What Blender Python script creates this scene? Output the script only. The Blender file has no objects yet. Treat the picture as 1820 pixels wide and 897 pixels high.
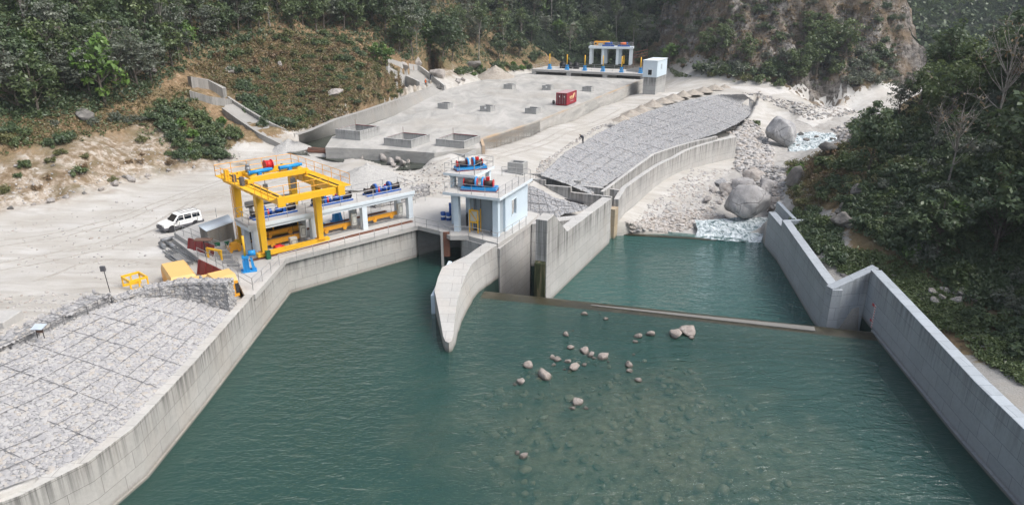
import bpy, bmesh, math, random
import numpy as np
from mathutils import Vector, Matrix, Euler
R = math.radians
# ------------------------------------------------------------------ camera, sky, sun, exposure
sc = bpy.context.scene
CAM_H, PITCH, FPX = 28.0, R(20.0), 1240.0
cam = bpy.data.cameras.new('camera'); cam_o = bpy.data.objects.new('camera', cam)
sc.collection.objects.link(cam_o)
cam_o.location = (0, 0, CAM_H); cam_o.rotation_euler = (R(90) - PITCH, 0, 0)
cam.sensor_width = 36; cam.lens = 36 * FPX / 1820; cam.clip_start = .5; cam.clip_end = 3000
sc.camera = cam_o
SUN_EL, SUN_AZ = R(52), R(112)          # azimuth clockwise from +Y: hazy sun high on the right
world = bpy.data.worlds.new('World'); sc.world = world; world.use_nodes = True
wt = world.node_tree; wt.nodes.clear()
wo = wt.nodes.new('ShaderNodeOutputWorld'); wb = wt.nodes.new('ShaderNodeBackground')
sky = wt.nodes.new('ShaderNodeTexSky'); sky.sky_type = 'NISHITA'; sky.sun_disc = False
sky.sun_elevation = SUN_EL; sky.sun_rotation = SUN_AZ
sky.air_density = 1.0; sky.dust_density = 4.0; sky.ozone_density = 1.0
hs = wt.nodes.new('ShaderNodeHueSaturation'); hs.inputs['Saturation'].default_value = .6
wt.links.new(sky.outputs[0], hs.inputs['Color']); wt.links.new(hs.outputs[0], wb.inputs[0])
wt.links.new(wb.outputs[0], wo.inputs[0]); wb.inputs[1].default_value = .14
sun = bpy.data.lights.new('sun', 'SUN'); sun.energy = 1.5; sun.angle = R(34); sun.color = (1, .985, .96)
sun_o = bpy.data.objects.new('sun', sun); sc.collection.objects.link(sun_o)
sd = Vector((math.sin(SUN_AZ) * math.cos(SUN_EL), math.cos(SUN_AZ) * math.cos(SUN_EL), math.sin(SUN_EL)))
sun_o.rotation_euler = sd.to_track_quat('Z', 'Y').to_euler()
vs = sc.view_settings; vs.view_transform = 'Standard'; vs.look = 'None'; vs.gamma = 1; vs.use_curve_mapping = False
vs.exposure = .84
cy = sc.cycles; cy.use_denoising = True; cy.max_bounces = 5; cy.diffuse_bounces = 2; cy.glossy_bounces = 2
cy.transmission_bounces = 2; cy.transparent_max_bounces = 6; cy.sample_clamp_indirect = 4
cy.caustics_reflective = False; cy.caustics_refractive = False
sc.render.engine = 'CYCLES'
random.seed(5); RNG = np.random.default_rng(7)
COL = sc.collection

# ------------------------------------------------------------------ helpers
CP, SP = math.cos(PITCH), math.sin(PITCH)
def ray(px, py):
    u = (px - 910) / FPX; v = (448.5 - py) / FPX
    return np.array([u, CP + v * SP, -SP + v * CP])
def at(px, py, z):                       # the world point a photo position shows at height z
    d = ray(px, py); t = (z - CAM_H) / d[2]
    return Vector((d[0] * t, d[1] * t, z))
def on_line(px, py, a, b):               # the point of a vertical wall through plan points a, b seen at a photo position
    d = ray(px, py); ax, ay, bx, by = a[0], a[1], b[0], b[1]
    nx, ny = -(by - ay), bx - ax
    t = (nx * ax + ny * ay) / (nx * d[0] + ny * d[1])
    return Vector((d[0] * t, d[1] * t, CAM_H + d[2] * t))
def tag(o, label=None, cat=None, group=None, kind=None):
    if label: o['label'] = label
    if cat: o['category'] = cat
    if group: o['group'] = group
    if kind: o['kind'] = kind
    return o
def thing(name, label, cat, M=None, group=None):
    o = bpy.data.objects.new(name, None); COL.objects.link(o); o.empty_display_size = .2
    if M is not None:
        if not isinstance(M, Matrix): M = Matrix.Translation(Vector(M))
        o.matrix_world = M
    return tag(o, label, cat, group)
def frame(x, y, z, deg): return Matrix.Translation((x, y, z)) @ Matrix.Rotation(R(deg), 4, 'Z')
class MB:
    def __init__(s): s.v = []; s.f = []; s.m = []; s.mi = 0; s.sm = []; s.smooth = False
    def add(s, vs_, fs_):
        b = len(s.v); s.v += [tuple(v) for v in vs_]
        for f in fs_: s.f.append(tuple(b + i for i in f)); s.m.append(s.mi); s.sm.append(s.smooth)
        return s
    def box(s, x0, x1, y0, y1, z0, z1):
        return s.hexa([(x0,y0,z0),(x1,y0,z0),(x1,y1,z0),(x0,y1,z0),(x0,y0,z1),(x1,y0,z1),(x1,y1,z1),(x0,y1,z1)])
    def hexa(s, p): return s.add(p, [(3,2,1,0),(4,5,6,7),(0,1,5,4),(1,2,6,5),(2,3,7,6),(3,0,4,7)])
    def beam(s, p, q, w, h, up=(0,0,1), w2=None, h2=None):
        p, q = Vector(p), Vector(q); d = (q - p).normalized(); up = Vector(up)
        if abs(d.dot(up)) > .98: up = Vector((1,0,0))
        a = d.cross(up).normalized(); b = a.cross(d)
        w2 = w2 or w; h2 = h2 or h
        c = []
        for o, ww, hh in ((p, w, h), (q, w2, h2)):
            c += [o - a*ww/2 - b*hh/2, o + a*ww/2 - b*hh/2, o + a*ww/2 + b*hh/2, o - a*ww/2 + b*hh/2]
        return s.hexa(c)
    def cyl(s, p, q, r, n=10, r2=None, cap=True):
        p, q = Vector(p), Vector(q); d = (q - p).normalized()
        up = Vector((0,0,1)) if abs(d.z) < .9 else Vector((1,0,0))
        a = d.cross(up).normalized(); b = d.cross(a); r2 = r if r2 is None else r2
        vs_ = []
        for o, rr in ((p, r), (q, r2)):
            vs_ += [o + (a*math.cos(2*math.pi*i/n) + b*math.sin(2*math.pi*i/n))*rr for i in range(n)]
        fs_ = [(i, n+i, n+(i+1)%n, (i+1)%n) for i in range(n)]
        sm = s.smooth; s.smooth = n > 6
        s.add(vs_, fs_); s.smooth = sm
        if cap:
            b0 = len(s.v) - 2*n
            for f in (tuple(b0+i for i in range(n)), tuple(b0+n+i for i in reversed(range(n)))):
                s.f.append(f); s.m.append(s.mi); s.sm.append(False)
        return s
    def tube(s, pts, r, n=5):
        for i, (a, b) in enumerate(zip(pts[:-1], pts[1:])):
            ra = r if not isinstance(r, (list, tuple)) else r[i]; rb = r if not isinstance(r, (list, tuple)) else r[i+1]
            s.cyl(a, b, ra, n, rb, cap=(i in (0, len(pts)-2)))
        return s
    def prism(s, poly, z0, z1):
        n = len(poly); z0s = z0 if isinstance(z0, (list, tuple)) else [z0]*n; z1s = z1 if isinstance(z1, (list, tuple)) else [z1]*n
        ar = sum(poly[i][0]*poly[(i+1)%n][1] - poly[(i+1)%n][0]*poly[i][1] for i in range(n))
        if ar < 0: poly = list(reversed(poly)); z0s = list(reversed(z0s)); z1s = list(reversed(z1s))
        v = [(p[0], p[1], z) for p, z in zip(poly, z0s)] + [(p[0], p[1], z) for p, z in zip(poly, z1s)]
        return s.add(v, [tuple(reversed(range(n))), tuple(range(n, 2*n))] + [(i, (i+1)%n, n+(i+1)%n, n+i) for i in range(n)])
    def grid(s, P_):
        a = P_[0,1]-P_[0,0]; b = P_[1,0]-P_[0,0]
        if np.cross(a, b)[2] < -1e-6: P_ = P_[::-1]
        nv, nu = P_.shape[:2]; sm = s.smooth; s.smooth = True
        s.add(P_.reshape(-1, 3), [(j*nu+i, j*nu+i+1, (j+1)*nu+i+1, (j+1)*nu+i) for j in range(nv-1) for i in range(nu-1)]); s.smooth = sm
        return s
    def build(s, name, mat, parent=None, world=False, bevel=0):
        me = bpy.data.meshes.new(name); me.from_pydata([tuple(v) for v in s.v], [], s.f)
        mats = mat if isinstance(mat, (list, tuple)) else [mat]
        for m in mats: me.materials.append(m)
        me.polygons.foreach_set('material_index', s.m); me.polygons.foreach_set('use_smooth', s.sm)
        uv_box(me)
        o = bpy.data.objects.new(name, me); COL.objects.link(o)
        if parent is not None:
            o.parent = parent
            if world: o.matrix_parent_inverse = parent.matrix_world.inverted()
        if bevel:
            b = o.modifiers.new('b', 'BEVEL'); b.width = bevel; b.segments = 1; b.limit_method = 'ANGLE'
        return o
def uv_box(me):
    nl = len(me.loops)
    if nl == 0 or nl > 300000: return
    me.update(); uvl = me.uv_layers.new(name='UVMap')
    co = np.empty(len(me.vertices)*3); me.vertices.foreach_get('co', co); co = co.reshape(-1, 3)
    vi = np.empty(nl, int); me.loops.foreach_get('vertex_index', vi)
    no = np.empty(len(me.polygons)*3); me.polygons.foreach_get('normal', no); no = no.reshape(-1, 3)
    lt = np.empty(len(me.polygons), int); me.polygons.foreach_get('loop_total', lt)
    n = np.repeat(no, lt, 0); p = co[vi]
    hl = np.maximum(np.hypot(n[:,0], n[:,1]), 1e-6)
    u = np.where(np.abs(n[:,2]) < .7, (-n[:,1]*p[:,0] + n[:,0]*p[:,1])/hl, p[:,0])
    v = np.where(np.abs(n[:,2]) < .7, p[:,2], p[:,1])
    uvl.data.foreach_set('uv', np.stack([u, v], 1).ravel())
def np_mesh(name, V, Fq, mats, parent=None, smooth=False, attrs=None):      # big meshes straight from arrays; Fq (n,k)
    me = bpy.data.meshes.new(name); V = np.asarray(V, np.float32); Fq = np.asarray(Fq, np.int32); k = Fq.shape[1]
    me.vertices.add(len(V)); me.vertices.foreach_set('co', V.ravel())
    me.loops.add(Fq.size); me.loops.foreach_set('vertex_index', Fq.ravel())
    me.polygons.add(len(Fq)); me.polygons.foreach_set('loop_start', np.arange(len(Fq), dtype=np.int32)*k)
    me.polygons.foreach_set('use_smooth', np.full(len(Fq), smooth))
    for m in (mats if isinstance(mats, (list, tuple)) else [mats]): me.materials.append(m)
    for an, arr in (attrs or {}).items():
        a = me.attributes.new(an, 'FLOAT', 'POINT'); a.data.foreach_set('value', np.asarray(arr, np.float32).ravel())
    me.update(calc_edges=True); me.validate()
    o = bpy.data.objects.new(name, me); COL.objects.link(o)
    if parent is not None: o.parent = parent
    return o
def dup(root, M, label=None, group=None):
    r = root.copy(); COL.objects.link(r); r.matrix_world = M if isinstance(M, Matrix) else Matrix.Translation(Vector(M))
    if label: r['label'] = label
    if group: r['group'] = group
    for ch in root.children:
        c = ch.copy(); COL.objects.link(c); c.parent = r
        for g in ch.children:
            d = g.copy(); COL.objects.link(d); d.parent = c
    return r
# value noise
_L = np.random.default_rng(3).random((256, 256))
def vnoise(x, y):
    xi = np.floor(x).astype(int); yi = np.floor(y).astype(int); fx = x - xi; fy = y - yi
    fx = fx*fx*(3-2*fx); fy = fy*fy*(3-2*fy)
    a = _L[xi & 255, yi & 255]; b = _L[(xi+1) & 255, yi & 255]; c = _L[xi & 255, (yi+1) & 255]; d = _L[(xi+1) & 255, (yi+1) & 255]
    return (a*(1-fx)+b*fx)*(1-fy) + (c*(1-fx)+d*fx)*fy
def fbm(x, y, oct=4):
    s = 0; a = .5; t = 0
    for i in range(oct): s = s + a*vnoise(x*2**i + 17.3*i, y*2**i + 9.1*i); t += a; a *= .5
    return s/t
def in_poly(x, y, poly):
    r = np.zeros(np.shape(x), bool); n = len(poly)
    for i in range(n):
        x0, y0 = poly[i][:2]; x1, y1 = poly[(i+1) % n][:2]
        if y0 == y1: continue
        c = ((y0 > y) != (y1 > y)) & (x < (x1-x0)*(y-y0)/(y1-y0)+x0); r ^= c
    return r
def poly_dist(x, y, pts, closed=True):
    d = np.full(np.shape(x), 1e9); n = len(pts)
    for i in range(n if closed else n-1):
        ax, ay = pts[i][:2]; bx, by = pts[(i+1) % n][:2]; L = (bx-ax)**2+(by-ay)**2
        t = np.clip(((x-ax)*(bx-ax)+(y-ay)*(by-ay))/max(L, 1e-9), 0, 1)
        d = np.minimum(d, np.hypot(x-ax-t*(bx-ax), y-ay-t*(by-ay)))
    return d

# ------------------------------------------------------------------ materials
class NT:
    def __init__(s, name):
        s.mat = bpy.data.materials.new(name); s.mat.use_nodes = True; s.t = s.mat.node_tree; s.t.nodes.clear()
        s.out = s.n('ShaderNodeOutputMaterial'); s._pos = None
    def n(s, ty, ins=None, **kw):
        nd = s.t.nodes.new(ty)
        for k, v in kw.items(): setattr(nd, k, v)
        for k, v in (ins or {}).items(): s.set(nd.inputs[k], v)
        return nd
    def set(s, sock, v):
        if isinstance(v, bpy.types.NodeSocket): s.t.links.new(v, sock)
        elif isinstance(v, bpy.types.Node): s.t.links.new(v.outputs[0], sock)
        else: sock.default_value = v if not (isinstance(v, tuple) and len(v) == 3 and sock.type == 'RGBA') else (*v, 1)
    def pos(s, scale=(1,1,1), obj=False):
        tc = s.n('ShaderNodeTexCoord') if obj else s.n('ShaderNodeNewGeometry')
        m = s.n('ShaderNodeMapping', {'Vector': tc.outputs['Object' if obj else 'Position'], 'Scale': scale}); return m.outputs[0]
    def noise(s, vec, scale, detail=4, rough=.55, dist=0):
        return s.n('ShaderNodeTexNoise', {'Vector': vec, 'Scale': scale, 'Detail': detail, 'Roughness': rough, 'Distortion': dist}).outputs[0]
    def ramp(s, fac, stops):
        r = s.n('ShaderNodeValToRGB', {'Fac': fac}); e = r.color_ramp.elements
        while len(e) < len(stops): e.new(.5)
        for el, (p, c) in zip(e, stops): el.position = p; el.color = (*c, 1) if isinstance(c, tuple) else (c, c, c, 1)
        return r.outputs[0]
    def mix(s, f, a, b, mode='MIX'):
        m = s.n('ShaderNodeMix', data_type='RGBA', blend_type=mode)
        s.set(m.inputs[0], f); s.set(m.inputs[6], a); s.set(m.inputs[7], b); return m.outputs[2]
    def math(s, op, a, b=0.0, clamp=False):
        m = s.n('ShaderNodeMath', operation=op, use_clamp=clamp); s.set(m.inputs[0], a); s.set(m.inputs[1], b); return m.outputs[0]
    def attr(s, name): return s.n('ShaderNodeAttribute', attribute_name=name).outputs['Fac']
    def bump(s, h, strength=.4, dist=.05, nrm=None):
        b = s.n('ShaderNodeBump', {'Height': h, 'Strength': strength, 'Distance': dist})
        if nrm is not None: s.set(b.inputs['Normal'], nrm)
        return b.outputs[0]
    def done(s, color, rough=.8, bump=None, metal=0.0, spec=.3, **kw):
        b = s.n('ShaderNodeBsdfPrincipled', {'Base Color': color, 'Roughness': rough, 'Metallic': metal, 'Specular IOR Level': spec})
        if bump is not None: s.set(b.inputs['Normal'], bump)
        for k, v in kw.items(): s.set(b.inputs[k], v)
        s.t.links.new(b.outputs[0], s.out.inputs[0]); return s.mat

def m_paint(name, col, rough=.45, wear=.25, dirt=(.25,.22,.18), metal=0.0):
    k = NT(name); p = k.pos(obj=True)
    n = k.noise(p, 3.0, 6, .65); f = k.ramp(n, [(.52, 0.0), (.75, wear)])
    n2 = k.noise(k.pos((6, 6, .5), obj=True), 1.0, 3); f2 = k.ramp(n2, [(.55, 0.0), (.8, wear*.9)])
    c = k.mix(f, col, dirt); c = k.mix(f2, c, dirt)
    c = k.mix(.25, c, k.mix(k.noise(p, .8, 2), tuple(x*.75 for x in col), tuple(min(1, x*1.15) for x in col)))
    return k.done(c, rough, metal=metal, spec=.35)
def m_concrete(name, base, ztop=None, depth=2.2, streak=.8, warm=0.0, zwet=None, panel=True, dark=(.09,.09,.085)):
    k = NT(name); p = k.pos()
    n1 = k.noise(p, .35, 5, .6); n2 = k.noise(p, 4.0, 6, .65); n3 = k.noise(p, 35.0, 3, .6)
    b = base
    c = k.mix(n1, tuple(x*.72 for x in b), tuple(min(1, x*1.2) for x in b))
    c = k.mix(k.ramp(n2, [(.35, .35), (.6, 0.0)]), c, tuple(x*.62 for x in b))
    c = k.mix(.25, c, k.mix(n3, tuple(x*.6 for x in b), tuple(min(1, x*1.3) for x in b)))
    if warm: c = k.mix(k.ramp(k.noise(k.pos((.5,.5,.2)), .6, 4), [(.5, 0.0), (.75, warm)]), c, (.42,.27,.14))
    if panel:
        uv = k.n('ShaderNodeTexCoord').outputs['UV']
        def bricks(sz, w, h, off):
            br = k.n('ShaderNodeTexBrick', {'Vector': uv, 'Color1': (1,1,1), 'Color2': (.8,.8,.8), 'Mortar': (0,0,0), 'Scale': 1.0,
                     'Mortar Size': sz, 'Mortar Smooth': .1, 'Brick Width': w, 'Row Height': h}); br.offset = off; return br
        br = bricks(.012, 2.4, 1.2, .35)
        c = k.mix(k.math('MULTIPLY', br.outputs['Fac'], .62), c, tuple(x*.42 for x in b))
        c = k.mix(.5, c, k.mix(1.0, c, br.outputs['Color'], 'MULTIPLY'))
    z = k.n('ShaderNodeSeparateXYZ', {'Vector': k.n('ShaderNodeNewGeometry').outputs['Position']}).outputs['Z']
    gn = k.n('ShaderNodeSeparateXYZ', {'Vector': k.n('ShaderNodeNewGeometry').outputs['True Normal']}).outputs['Z']
    vert = k.math('SUBTRACT', 1.0, k.math('ABSOLUTE', gn), True)
    if ztop is not None and streak:
        st = k.noise(k.pos((2.6, 2.6, .06)), 1.0, 5, .75)
        ln = k.math('MULTIPLY', k.noise(k.pos((1.1, 1.1, 0)), 1.3, 4, .7), depth*1.9)       # how far each streak runs
        d = k.math('SUBTRACT', ztop, z)
        fade = k.math('SUBTRACT', 1.0, k.math('DIVIDE', d, ln), True)
        f = k.math('MULTIPLY', k.math('MULTIPLY', k.ramp(st, [(.42, 0.0), (.62, 1.0)]), fade), streak)
        c = k.mix(k.math('MULTIPLY', f, vert), c, dark)
    if zwet is not None:
        w = k.math('SUBTRACT', 1.0, k.math('DIVIDE', k.math('SUBTRACT', z, zwet), k.math('MULTIPLY', n2, .9)), True)
        c = k.mix(k.math('MULTIPLY', w, .75), c, (.12,.105,.08)); c = k.mix(k.ramp(k.math('SUBTRACT', zwet+.03, z), [(.0, 0.), (.12, 1.)]), c, (.020,.040,.033))     # dark below the water line stands in for light lost in murky water
    return k.done(c, .85, k.bump(k.mix(.5, n2, n3), .35, .02), spec=.25)
def m_leaf(name, cols, obj_var=.25):
    k = NT(name); t = k.attr('tint')
    c = k.ramp(t, [(i/(len(cols)-1), c) for i, c in enumerate(cols)])
    oi = k.n('ShaderNodeObjectInfo').outputs['Random']
    c = k.mix(k.math('MULTIPLY', oi, obj_var), c, k.mix(k.ramp(oi, [(0., 0.), (1., 1.)]), (.085,.085,.03), (.02,.05,.022)))
    d = k.n('ShaderNodeBsdfDiffuse', {'Color': c}); tr = k.n('ShaderNodeBsdfTranslucent', {'Color': k.mix(.4, c, (.16,.2,.06))})
    g = k.n('ShaderNodeBsdfGlossy', {'Color': (1,1,1), 'Roughness': .45})
    m = k.n('ShaderNodeMixShader', {0: .3, 1: d.outputs[0], 2: tr.outputs[0]}); m2 = k.n('ShaderNodeMixShader', {0: .035, 1: m.outputs[0], 2: g.outputs[0]})
    k.t.links.new(m2.outputs[0], k.out.inputs[0]); return k.mat
def m_rock(name, a, b, c, scale=.5, wet=None):
    k = NT(name); p = k.pos(obj=True); n = k.noise(p, scale*2, 7, .65, .3); n2 = k.noise(p, scale*9, 5, .7)
    wv = k.mix(.35, p, k.n('ShaderNodeTexNoise', {'Vector': p, 'Scale': scale*2.5, 'Detail': 4}).outputs['Color'])
    vo = k.n('ShaderNodeTexVoronoi', {'Vector': wv, 'Scale': 2.1}, feature='DISTANCE_TO_EDGE').outputs['Distance']
    crack = k.math('MULTIPLY', k.ramp(vo, [(0., 1.), (.035, 0.)]), k.ramp(n, [(.42, 0.), (.55, .75)]))
    stain = k.ramp(k.noise(k.pos((3., 3., .35)), .55, 5, .7), [(.48, 0.), (.68, .5)])
    col = k.ramp(n, [(.3, a), (.5, b), (.7, c)]); col = k.mix(k.ramp(n2, [(.55, 0.), (.72, .4)]), col, tuple(x*.55 for x in a))
    col = k.mix(crack, col, tuple(x*.35 for x in a)); col = k.mix(stain, col, tuple(x*.6 for x in a))
    oi = k.n('ShaderNodeObjectInfo').outputs['Random']
    col = k.mix(k.math('MULTIPLY', oi, .25), col, (.42,.36,.31))
    if wet is not None:
        z = k.n('ShaderNodeSeparateXYZ', {'Vector': k.n('ShaderNodeNewGeometry').outputs['Position']}).outputs['Z']
        w = k.math('SUBTRACT', 1.0, k.math('DIVIDE', k.math('SUBTRACT', z, wet), .2), True)
        col = k.mix(k.math('MULTIPLY', w, .8), col, (.06,.05,.04))
    return k.done(col, .85, k.bump(k.math('SUBTRACT', k.math('ADD', n, k.math('MULTIPLY', n2, .45)), k.math('MULTIPLY', crack, .5)), .9, .22), spec=.2)
def m_stone(name, cols):
    k = NT(name); t = k.attr('tint'); c = k.ramp(t, [(i/(len(cols)-1), c) for i, c in enumerate(cols)])
    n = k.noise(k.pos(), 9.0, 4); c = k.mix(.3, c, k.mix(n, (.18,.17,.16), (.6,.58,.56)))
    return k.done(c, .9, k.bump(n, .4, .02), spec=.2)
M = {}
M['concrete'] = m_concrete('concrete', (.50,.485,.455), 3.8, 2.4, .85, .12, 0.0)
M['concrete_pier'] = m_concrete('pale_concrete', (.47,.462,.44), 3.8, 1.6, .55, .15, 0.0)
M['concrete_low'] = m_concrete('concrete_river_wall', (.50,.49,.47), 3.6, 2.4, .8, .15, -1.8)
M['concrete_bay'] = m_concrete('bay_concrete', (.48,.47,.45), 3.4, 1.6, .55, .15, None)
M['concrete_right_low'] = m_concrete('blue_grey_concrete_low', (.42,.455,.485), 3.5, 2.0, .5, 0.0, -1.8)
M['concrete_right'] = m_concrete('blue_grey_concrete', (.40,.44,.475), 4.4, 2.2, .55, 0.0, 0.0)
M['concrete_train'] = m_concrete('stained_concrete', (.50,.49,.47), 4.0, 3.2, .95, .05, None)
M['concrete_basin'] = m_concrete('basin_concrete', (.42,.40,.37), 6.6, .5, .35, .35, None)
M['concrete_plain'] = m_concrete('plain_concrete', (.45,.44,.42), None, panel=False)
M['concrete_hatch'] = m_concrete('hatch_concrete', (.40,.40,.39), 8.0, 1.4, .8, 0., None)
M['lining'] = m_concrete('shotcrete', (.33,.32,.30), 7.2, .9, .5, .1, None, panel=False)
M['deck'] = m_concrete('deck_concrete', (.50,.485,.46), None, panel=False)
M['white'] = m_paint('pale_blue_white_paint', (.66,.73,.77), .6, .18, (.3,.3,.3))
M['house_blue'] = m_paint('pale_blue_paint', (.58,.68,.75), .6, .15, (.3,.32,.34))
M['house_blue_dim'] = m_paint('dimmed_blue_paint', (.36,.42,.46), .6, .15, (.2,.2,.2))  # house blue darkened: shade of the recessed front put into the colour
M['yellow'] = m_paint('yellow_paint', (.82,.46,.025), .4, .18, (.3,.2,.1))
M['orange_yellow'] = m_paint('orange_yellow_paint', (.78,.36,.03), .45, .3, (.3,.2,.12))
M['pale_orange'] = m_paint('faded_orange_paint', (.72,.45,.17), .5, .2, (.45,.35,.25))
M['blue'] = m_paint('blue_paint', (.02,.10,.38), .4, .2, (.1,.08,.08))
M['light_blue'] = m_paint('bright_blue_paint', (.02,.26,.60), .35, .12, (.1,.1,.12))
M['red'] = m_paint('red_paint', (.55,.02,.02), .4, .2, (.15,.05,.05))
M['maroon'] = m_paint('maroon_paint', (.20,.035,.035), .5, .4, (.12,.07,.05))
M['box_maroon'] = m_paint('container_paint', (.30,.02,.035), .5, .25, (.2,.1,.1))
M['rail'] = m_paint('galvanised_steel', (.38,.38,.38), .45, .3, (.2,.15,.1), .3)
M['steel'] = m_paint('dull_steel', (.25,.26,.27), .5, .4, (.15,.12,.1), .4)
M['dark'] = m_paint('dark_steel', (.035,.035,.04), .5, .3, (.1,.07,.05))
M['rope'] = m_paint('greased_rope', (.06,.045,.04), .6, .5, (.12,.08,.06))
M['black'] = m_paint('black_plastic', (.012,.012,.014), .4, .1, (.05,.05,.05))
M['cabinet'] = m_paint('cabinet_paint', (.52,.52,.47), .5, .15, (.3,.28,.25))
M['rust'] = m_paint('rusty_steel', (.17,.075,.05), .75, .6, (.25,.13,.08))
M['tin'] = m_paint('corrugated_tin', (.55,.62,.68), .4, .25, (.35,.33,.3), .2)
M['tarp'] = m_paint('grey_tarpaulin', (.20,.19,.17), .8, .5, (.10,.09,.08))
M['green'] = m_paint('green_paint', (.02,.12,.06), .5, .2, (.1,.08,.06))
M['wood'] = m_paint('weathered_timber', (.16,.10,.075), .8, .5, (.06,.04,.03))
M['car_white'] = m_paint('car_paint_white', (.82,.82,.80), .25, .06, (.5,.46,.4))
M['grey_plastic'] = m_paint('grey_plastic', (.10,.10,.11), .6, .2, (.25,.22,.2))
M['glass'] = m_paint('dark_glass', (.015,.02,.025), .1, .05, (.1,.1,.1))
M['wire'] = m_paint('gabion_wire', (.17,.17,.175), .6, .2, (.1,.07,.05))
M['orange'] = m_paint('orange_vest', (.85,.16,.03), .7, .05)
M['lime'] = m_paint('lime_vest', (.45,.8,.05), .7, .05)
M['cloth'] = m_paint('dark_cloth', (.03,.035,.05), .8, .1)
M['skin'] = m_paint('skin', (.28,.15,.09), .6, 0.0)
M['cream_text'] = m_paint('cream_lettering', (.85,.70,.35), .6, .1)
M['boulder'] = m_rock('boulder', (.24,.22,.205), (.38,.355,.335), (.50,.475,.455), .5)
M['wet_boulder'] = m_rock('pool_boulder', (.30,.25,.22), (.46,.40,.365), (.55,.50,.46), .9, 0.06)
M['big_boulder'] = m_rock('grey_boulder', (.20,.20,.205), (.36,.36,.365), (.50,.50,.50), .35)
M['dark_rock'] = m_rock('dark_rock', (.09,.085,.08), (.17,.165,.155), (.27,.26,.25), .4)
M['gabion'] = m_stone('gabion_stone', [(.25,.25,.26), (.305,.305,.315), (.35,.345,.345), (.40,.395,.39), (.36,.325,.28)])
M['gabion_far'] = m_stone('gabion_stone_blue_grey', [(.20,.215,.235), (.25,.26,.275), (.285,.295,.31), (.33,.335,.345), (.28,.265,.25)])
M['cobble'] = m_stone('river_cobble', [(.24,.235,.23), (.38,.37,.36), (.47,.45,.435), (.43,.39,.35), (.33,.28,.235)])
M['bark'] = m_rock('bark', (.06,.05,.04), (.11,.095,.075), (.2,.18,.15), 2.)
M['pale_bark'] = m_rock('pale_bark', (.16,.15,.13), (.28,.26,.23), (.42,.40,.36), 2.)

# ------------------------------------------------------------------ plan of the works
GA = np.array([-22.5, 64.9]); GDEG = 42.5                   # gate deck corner; x along the deck, y away from the water
HB = np.array([-1.5, 71.3]); HDEG = 67.2                    # front corner of the hoist house
MG = frame(GA[0], GA[1], 0, GDEG); MH = frame(HB[0], HB[1], 0, HDEG)
def G(s, y, z=0): return MG @ Vector((s, y, z))
def Hh(s, y, z=0): return MH @ Vector((s, y, z))
def xy(l): return [(p[0], p[1]) for p in l]
WL = [(-46, 18), (-34, 24.2), (-28.6, 27.3), (-25.6, 29.7), (-23.6, 32.6), (-22.75, 36), (-22.55, 44), (-22.5, 64.9)]   # left wall, water face
WR = [(29.0, 8), (29.5, 30), (29.9, 35), (30.3, 40), (32.75, 59.3), (29.25, 58.7), (29.5, 62.2), (32.0, 79.0), (32.5, 87.0)]    # right wall, water face
SW0, SW1 = at(985, 527, -1.8), at(1090, 425, -1.8)           # stilling pool left wall, water face
SWd = (SW1 - SW0).normalized(); SWn = Vector((-SWd.y, SWd.x, 0))
TW = [at(1097, 340, 4), at(1137, 311, 4), at(1176, 285, 4), at(1235, 261, 4), at(1272, 250, 4), at(1310, 242, 4)]             # training wall
bay_poly = [(-2.9, 65.6), (3.2, 64.8), (4.5, 69), (9, 79), (2.4, 80), (-1.4, 70)]
WC0, WC1 = Vector((-2.85, 65.0, 0)), Vector((32.6, 55.6, 0))  # weir crest
pool_poly = [(-60, 0)] + [(x-.35, y-.2) for x, y in WL[:-1]] + [(-22.7, 65.2), (-9.6, 77.6), (-4, 80), (2.6, 79), (3.6, 70)] + \
            [(SW0.x-.4, SW0.y+.3), (SW1.x-.4, SW1.y+.2), (TW[0].x-.3, TW[0].y-1)] + [(34.2, 89)] + [(x+.35, y) for x, y in reversed(WR)]
basin_px = [(578, 262), (590, 243), (640, 228), (700, 206), (790, 160), (840, 146), (900, 135), (944, 130), (1145, 141), (1145, 142.5), (960, 216), (858, 249), (856, 262), (772, 272), (690, 266)]
basin_poly = xy([at(x, y, 6.5) for x, y in basin_px])
lip_px = [(583, 252), (700, 276), (752, 286)]
BK_top = [at(530, 240, 7.3), at(552, 233, 7.3), at(600, 212, 7.3), at(650, 197, 7.4), at(700, 180, 7.6), at(740, 165, 7.6), at(757, 160, 7.4), at(775, 151, 7.2)]
BK_bot = [at(533, 258, 4.6), at(560, 251, 4.6), at(610, 236, 4.6), at(660, 221, 4.6), at(705, 206, 4.6), at(745, 190, 4.9), at(770, 176, 5.4), at(790, 165, 6.0)]
lining_poly = xy([p+Vector((-.9,.7,0)) for p in BK_top]) + xy(reversed(BK_bot))
trench_poly = xy([at(500, 262, 4.8), at(540, 268, 4.8), at(600, 275, 4.8), at(690, 296, 4.8), at(738, 289, 4.8), at(700, 270, 5.5), at(600, 245, 5.5), at(640, 226, 4.8), at(790, 158, 4.8), at(770, 150, 4.8), at(620, 222, 4.8), at(530, 252, 4.8)])
GS_top = [at(962, 312, 5.0), at(985, 290, 5), at(1012, 266, 5), at(1060, 240, 5), at(1130, 205, 5), at(1215, 180, 5), at(1300, 163, 5), at(1322, 168, 5)]
GS_bot = [at(1050, 345, 3.0), at(1064, 342, 2.6), at(1090, 322, 2.4), at(1118, 300, 2.2), at(1165, 271, 2.0), at(1225, 252, 1.5), at(1290, 232, .6), at(1352, 192, .0)]
slope_poly = xy(GS_top) + xy(reversed(GS_bot))
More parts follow.
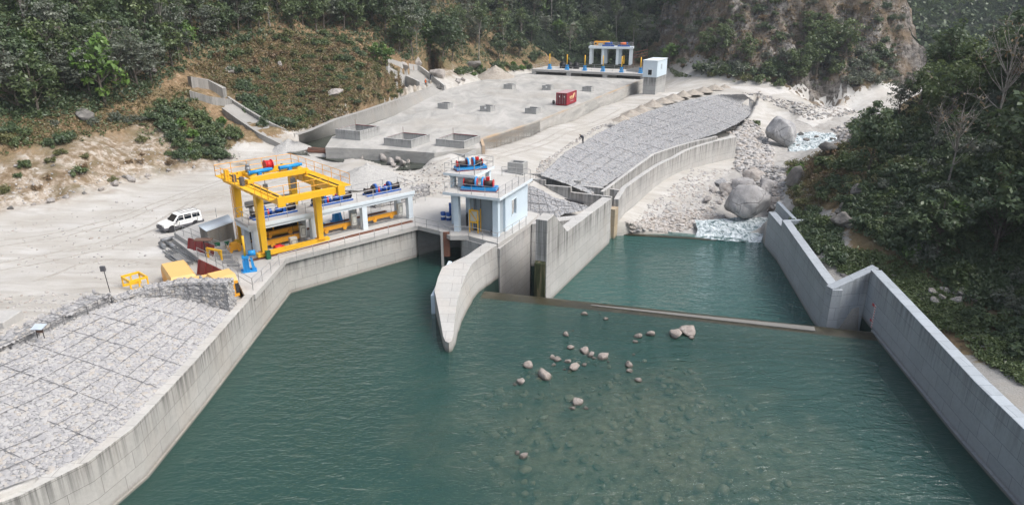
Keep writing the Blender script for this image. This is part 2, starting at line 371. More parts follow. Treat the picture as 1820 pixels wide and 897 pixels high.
# the left gabion mattress: from the retaining wall up to its crest
LG_bot = [(-60, 16.2), (-47, 18.8), (-34.6, 25.0), (-29.1, 28.0), (-26.1, 30.3), (-24.2, 33), (-23.4, 36.2), (-23.2, 44), (-23.2, 52.3)]
LG_bot = [Vector((x, y, 3.74)) for x, y in LG_bot]
LG_top = [(-66, 18, 6), (-60, 22, 6), (-47, 30, 6.), (-38, 36.5, 6.), (-35.2, 38.3, 6.), (-33.5, 41.5, 6.), (-32.3, 45.5, 5.9), (-31, 49, 5.8), (-29.6, 52.3, 5.4)]
LG_top = [Vector(p) for p in LG_top]
lg_poly = xy(LG_bot) + xy(reversed(LG_top))

# ------------------------------------------------------------------ terrain heights
C = []
def cpx(l): C.extend([tuple(at(*q)) for q in l])
cpx([(100,470,3.3),(250,430,3.3),(200,508,3.4),(0,450,3.3),(400,330,3.5),(300,370,3.4),(150,400,3.3),(380,440,3.4),(330,480,3.2),(300,520,3.2),(420,520,3.2),
     (640,330,3.8),(750,330,3.8),(560,300,3.8),(480,300,3.7),(100,560,4.9),(0,560,5.2),(0,640,5.5),(170,522,4.0),(100,520,3.8),(0,505,3.9),(0,490,3.3),
     (760,300,4.2),(850,290,4.5),(900,272,4.8),(1000,228,4.9),(1100,190,4.9),(1200,165,5),(1280,155,5),(1145,166,4.7),(960,236,4.6),(860,266,4.6),
     (765,276,6.3),(800,271,6.45),(850,269,6.3),(885,262,5.4),(775,290,5.5),(830,290,5.3),(745,312,4.1),(560,275,5.0),(620,290,5.2),(690,302,5.0),(520,262,4.9),(905,300,4.6),(945,320,4.4),(700,340,3.8),(860,330,4.0),(840,380,3.8)])
# left hillside
cpx([(0,378,3.4),(120,365,3.4),(240,325,3.4),(330,305,3.5),(430,285,3.8),(500,262,5),
     (0,285,8),(130,262,8.5),(250,232,8.5),(340,215,9),(0,200,12.5),(0,100,19.5),(0,10,26.8),(200,150,15),(200,60,22),(200,10,26.7),(330,150,13.5),(330,70,20.5),(330,10,26.5),
     (430,250,6.5),(480,200,8),(480,140,12.5),(480,75,19),(480,10,26.4),(600,150,12),(600,85,18),(600,10,26.3),(700,130,11.5),(700,60,19.5),(700,10,26),(530,235,6.5),(600,210,7.2),(700,180,7.4),
     (850,140,6.6),(770,160,6.8),(850,100,11),(850,50,18.5),(850,10,25.6),(940,115,6.6),(1000,100,8),(1000,50,17),(1000,10,25),(1100,100,7.5),(1100,10,25)])
# cliff
cpx([(1190,130,5),(1300,150,5),(1400,165,4),(1500,165,4),(1600,155,4),(1300,70,16.5),(1300,10,25.9),(1200,70,14.5),(1200,10,25.6),(1400,90,14),(1400,10,26),(1500,90,14),(1500,10,26),(1590,100,12),(1590,10,25.9),(1640,150,0)])
# right bank
cpx([(1620,500,2),(1700,580,1.6),(1820,680,1.4),(1480,470,2.5),(1420,400,2.2),(1395,340,3.5),(1450,280,7),(1550,235,9.5),(1600,190,11.5),(1650,160,13.5),(1700,300,11.5),(1820,300,12),(1820,400,8),
     (1820,480,4.5),(1700,400,7.5),(1700,480,3.6),(1560,380,6.5),(1500,420,4),(1820,200,16.5),(1720,200,14.5),(1820,100,21.5),(1740,130,18),(1410,300,3.5)])
# river below the sill, bar and far road
cpx([(1150,405,-1.2),(1200,370,-.6),(1150,370,-.6),(1230,310,.6),(1300,302,-.4),(1340,262,.3),(1400,290,-1.2),(1300,350,-.9),(1375,345,-1.2),(1420,280,-3.6),(1440,245,-4),(1470,215,-4),(1500,215,-3.4),
     (1250,400,-2.4),(1330,400,-2.6),(1200,410,-2.2),(1360,405,-2.8),(1380,388,-2.6),(1345,418,-2.8),(1360,200,0.2),(1390,205,-.5),(1420,185,2.0),(1500,185,1.5),(1550,190,1.0),(1350,172,4),(1600,170,3),(1530,210,-1)])
C += [(75,110,10),(75,75,25),(95,60,40),(62,40,8),(60,55,17),(90,95,24),(105,130,12),(45,20,1.5),(62,20,8),(80,30,22),(36,30,1.2),(38,10,1.2),(36,45,1.4),(120,90,45),(140,60,60),(150,150,20),
      (-120,60,12),(-100,40,6),(-125,90,40),(-150,60,45),(-150,120,110),(-120,200,150),(-70,45,5.0),(-80,20,5),(-62,165,52),(-50,215,95),(-20,285,120),(0,360,190),(60,340,150),(-120,280,190),(90,235,62),(70,262,70),(110,222,55),
      (150,290,0),(185,310,20),(215,345,55),(260,330,60),(300,420,110),(200,420,110),(180,240,2),(210,230,20),(260,200,60),(0,450,130),(-200,300,150),(-250,100,120),(300,100,130),(300,-60,120),(-250,-60,90),(-90,0,10),(110,0,50)]
CA = np.array(C, float)
_k = lambda d: d
K_ = np.hypot(CA[:,0][:,None]-CA[:,0], CA[:,1][:,None]-CA[:,1]); n_ = len(CA)
A_ = np.zeros((n_+3, n_+3)); A_[:n_,:n_] = K_ + np.eye(n_)*-.3; A_[:n_,n_] = 1; A_[:n_,n_+1] = CA[:,0]; A_[:n_,n_+2] = CA[:,1]; A_[n_:,:n_] = A_[:n_,n_:].T
W_ = np.linalg.solve(A_, np.concatenate([CA[:,2], np.zeros(3)]))
def rbf(x, y):
    s = np.shape(x); x = np.ravel(x); y = np.ravel(y); o = np.empty(len(x))
    for i in range(0, len(x), 20000):
        xx, yy = x[i:i+20000], y[i:i+20000]
        o[i:i+20000] = np.hypot(xx[:,None]-CA[:,0], yy[:,None]-CA[:,1]) @ W_[:n_] + W_[n_] + W_[n_+1]*xx + W_[n_+2]*yy
    return o.reshape(s)
foot_px = [(-250,400,3.4),(0,378,3.4),(120,365,3.4),(240,325,3.4),(330,305,3.5),(430,285,3.8),(500,262,5),(530,240,6.2),(600,214,7),(700,184,7.2),(770,158,7),(850,136,6.6),(942,118,6.5),(1050,104,7),(1190,130,5),(1300,150,5),(1400,165,4),(1500,167,4),(1600,157,4)]
foot = xy([at(*q) for q in foot_px]); hill_poly = foot + [(118,202.5),(135,210),(185,262),(260,200),(500,300),(500,760),(-500,760),(-500,60)]
bank_l = xy([at(*q) for q in [(1440,462,2.4),(1420,392,2.2),(1396,345,3),(1405,300,3.6),(1450,272,6),(1540,240,8),(1570,225,9),(1575,170,11),(1625,130,14)]])
rbank_poly = [(40,-60),(36,20),(36.5,40),(37,52)] + [(38.5,60)] + bank_l + [(88,150),(140,190),(200,200),(400,150),(400,-60)]
rb_soft = [(44,-60),(43,20),(41,38),(35,47),(31.5,58),(34,70),(36,79)] + [(b[0]+.3, b[1]) for b in bank_l[1:]] + [(88,150),(140,190),(200,200),(400,150),(400,-60)]
cliff_poly = xy([at(1150,118,5), at(1190,130,5), at(1300,150,5), at(1400,165,4), at(1500,167,4), at(1600,157,4)]) + [(118,202.5),(135,210),(165,262),(150,300),(20,330),(40,250)]
river_poly = xy([at(1110,412,-1.5), at(1300,304,-1), at(1345,235,0), at(1400,200,0), at(1540,195,1), at(1560,215,1), at(1440,290,0), at(1392,300,0), at(1385,400,-1)])
strip_pl = xy([p+Vector((-2.2,1.6,0)) for p in BK_top]) + xy([at(790,150,7), at(850,132,6.6)])
cut_poly = xy([at(*q) for q in [(-150,300,8),(0,282,8),(130,258,8.5),(250,228,8.5),(345,222,9),(430,268,6),(450,285,3.8),(330,305,3.5),(240,325,3.4),(120,365,3.4),(0,378,3.4),(-150,400,3.4)]])
trench2_poly = xy([at(585,250,6.5), at(640,228,6.5), at(700,206,6.5), at(792,159,6.5)]) + xy([p+Vector((-.4,.3,0)) for p in reversed(BK_bot)])
def sstep(a, b, x): t = np.clip((x-a)/(b-a), 0, 1); return t*t*(3-2*t)
def sd_(x, y, poly): d = poly_dist(x, y, poly); return np.where(in_poly(x, y, poly), d, -d)
def heights(x, y, detail=True):
    h = rbf(x, y); fl = {}
    hill = sstep(-.5, 5, sd_(x, y, hill_poly)); rb = sstep(0, 4, sd_(x, y, rb_soft)); cl = sstep(0, 5, sd_(x, y, cliff_poly))
    riv = sstep(0, 2, sd_(x, y, river_poly))
    veg = np.maximum(hill, rb)
    rough = .12 + veg*1.1
    h = h + (fbm(x*.22, y*.22, 4)-.5)*2*rough + (fbm(x*1.1+40, y*1.1, 3)-.5)*(.10+.5*veg)
    blk = np.floor(fbm(x*.18+y*.05, y*.18-h*.1, 3)*7 + h*.16)
    cb = (fbm(x*.16+.35*h*.16, y*.16+5, 4)-.5)*11 + (vnoise(x*.5+h*.25, y*.5-h*.15)-.5)*3.6 + (vnoise(x*1.1, y*1.1+h*.5)-.5)*1.6
    h = h + cl*cb
    h = h + riv*(fbm(x*.5, y*.5, 3)-.5)*.9
    inp = in_poly(x, y, pool_poly)
    shoal = np.exp(-(((x-9)/13)**2 + ((y-42)/11)**2)*.8)
    bed = -2.6 + 2.0*shoal + (fbm(x*.6, y*.6, 4)-.5)*.8*(.4+shoal)
    crest_side = (x-WC0.x)*(WC1.y-WC0.y) - (y-WC0.y)*(WC1.x-WC0.x) < 0
    bed = np.where(crest_side, -4.6, bed)
    h = np.where(inp, bed, h); h = np.where(in_poly(x, y, bay_poly), -6.2, h)
    inb = in_poly(x, y, basin_poly)
    h = np.where(inb, 3.4, h)
    h = np.where((in_poly(x, y, trench_poly) | in_poly(x, y, trench2_poly)) & ~inb, 3.6, h)
    h = np.where(in_poly(x, y, lining_poly), np.minimum(h, 4.0), h)
    h = np.where(in_poly(x, y, slope_poly), -3.0, h)
    h = np.where(in_poly(x, y, lg_poly), 1.0, h)
    cut = sstep(-1.5, 2.5, np.maximum(sd_(x, y, cut_poly), 1.2-poly_dist(x, y, strip_pl, False)) + (fbm(x*.3, y*.3, 3)-.5)*5)
    return h, dict(veg=veg, rb=rb, cliff=cl, river=riv, bed=inp*1.0, bankg=sstep(29, 31, x)*(1-sstep(85, 90, y)), cut=cut, shoal=np.clip((shoal-.25)*1.5 + (fbm(x*.35, y*.35, 4)-.5)*1.2, 0, 1))
X0, X1, Y0, Y1, ST = -128., 122., 10., 268., .6
gx = np.arange(X0, X1, ST); gy = np.arange(Y0, Y1, ST); GX, GY = np.meshgrid(gx, gy)
GH, GM = heights(GX, GY)
cx_ = np.arange(-520, 560, 9.); cy_ = np.arange(-80, 760, 9.); CX, CY = np.meshgrid(cx_, cy_)
CH = rbf(CX, CY) + (fbm(CX*.03, CY*.03, 4)-.5)*26*sstep(30, 160, np.hypot(CX, CY-60)-90) + (fbm(CX*.11, CY*.11, 3)-.5)*6
CH = np.clip(CH, -8, 230)
inner = (CX > X0+6) & (CX < X1-6) & (CY > Y0+6) & (CY < Y1-6); CHm = np.where(inner, -12, CH)
def bil(g, x, y, x0, y0, st):
    fx = np.clip((x-x0)/st, 0, g.shape[1]-1.001); fy = np.clip((y-y0)/st, 0, g.shape[0]-1.001)
    i = fx.astype(int); j = fy.astype(int); a = fx-i; b = fy-j
    return (g[j,i]*(1-a)+g[j,i+1]*a)*(1-b) + (g[j+1,i]*(1-a)+g[j+1,i+1]*a)*b
def hgt(x, y):
    x = np.asarray(x, float); y = np.asarray(y, float)
    f = (x > X0) & (x < X1-ST) & (y > Y0) & (y < Y1-ST)
    return np.where(f, bil(GH, x, y, X0, Y0, ST), bil(CH, x, y, cx_[0], cy_[0], 9.))
def mask(n, x, y): return bil(GM[n], np.asarray(x, float), np.asarray(y, float), X0, Y0, ST)
def hit(px, py):                         # where the view through photo positions meets the ground
    px = np.asarray(px, float); py = np.asarray(py, float)
    u = (px-910)/FPX; v = (448.5-py)/FPX; dy = CP+v*SP; dz = -SP+v*CP
    res = np.full((len(px), 3), np.nan); done = np.zeros(len(px), bool)
    for t in np.arange(25, 420, .4):
        x = u*t; y = dy*t; z = CAM_H+dz*t; h = hgt(x, y); k = (~done) & (z <= h)
        res[k] = np.stack([x, y, h], 1)[k]; done |= k
        if done.all(): break
    return res

def m_ground():
    k = NT('ground'); p = k.pos(); veg = k.attr('veg'); rb = k.attr('rb'); cl = k.attr('cliff'); riv = k.attr('river'); bed = k.attr('bed'); cut = k.attr('cut')
    n1 = k.noise(p, .12, 5, .6); n2 = k.noise(p, 1.3, 6, .65); n3 = k.noise(p, 9., 5, .7); n4 = k.noise(k.pos((.25,.9,1)), .5, 5, .6)
    grav = k.ramp(n1, [(.3, (.41,.39,.355)), (.5, (.475,.46,.432)), (.7, (.54,.53,.51))])
    grav = k.mix(k.ramp(n4, [(.4, .45), (.6, 0.)]), grav, (.345,.315,.27))
    grav = k.mix(k.ramp(n3, [(.5, 0.), (.75, .45)]), grav, (.27,.255,.235)); grav = k.mix(k.ramp(n2, [(.58, 0.), (.72, .4)]), grav, (.55,.535,.51))
    rivc = k.ramp(n2, [(.3, (.29,.275,.25)), (.6, (.42,.405,.385))]); grav = k.mix(riv, grav, rivc); grav = k.mix(k.ramp(k.attr('bankg'), [(.0, 0.), (1., .8)]), grav, k.ramp(n3, [(.3, (.17,.165,.15)), (.7, (.36,.35,.335))]))
    soil = k.ramp(n2, [(.3, (.10,.07,.042)), (.45, (.20,.135,.078)), (.58, (.29,.20,.12)), (.72, (.40,.32,.24))])
    soil = k.mix(k.ramp(n1, [(.4, 0.), (.6, .6)]), soil, (.10,.10,.05)); soil = k.mix(k.ramp(n3, [(.5, 0.), (.7, .5)]), soil, (.06,.055,.03))
    trk = k.noise(k.pos((.10,.45,1)), 1.0, 4, .6, .6); grav = k.mix(k.ramp(trk, [(.5, 0.), (.62, .4)]), grav, (.31,.285,.25))
    soil = k.mix(k.math('MULTIPLY', rb, .4), soil, (.08,.068,.045))
    e1 = k.noise(k.pos((.8,.8,.3)), .7, 6, .7, .6); er = k.ramp(e1, [(.34, (.13,.09,.055)), (.43, (.24,.185,.13)), (.52, (.37,.315,.255)), (.64, (.48,.45,.41))])
    er = k.mix(k.ramp(n2, [(.46, 0.), (.58, .8)]), er, (.17,.125,.075))
    vm = k.math('MULTIPLY', k.math('ADD', k.math('MULTIPLY', n2, 1.3), -.65), 1.1); vf = k.ramp(k.math('ADD', k.math('ADD', veg, vm), k.math('MULTIPLY', k.math('ADD', rb, cl), .45)), [(.42, 0.), (.62, 1.)])
    c = k.mix(vf, grav, soil)
    er = k.mix(k.ramp(k.noise(k.pos((.5,.5,1.2)), .4, 5, .7), [(.5, 0.), (.62, .75)]), er, (.14,.115,.065)); c = k.mix(cut, c, er); c = k.mix(bed, c, k.mix(k.attr('shoal'), (.018,.036,.03), k.ramp(n2, [(.35, (.14,.10,.065)), (.65, (.36,.28,.20))])))
    sp = k.pos((.5,.5,1.5)); r1 = k.noise(sp, .45, 7, .7, .5); r2 = k.noise(k.pos((1.2,1.2,.35)), 1.0, 6, .7)
    rock = k.ramp(r1, [(.28, (.05,.046,.043)), (.45, (.19,.175,.16)), (.58, (.31,.29,.27)), (.75, (.47,.45,.42))])
    rock = k.mix(k.ramp(r2, [(.42, .8), (.52, 0.)]), rock, (.04,.037,.035)); rock = k.mix(k.ramp(n1, [(.44, 0.), (.62, .75)]), rock, (.19,.135,.08)); rock = k.mix(.15, rock, (.10,.075,.05))
    c = k.mix(k.math('MULTIPLY', cl, 1.0), c, rock)
    h = k.math('ADD', k.math('MULTIPLY', n2, k.math('ADD', .25, veg)), k.math('ADD', k.math('MULTIPLY', n3, .25), k.math('MULTIPLY', k.math('MULTIPLY', r1, cl), 5.)))
    return k.done(c, .95, k.bump(h, .55, .35), spec=.1)
M['ground'] = m_ground()
def grid_faces(nv, nu):
    i = np.arange((nv-1)*nu).reshape(nv-1, nu)[:, :-1]; return np.stack([i, i+1, i+nu+1, i+nu], -1).reshape(-1, 4)
o = np_mesh('ground', np.stack([GX, GY, GH], -1).reshape(-1, 3), grid_faces(*GX.shape), M['ground'], smooth=True, attrs=GM); tag(o, kind='structure')
k = NT('far_hill'); pn = k.noise(k.pos(), .12, 6, .7); pn2 = k.noise(k.pos(), .8, 5, .7)
c_ = k.mix(k.ramp(pn, [(.55, 0.), (.7, .8)]), k.ramp(pn2, [(.35, (.012,.02,.014)), (.65, (.045,.06,.035))]), (.14,.135,.13))
M['far_hill'] = k.done(c_, .95, k.bump(pn2, 1., 2.), spec=.05)
o = np_mesh('hills', np.stack([CX, CY, CHm], -1).reshape(-1, 3), grid_faces(*CX.shape), M['far_hill'], smooth=True); tag(o, kind='structure')

k = NT('basin_roof'); p_ = k.pos(); n1 = k.noise(p_, .10, 5, .6); n2 = k.noise(p_, 1.3, 6, .65); n4 = k.noise(k.pos((.35,.12,1)), .8, 6, .65, .8)
bc = k.ramp(n4, [(.35, (.30,.30,.285)), (.5, (.39,.38,.36)), (.65, (.47,.455,.43))]); bc = k.mix(k.ramp(n2, [(.5, 0.), (.7, .4)]), bc, (.30,.285,.255)); bc = k.mix(k.ramp(n1, [(.5, 0.), (.65, .5)]), bc, (.33,.305,.265))
M['basin_roof'] = k.done(bc, .95, k.bump(n2, .4, .08), spec=.1)
tag(MB().prism(basin_poly, 3.2, 6.5).build('basin_roof', M['basin_roof']), kind='structure')
# ------------------------------------------------------------------ water
def m_water(name, deep, trans, glint=1.0, foam=0.0, alpha=.3):
    k = NT(name)
    a = k.noise(k.pos((.7, 1.5, 1)), .9, 3, .55, .4); b = k.noise(k.pos((1, 1.7, 1)), 2.6, 3, .55, .5); c3 = k.noise(k.pos((1, 1.4, 1)), 7., 2, .5)
    h = k.math('ADD', k.math('MULTIPLY', a, 1.0), k.math('ADD', k.math('MULTIPLY', b, .38), k.math('MULTIPLY', c3, .05)))
    nb = k.bump(h, 1.0, .3*glint)
    fr = k.n('ShaderNodeFresnel', {'IOR': 1.45, 'Normal': k.bump(h, 1.0, .26*glint)}).outputs[0]
    pt = k.noise(k.pos(), .08, 3); dc = k.mix(pt, tuple(x*.8 for x in deep), tuple(x*1.25 for x in deep))
    df = k.n('ShaderNodeBsdfDiffuse', {'Color': dc}); tr = k.n('ShaderNodeBsdfTransparent', {'Color': trans})
    body = k.n('ShaderNodeMixShader', {0: alpha, 1: df.outputs[0], 2: tr.outputs[0]})
    gl = k.n('ShaderNodeBsdfGlossy', {'Color': (1,1,1), 'Roughness': .05, 'Normal': nb})
    m = k.n('ShaderNodeMixShader', {0: fr, 1: body.outputs[0], 2: gl.outputs[0]})
    if foam:
        fa = k.noise(k.pos((1.3, .7, 1)), .9, 9, .78, 1.6); f = k.ramp(fa, [(.47-.12*foam, 0.), (.60-.12*foam, .55), (.74-.12*foam, 1.)])
        fd = k.n('ShaderNodeBsdfDiffuse', {'Color': (.8,.84,.86)})
        m = k.n('ShaderNodeMixShader', {0: f, 1: m.outputs[0], 2: fd.outputs[0]})
    k.t.links.new(m.outputs[0], k.out.inputs[0]); return k.mat
M['water'] = m_water('pool_water', (.034,.112,.094), (.90,.93,.84), .9, 0, .58)
M['water_low'] = m_water('stilling_water', (.024,.094,.082), (.4,.7,.66), 1.15, 0, .2)
M['rapids'] = m_water('rapids', (.04,.11,.12), (.5,.7,.7), 1.6, .55, .15)
M['rapids_calm'] = m_water('river', (.05,.10,.11), (.5,.7,.7), 1.6, .15, .3)
M['trench_water'] = m_water('still_water', (.05,.058,.045), (.5,.6,.5), .25, 0, .1)
wdir = (WC1-WC0).normalized(); wup = Vector((wdir.y, -wdir.x, 0))       # wup points upstream, to the camera
def sheet(name, poly, z, mat):
    n = len(poly)
    if sum(poly[i][0]*poly[(i+1) % n][1]-poly[(i+1) % n][0]*poly[i][1] for i in range(n)) < 0: poly = poly[::-1]     # face up
    mb = MB(); mb.add([(p[0], p[1], z) for p in poly], [tuple(range(n))]); return tag(mb.build(name, mat), kind='structure')
pw = [(-62, 0)] + [(x-.3, y) for x, y in WL] + [(-9.3, 77.4), (-6.5, 79), (-2.6, 72)] + [tuple((WC0 + wup*.2)[:2]), tuple((WC1 + wdir*1. + wup*.2)[:2])] + [(x+.4, y) for x, y in reversed(WR[:4])] + [(30, 0)]
sheet('pool_water', pw, 0.0, M['water'])
sw = [tuple((SW0 - SWd*3.2 + SWn*.3)[:2]), tuple((SW1+SWn*.4)[:2]), (TW[0].x, TW[0].y+.5), (TW[0].x+1.2, TW[0].y+2.2), (32.9, 86.6), (32.4, 79), (29.5, 62), (29., 58.8), (32.6, 59.2), tuple((WC1 - wup*.3)[:2])]
sheet('stilling_water', sw, -1.8, M['water_low'])
# ------------------------------------------------------------------ lofts
def resample(pl, n):
    P_ = np.array([tuple(p) for p in pl], float); d = np.r_[0, np.cumsum(np.linalg.norm(np.diff(P_, axis=0), axis=1))]
    t = np.linspace(0, d[-1], n); return np.stack([np.interp(t, d, P_[:,i]) for i in range(3)], 1)
def loft(rows, nu, nv):
    Rr = np.stack([resample(r, nu) for r in rows]); t = np.linspace(0, len(rows)-1, nv); i = np.minimum(t.astype(int), len(rows)-2); f = (t-i)[:,None,None]
    return Rr[i]*(1-f) + Rr[i+1]*f
rap = loft([[at(1235,422,-1.8), at(1280,428,-1.8), at(1352,432,-1.8)], [at(1240,408,-1.72), at(1290,405,-1.7), at(1360,405,-1.7)], [at(1235,392,-1.6), at(1300,388,-1.5), at(1372,385,-1.5)]], 70, 34)
rap[:,:,2] += (fbm(rap[:,:,0]*1.1, rap[:,:,1]*1.1, 4)-.42)*.45
tag(MB().grid(rap).build('rapids_water', M['rapids']), kind='structure')
rv = loft([[at(1395,318,-2.2), at(1450,312,-2.2)], [at(1405,285,-2.9), at(1485,285,-2.9)], [at(1400,255,-3.2), at(1492,250,-3.2)], [at(1408,232,-3.3), at(1510,235,-3.3)], [at(1440,212,-3.2), at(1530,218,-3.2)]], 60, 80)
rv[:,:,2] += (fbm(rv[:,:,0]*.5, rv[:,:,1]*.5, 4)-.45)*1.3
tag(MB().grid(rv).build('river_water', M['rapids']), kind='structure')
tag(MB().grid(loft([[Vector((160,240,-2)),Vector((140,232,-2))],[Vector((175,300,2)),Vector((150,305,2))]], 20, 30)).build('far_river_water', M['rapids']), kind='structure')
sheet('trench_water', [tuple(at(x, y, 4.8)[:2]) for x, y in [(470,265),(540,275),(690,304),(775,296),(760,270),(700,255),(800,155),(760,150),(600,225),(520,250)]], 4.8, M['trench_water'])

# ------------------------------------------------------------------ walls
def offset(pts, d):                      # plan polyline moved to its left by d
    out = []
    for i, p in enumerate(pts):
        a = Vector(pts[max(i-1, 0)][:2]); b = Vector(p[:2]); c = Vector(pts[min(i+1, len(pts)-1)][:2])
        n1 = (b-a).normalized() if i else (c-b).normalized(); n2 = (c-b).normalized() if i < len(pts)-1 else n1
        n1 = Vector((-n1.y, n1.x)); n2 = Vector((-n2.y, n2.x)); m = n1+n2; m /= max(m.dot(n1), .4); out.append(b+m*d)
    return out
def wall_mb(mb, pts, z0, zt, th):        # strip wall: face line pts, thickness to the left (th<0: right)
    n = len(pts); zt = zt if isinstance(zt, (list, tuple)) else [zt]*n; b = offset(pts, th)
    v = []
    for i in range(n): v += [(pts[i][0], pts[i][1], z0), (pts[i][0], pts[i][1], zt[i]), (b[i].x, b[i].y, zt[i]), (b[i].x, b[i].y, z0)]
    f = []
    for i in range(n-1):
        for j in range(4):
            q = (i*4+j, i*4+(j+1)%4, (i+1)*4+(j+1)%4, (i+1)*4+j); f.append(q if th < 0 else tuple(reversed(q)))
    e0 = (0,3,2,1); e1 = ((n-1)*4, (n-1)*4+1, (n-1)*4+2, (n-1)*4+3)
    f += [e0, e1] if th < 0 else [tuple(reversed(e0)), tuple(reversed(e1))]
    mb.add(v, f); return mb
w = thing('retaining_wall', 'long grey concrete retaining wall curving along the left edge of the near pool', 'wall', (-22.5, 45, 0))
wall_mb(MB(), WL, -3, 3.785, .75).build('wall', M['concrete'], w, True, .03)
wall_mb(MB(), offset(WL, -.16), -3, .16, .158).build('footing', M['concrete'], w, True)
w = thing('intake_wall', 'concrete wall under the yellow crane deck, stained dark beside the pool', 'wall', G(6, 0, 0))
wall_mb(MB(), xy([G(-.02, 0), G(15.6, 0), G(19, 3)]), -3, 3.3, .8).build('wall', M['concrete'], w, True)
wall_mb(MB(), xy([G(0, -.16), G(15.5, -.16)]), -3, .14, .155).build('footing', M['concrete'], w, True)
# deck slab over the intake, its wing on the left wall and the hoist house apron
deck = thing('gate_deck', 'pale concrete deck slab carrying the white gate frame and crane', 'deck', G(7, 5, 3.3))
dk = [G(-1.2, -.25), G(15.75, -.25), G(18.1, -.3)]
dpoly = [(-23.3, 55.8), (-22.35, 55.8), (-22.35, 64.5)] + xy([G(.2, -.3), G(15.75, -.3), at(780, 410, 3.8), at(800, 419, 3.8), at(833, 419, 3.8), at(885, 433, 3.8), at(937, 399, 3.8), Hh(10, -1.0), Hh(12, 9), G(19, 16), G(10, 16), G(-4.6, 16), G(-6.2, 14), G(-6.4, 4), G(-5.4, -2)]) + [(-25.9, 60.5)]
MB().prism(dpoly, 3.32, 3.8).build('slab', M['deck'], deck, True)
MB().add([(-23.2, 55.8, 3.805)], []).v
# divide pier between the intake and the undersluice bay
pier = thing('divide_pier', 'pale concrete pier with a rounded sloping nose between the two pools', 'pier', (-4, 58, 0))
def pz(px, py, X, Y):
    d = ray(px, py); return CAM_H + d[2]*Y/d[1]
nose = Vector((-5.35, 52.34, 0))
pl = [(-7.25, 60.0), (-6.4, 56), (-5.85, 53.2), (-5.62, 52.6), (-5.3, 52.36), (-4.98, 52.62), (-4.72, 53.4), (-3.95, 58.2), (-2.98, 63.7), (-2.55, 65.8)]
pzt = [2.25, 1.6, 1.08, .98, .95, .98, 1.1, 2.2, 3.25, 3.5]
PLf = [(-5.34,52.34),(-5.62,52.6),(-5.86,53.3),(-6.4,56),(-6.85,58.2),(-7.25,60.0),(-7.1,62),(-6.85,63.8),(-4.6,66.6),(-3.6,68.4),(-2.75,69.9)]
PRb = [(-5.30,52.34),(-4.98,52.6),(-4.74,53.3),(-4.2,56),(-3.85,58.2),(-3.5,60.1),(-3.15,62.4),(-2.95,64.3),(-2.5,65.9),(-1.95,67.3),(-1.29,68.95)]
PRt = [(-5.30,52.36),(-5.08,52.6),(-5.0,53.35),(-5.05,56),(-5.0,58.3),(-4.8,60.3),(-4.45,62.6),(-4.0,64.6),(-3.25,66.2),(-2.4,67.6),(-1.55,69.1)]
PZ = [.93,.95,1.05,1.62,2.05,2.4,2.9,3.25,3.45,3.6,3.74]
mb = MB(); g = np.array([[(x, y, -4.5) for x, y in PLf], [(x, y, z) for (x, y), z in zip(PLf, PZ)], [(x, y, z) for (x, y), z in zip(PRt, PZ)], [(x, y, -4.5) for x, y in PRb]]); mb.grid(g); mb.sm = [False]*len(mb.sm)
mb.add([tuple(g[i,-1]) for i in range(4)], [(0,1,2,3)]); o = mb.build('nose', M['concrete_pier'], pier, True, .05); bm = bmesh.new(); bm.from_mesh(o.data); bmesh.ops.remove_doubles(bm, verts=bm.verts, dist=.002); bmesh.ops.recalc_face_normals(bm, faces=bm.faces); bm.to_mesh(o.data); bm.free()
MB().prism([(-7.62, 60.05), (-7.27, 60.03), (-7.0, 62.0), (-6.1, 66.3), (-6.45, 66.5)], -3, [1.85, 1.85, 2.15, 2.9, 2.9]).build('guide_strip', M['house_blue'], pier, True)
MB().prism([(-1.29, 68.92), (2.3, 77.6), (.9, 79), (-4.3, 78.5), (-5.8, 74.2), (-5.5, 72.2), (-2.8, 70.0)], -6.5, 3.31).build('wall', M['concrete_bay'], pier, True)
gp = thing('pier_gate', 'narrow rusty brown gate leaf standing in a pale guide beside the pier', 'gate', at(792, 450, 1))
g0 = at(793, 453, 1.4)
MB().box(g0.x-.55, g0.x-.28, g0.y, g0.y+.5, -.5, 4.1).build('guide', M['concrete_plain'], gp, True)
MB().box(g0.x-.26, g0.x+.42, g0.y+.02, g0.y+.3, 1.2, 4.0).build('leaf', M['rust'], gp, True)
# undersluice bay end wall and its mossy lower gate
k = NT('moss'); pn = k.noise(k.pos((3,3,.3)), 1., 5); M['moss'] = k.done(k.ramp(pn, [(.35, (.02,.022,.012)), (.5, (.05,.06,.025)), (.62, (.16,.13,.08))]), .6)
tag(MB().prism([(2.3, 77.2), (1.5, 78.6), (8.6, 81), (8.6, 79.4)], -6.5, 3.4).build('bay_end_wall', M['concrete_low']), 'grey concrete end wall of the narrow bay right of the pier', 'wall')
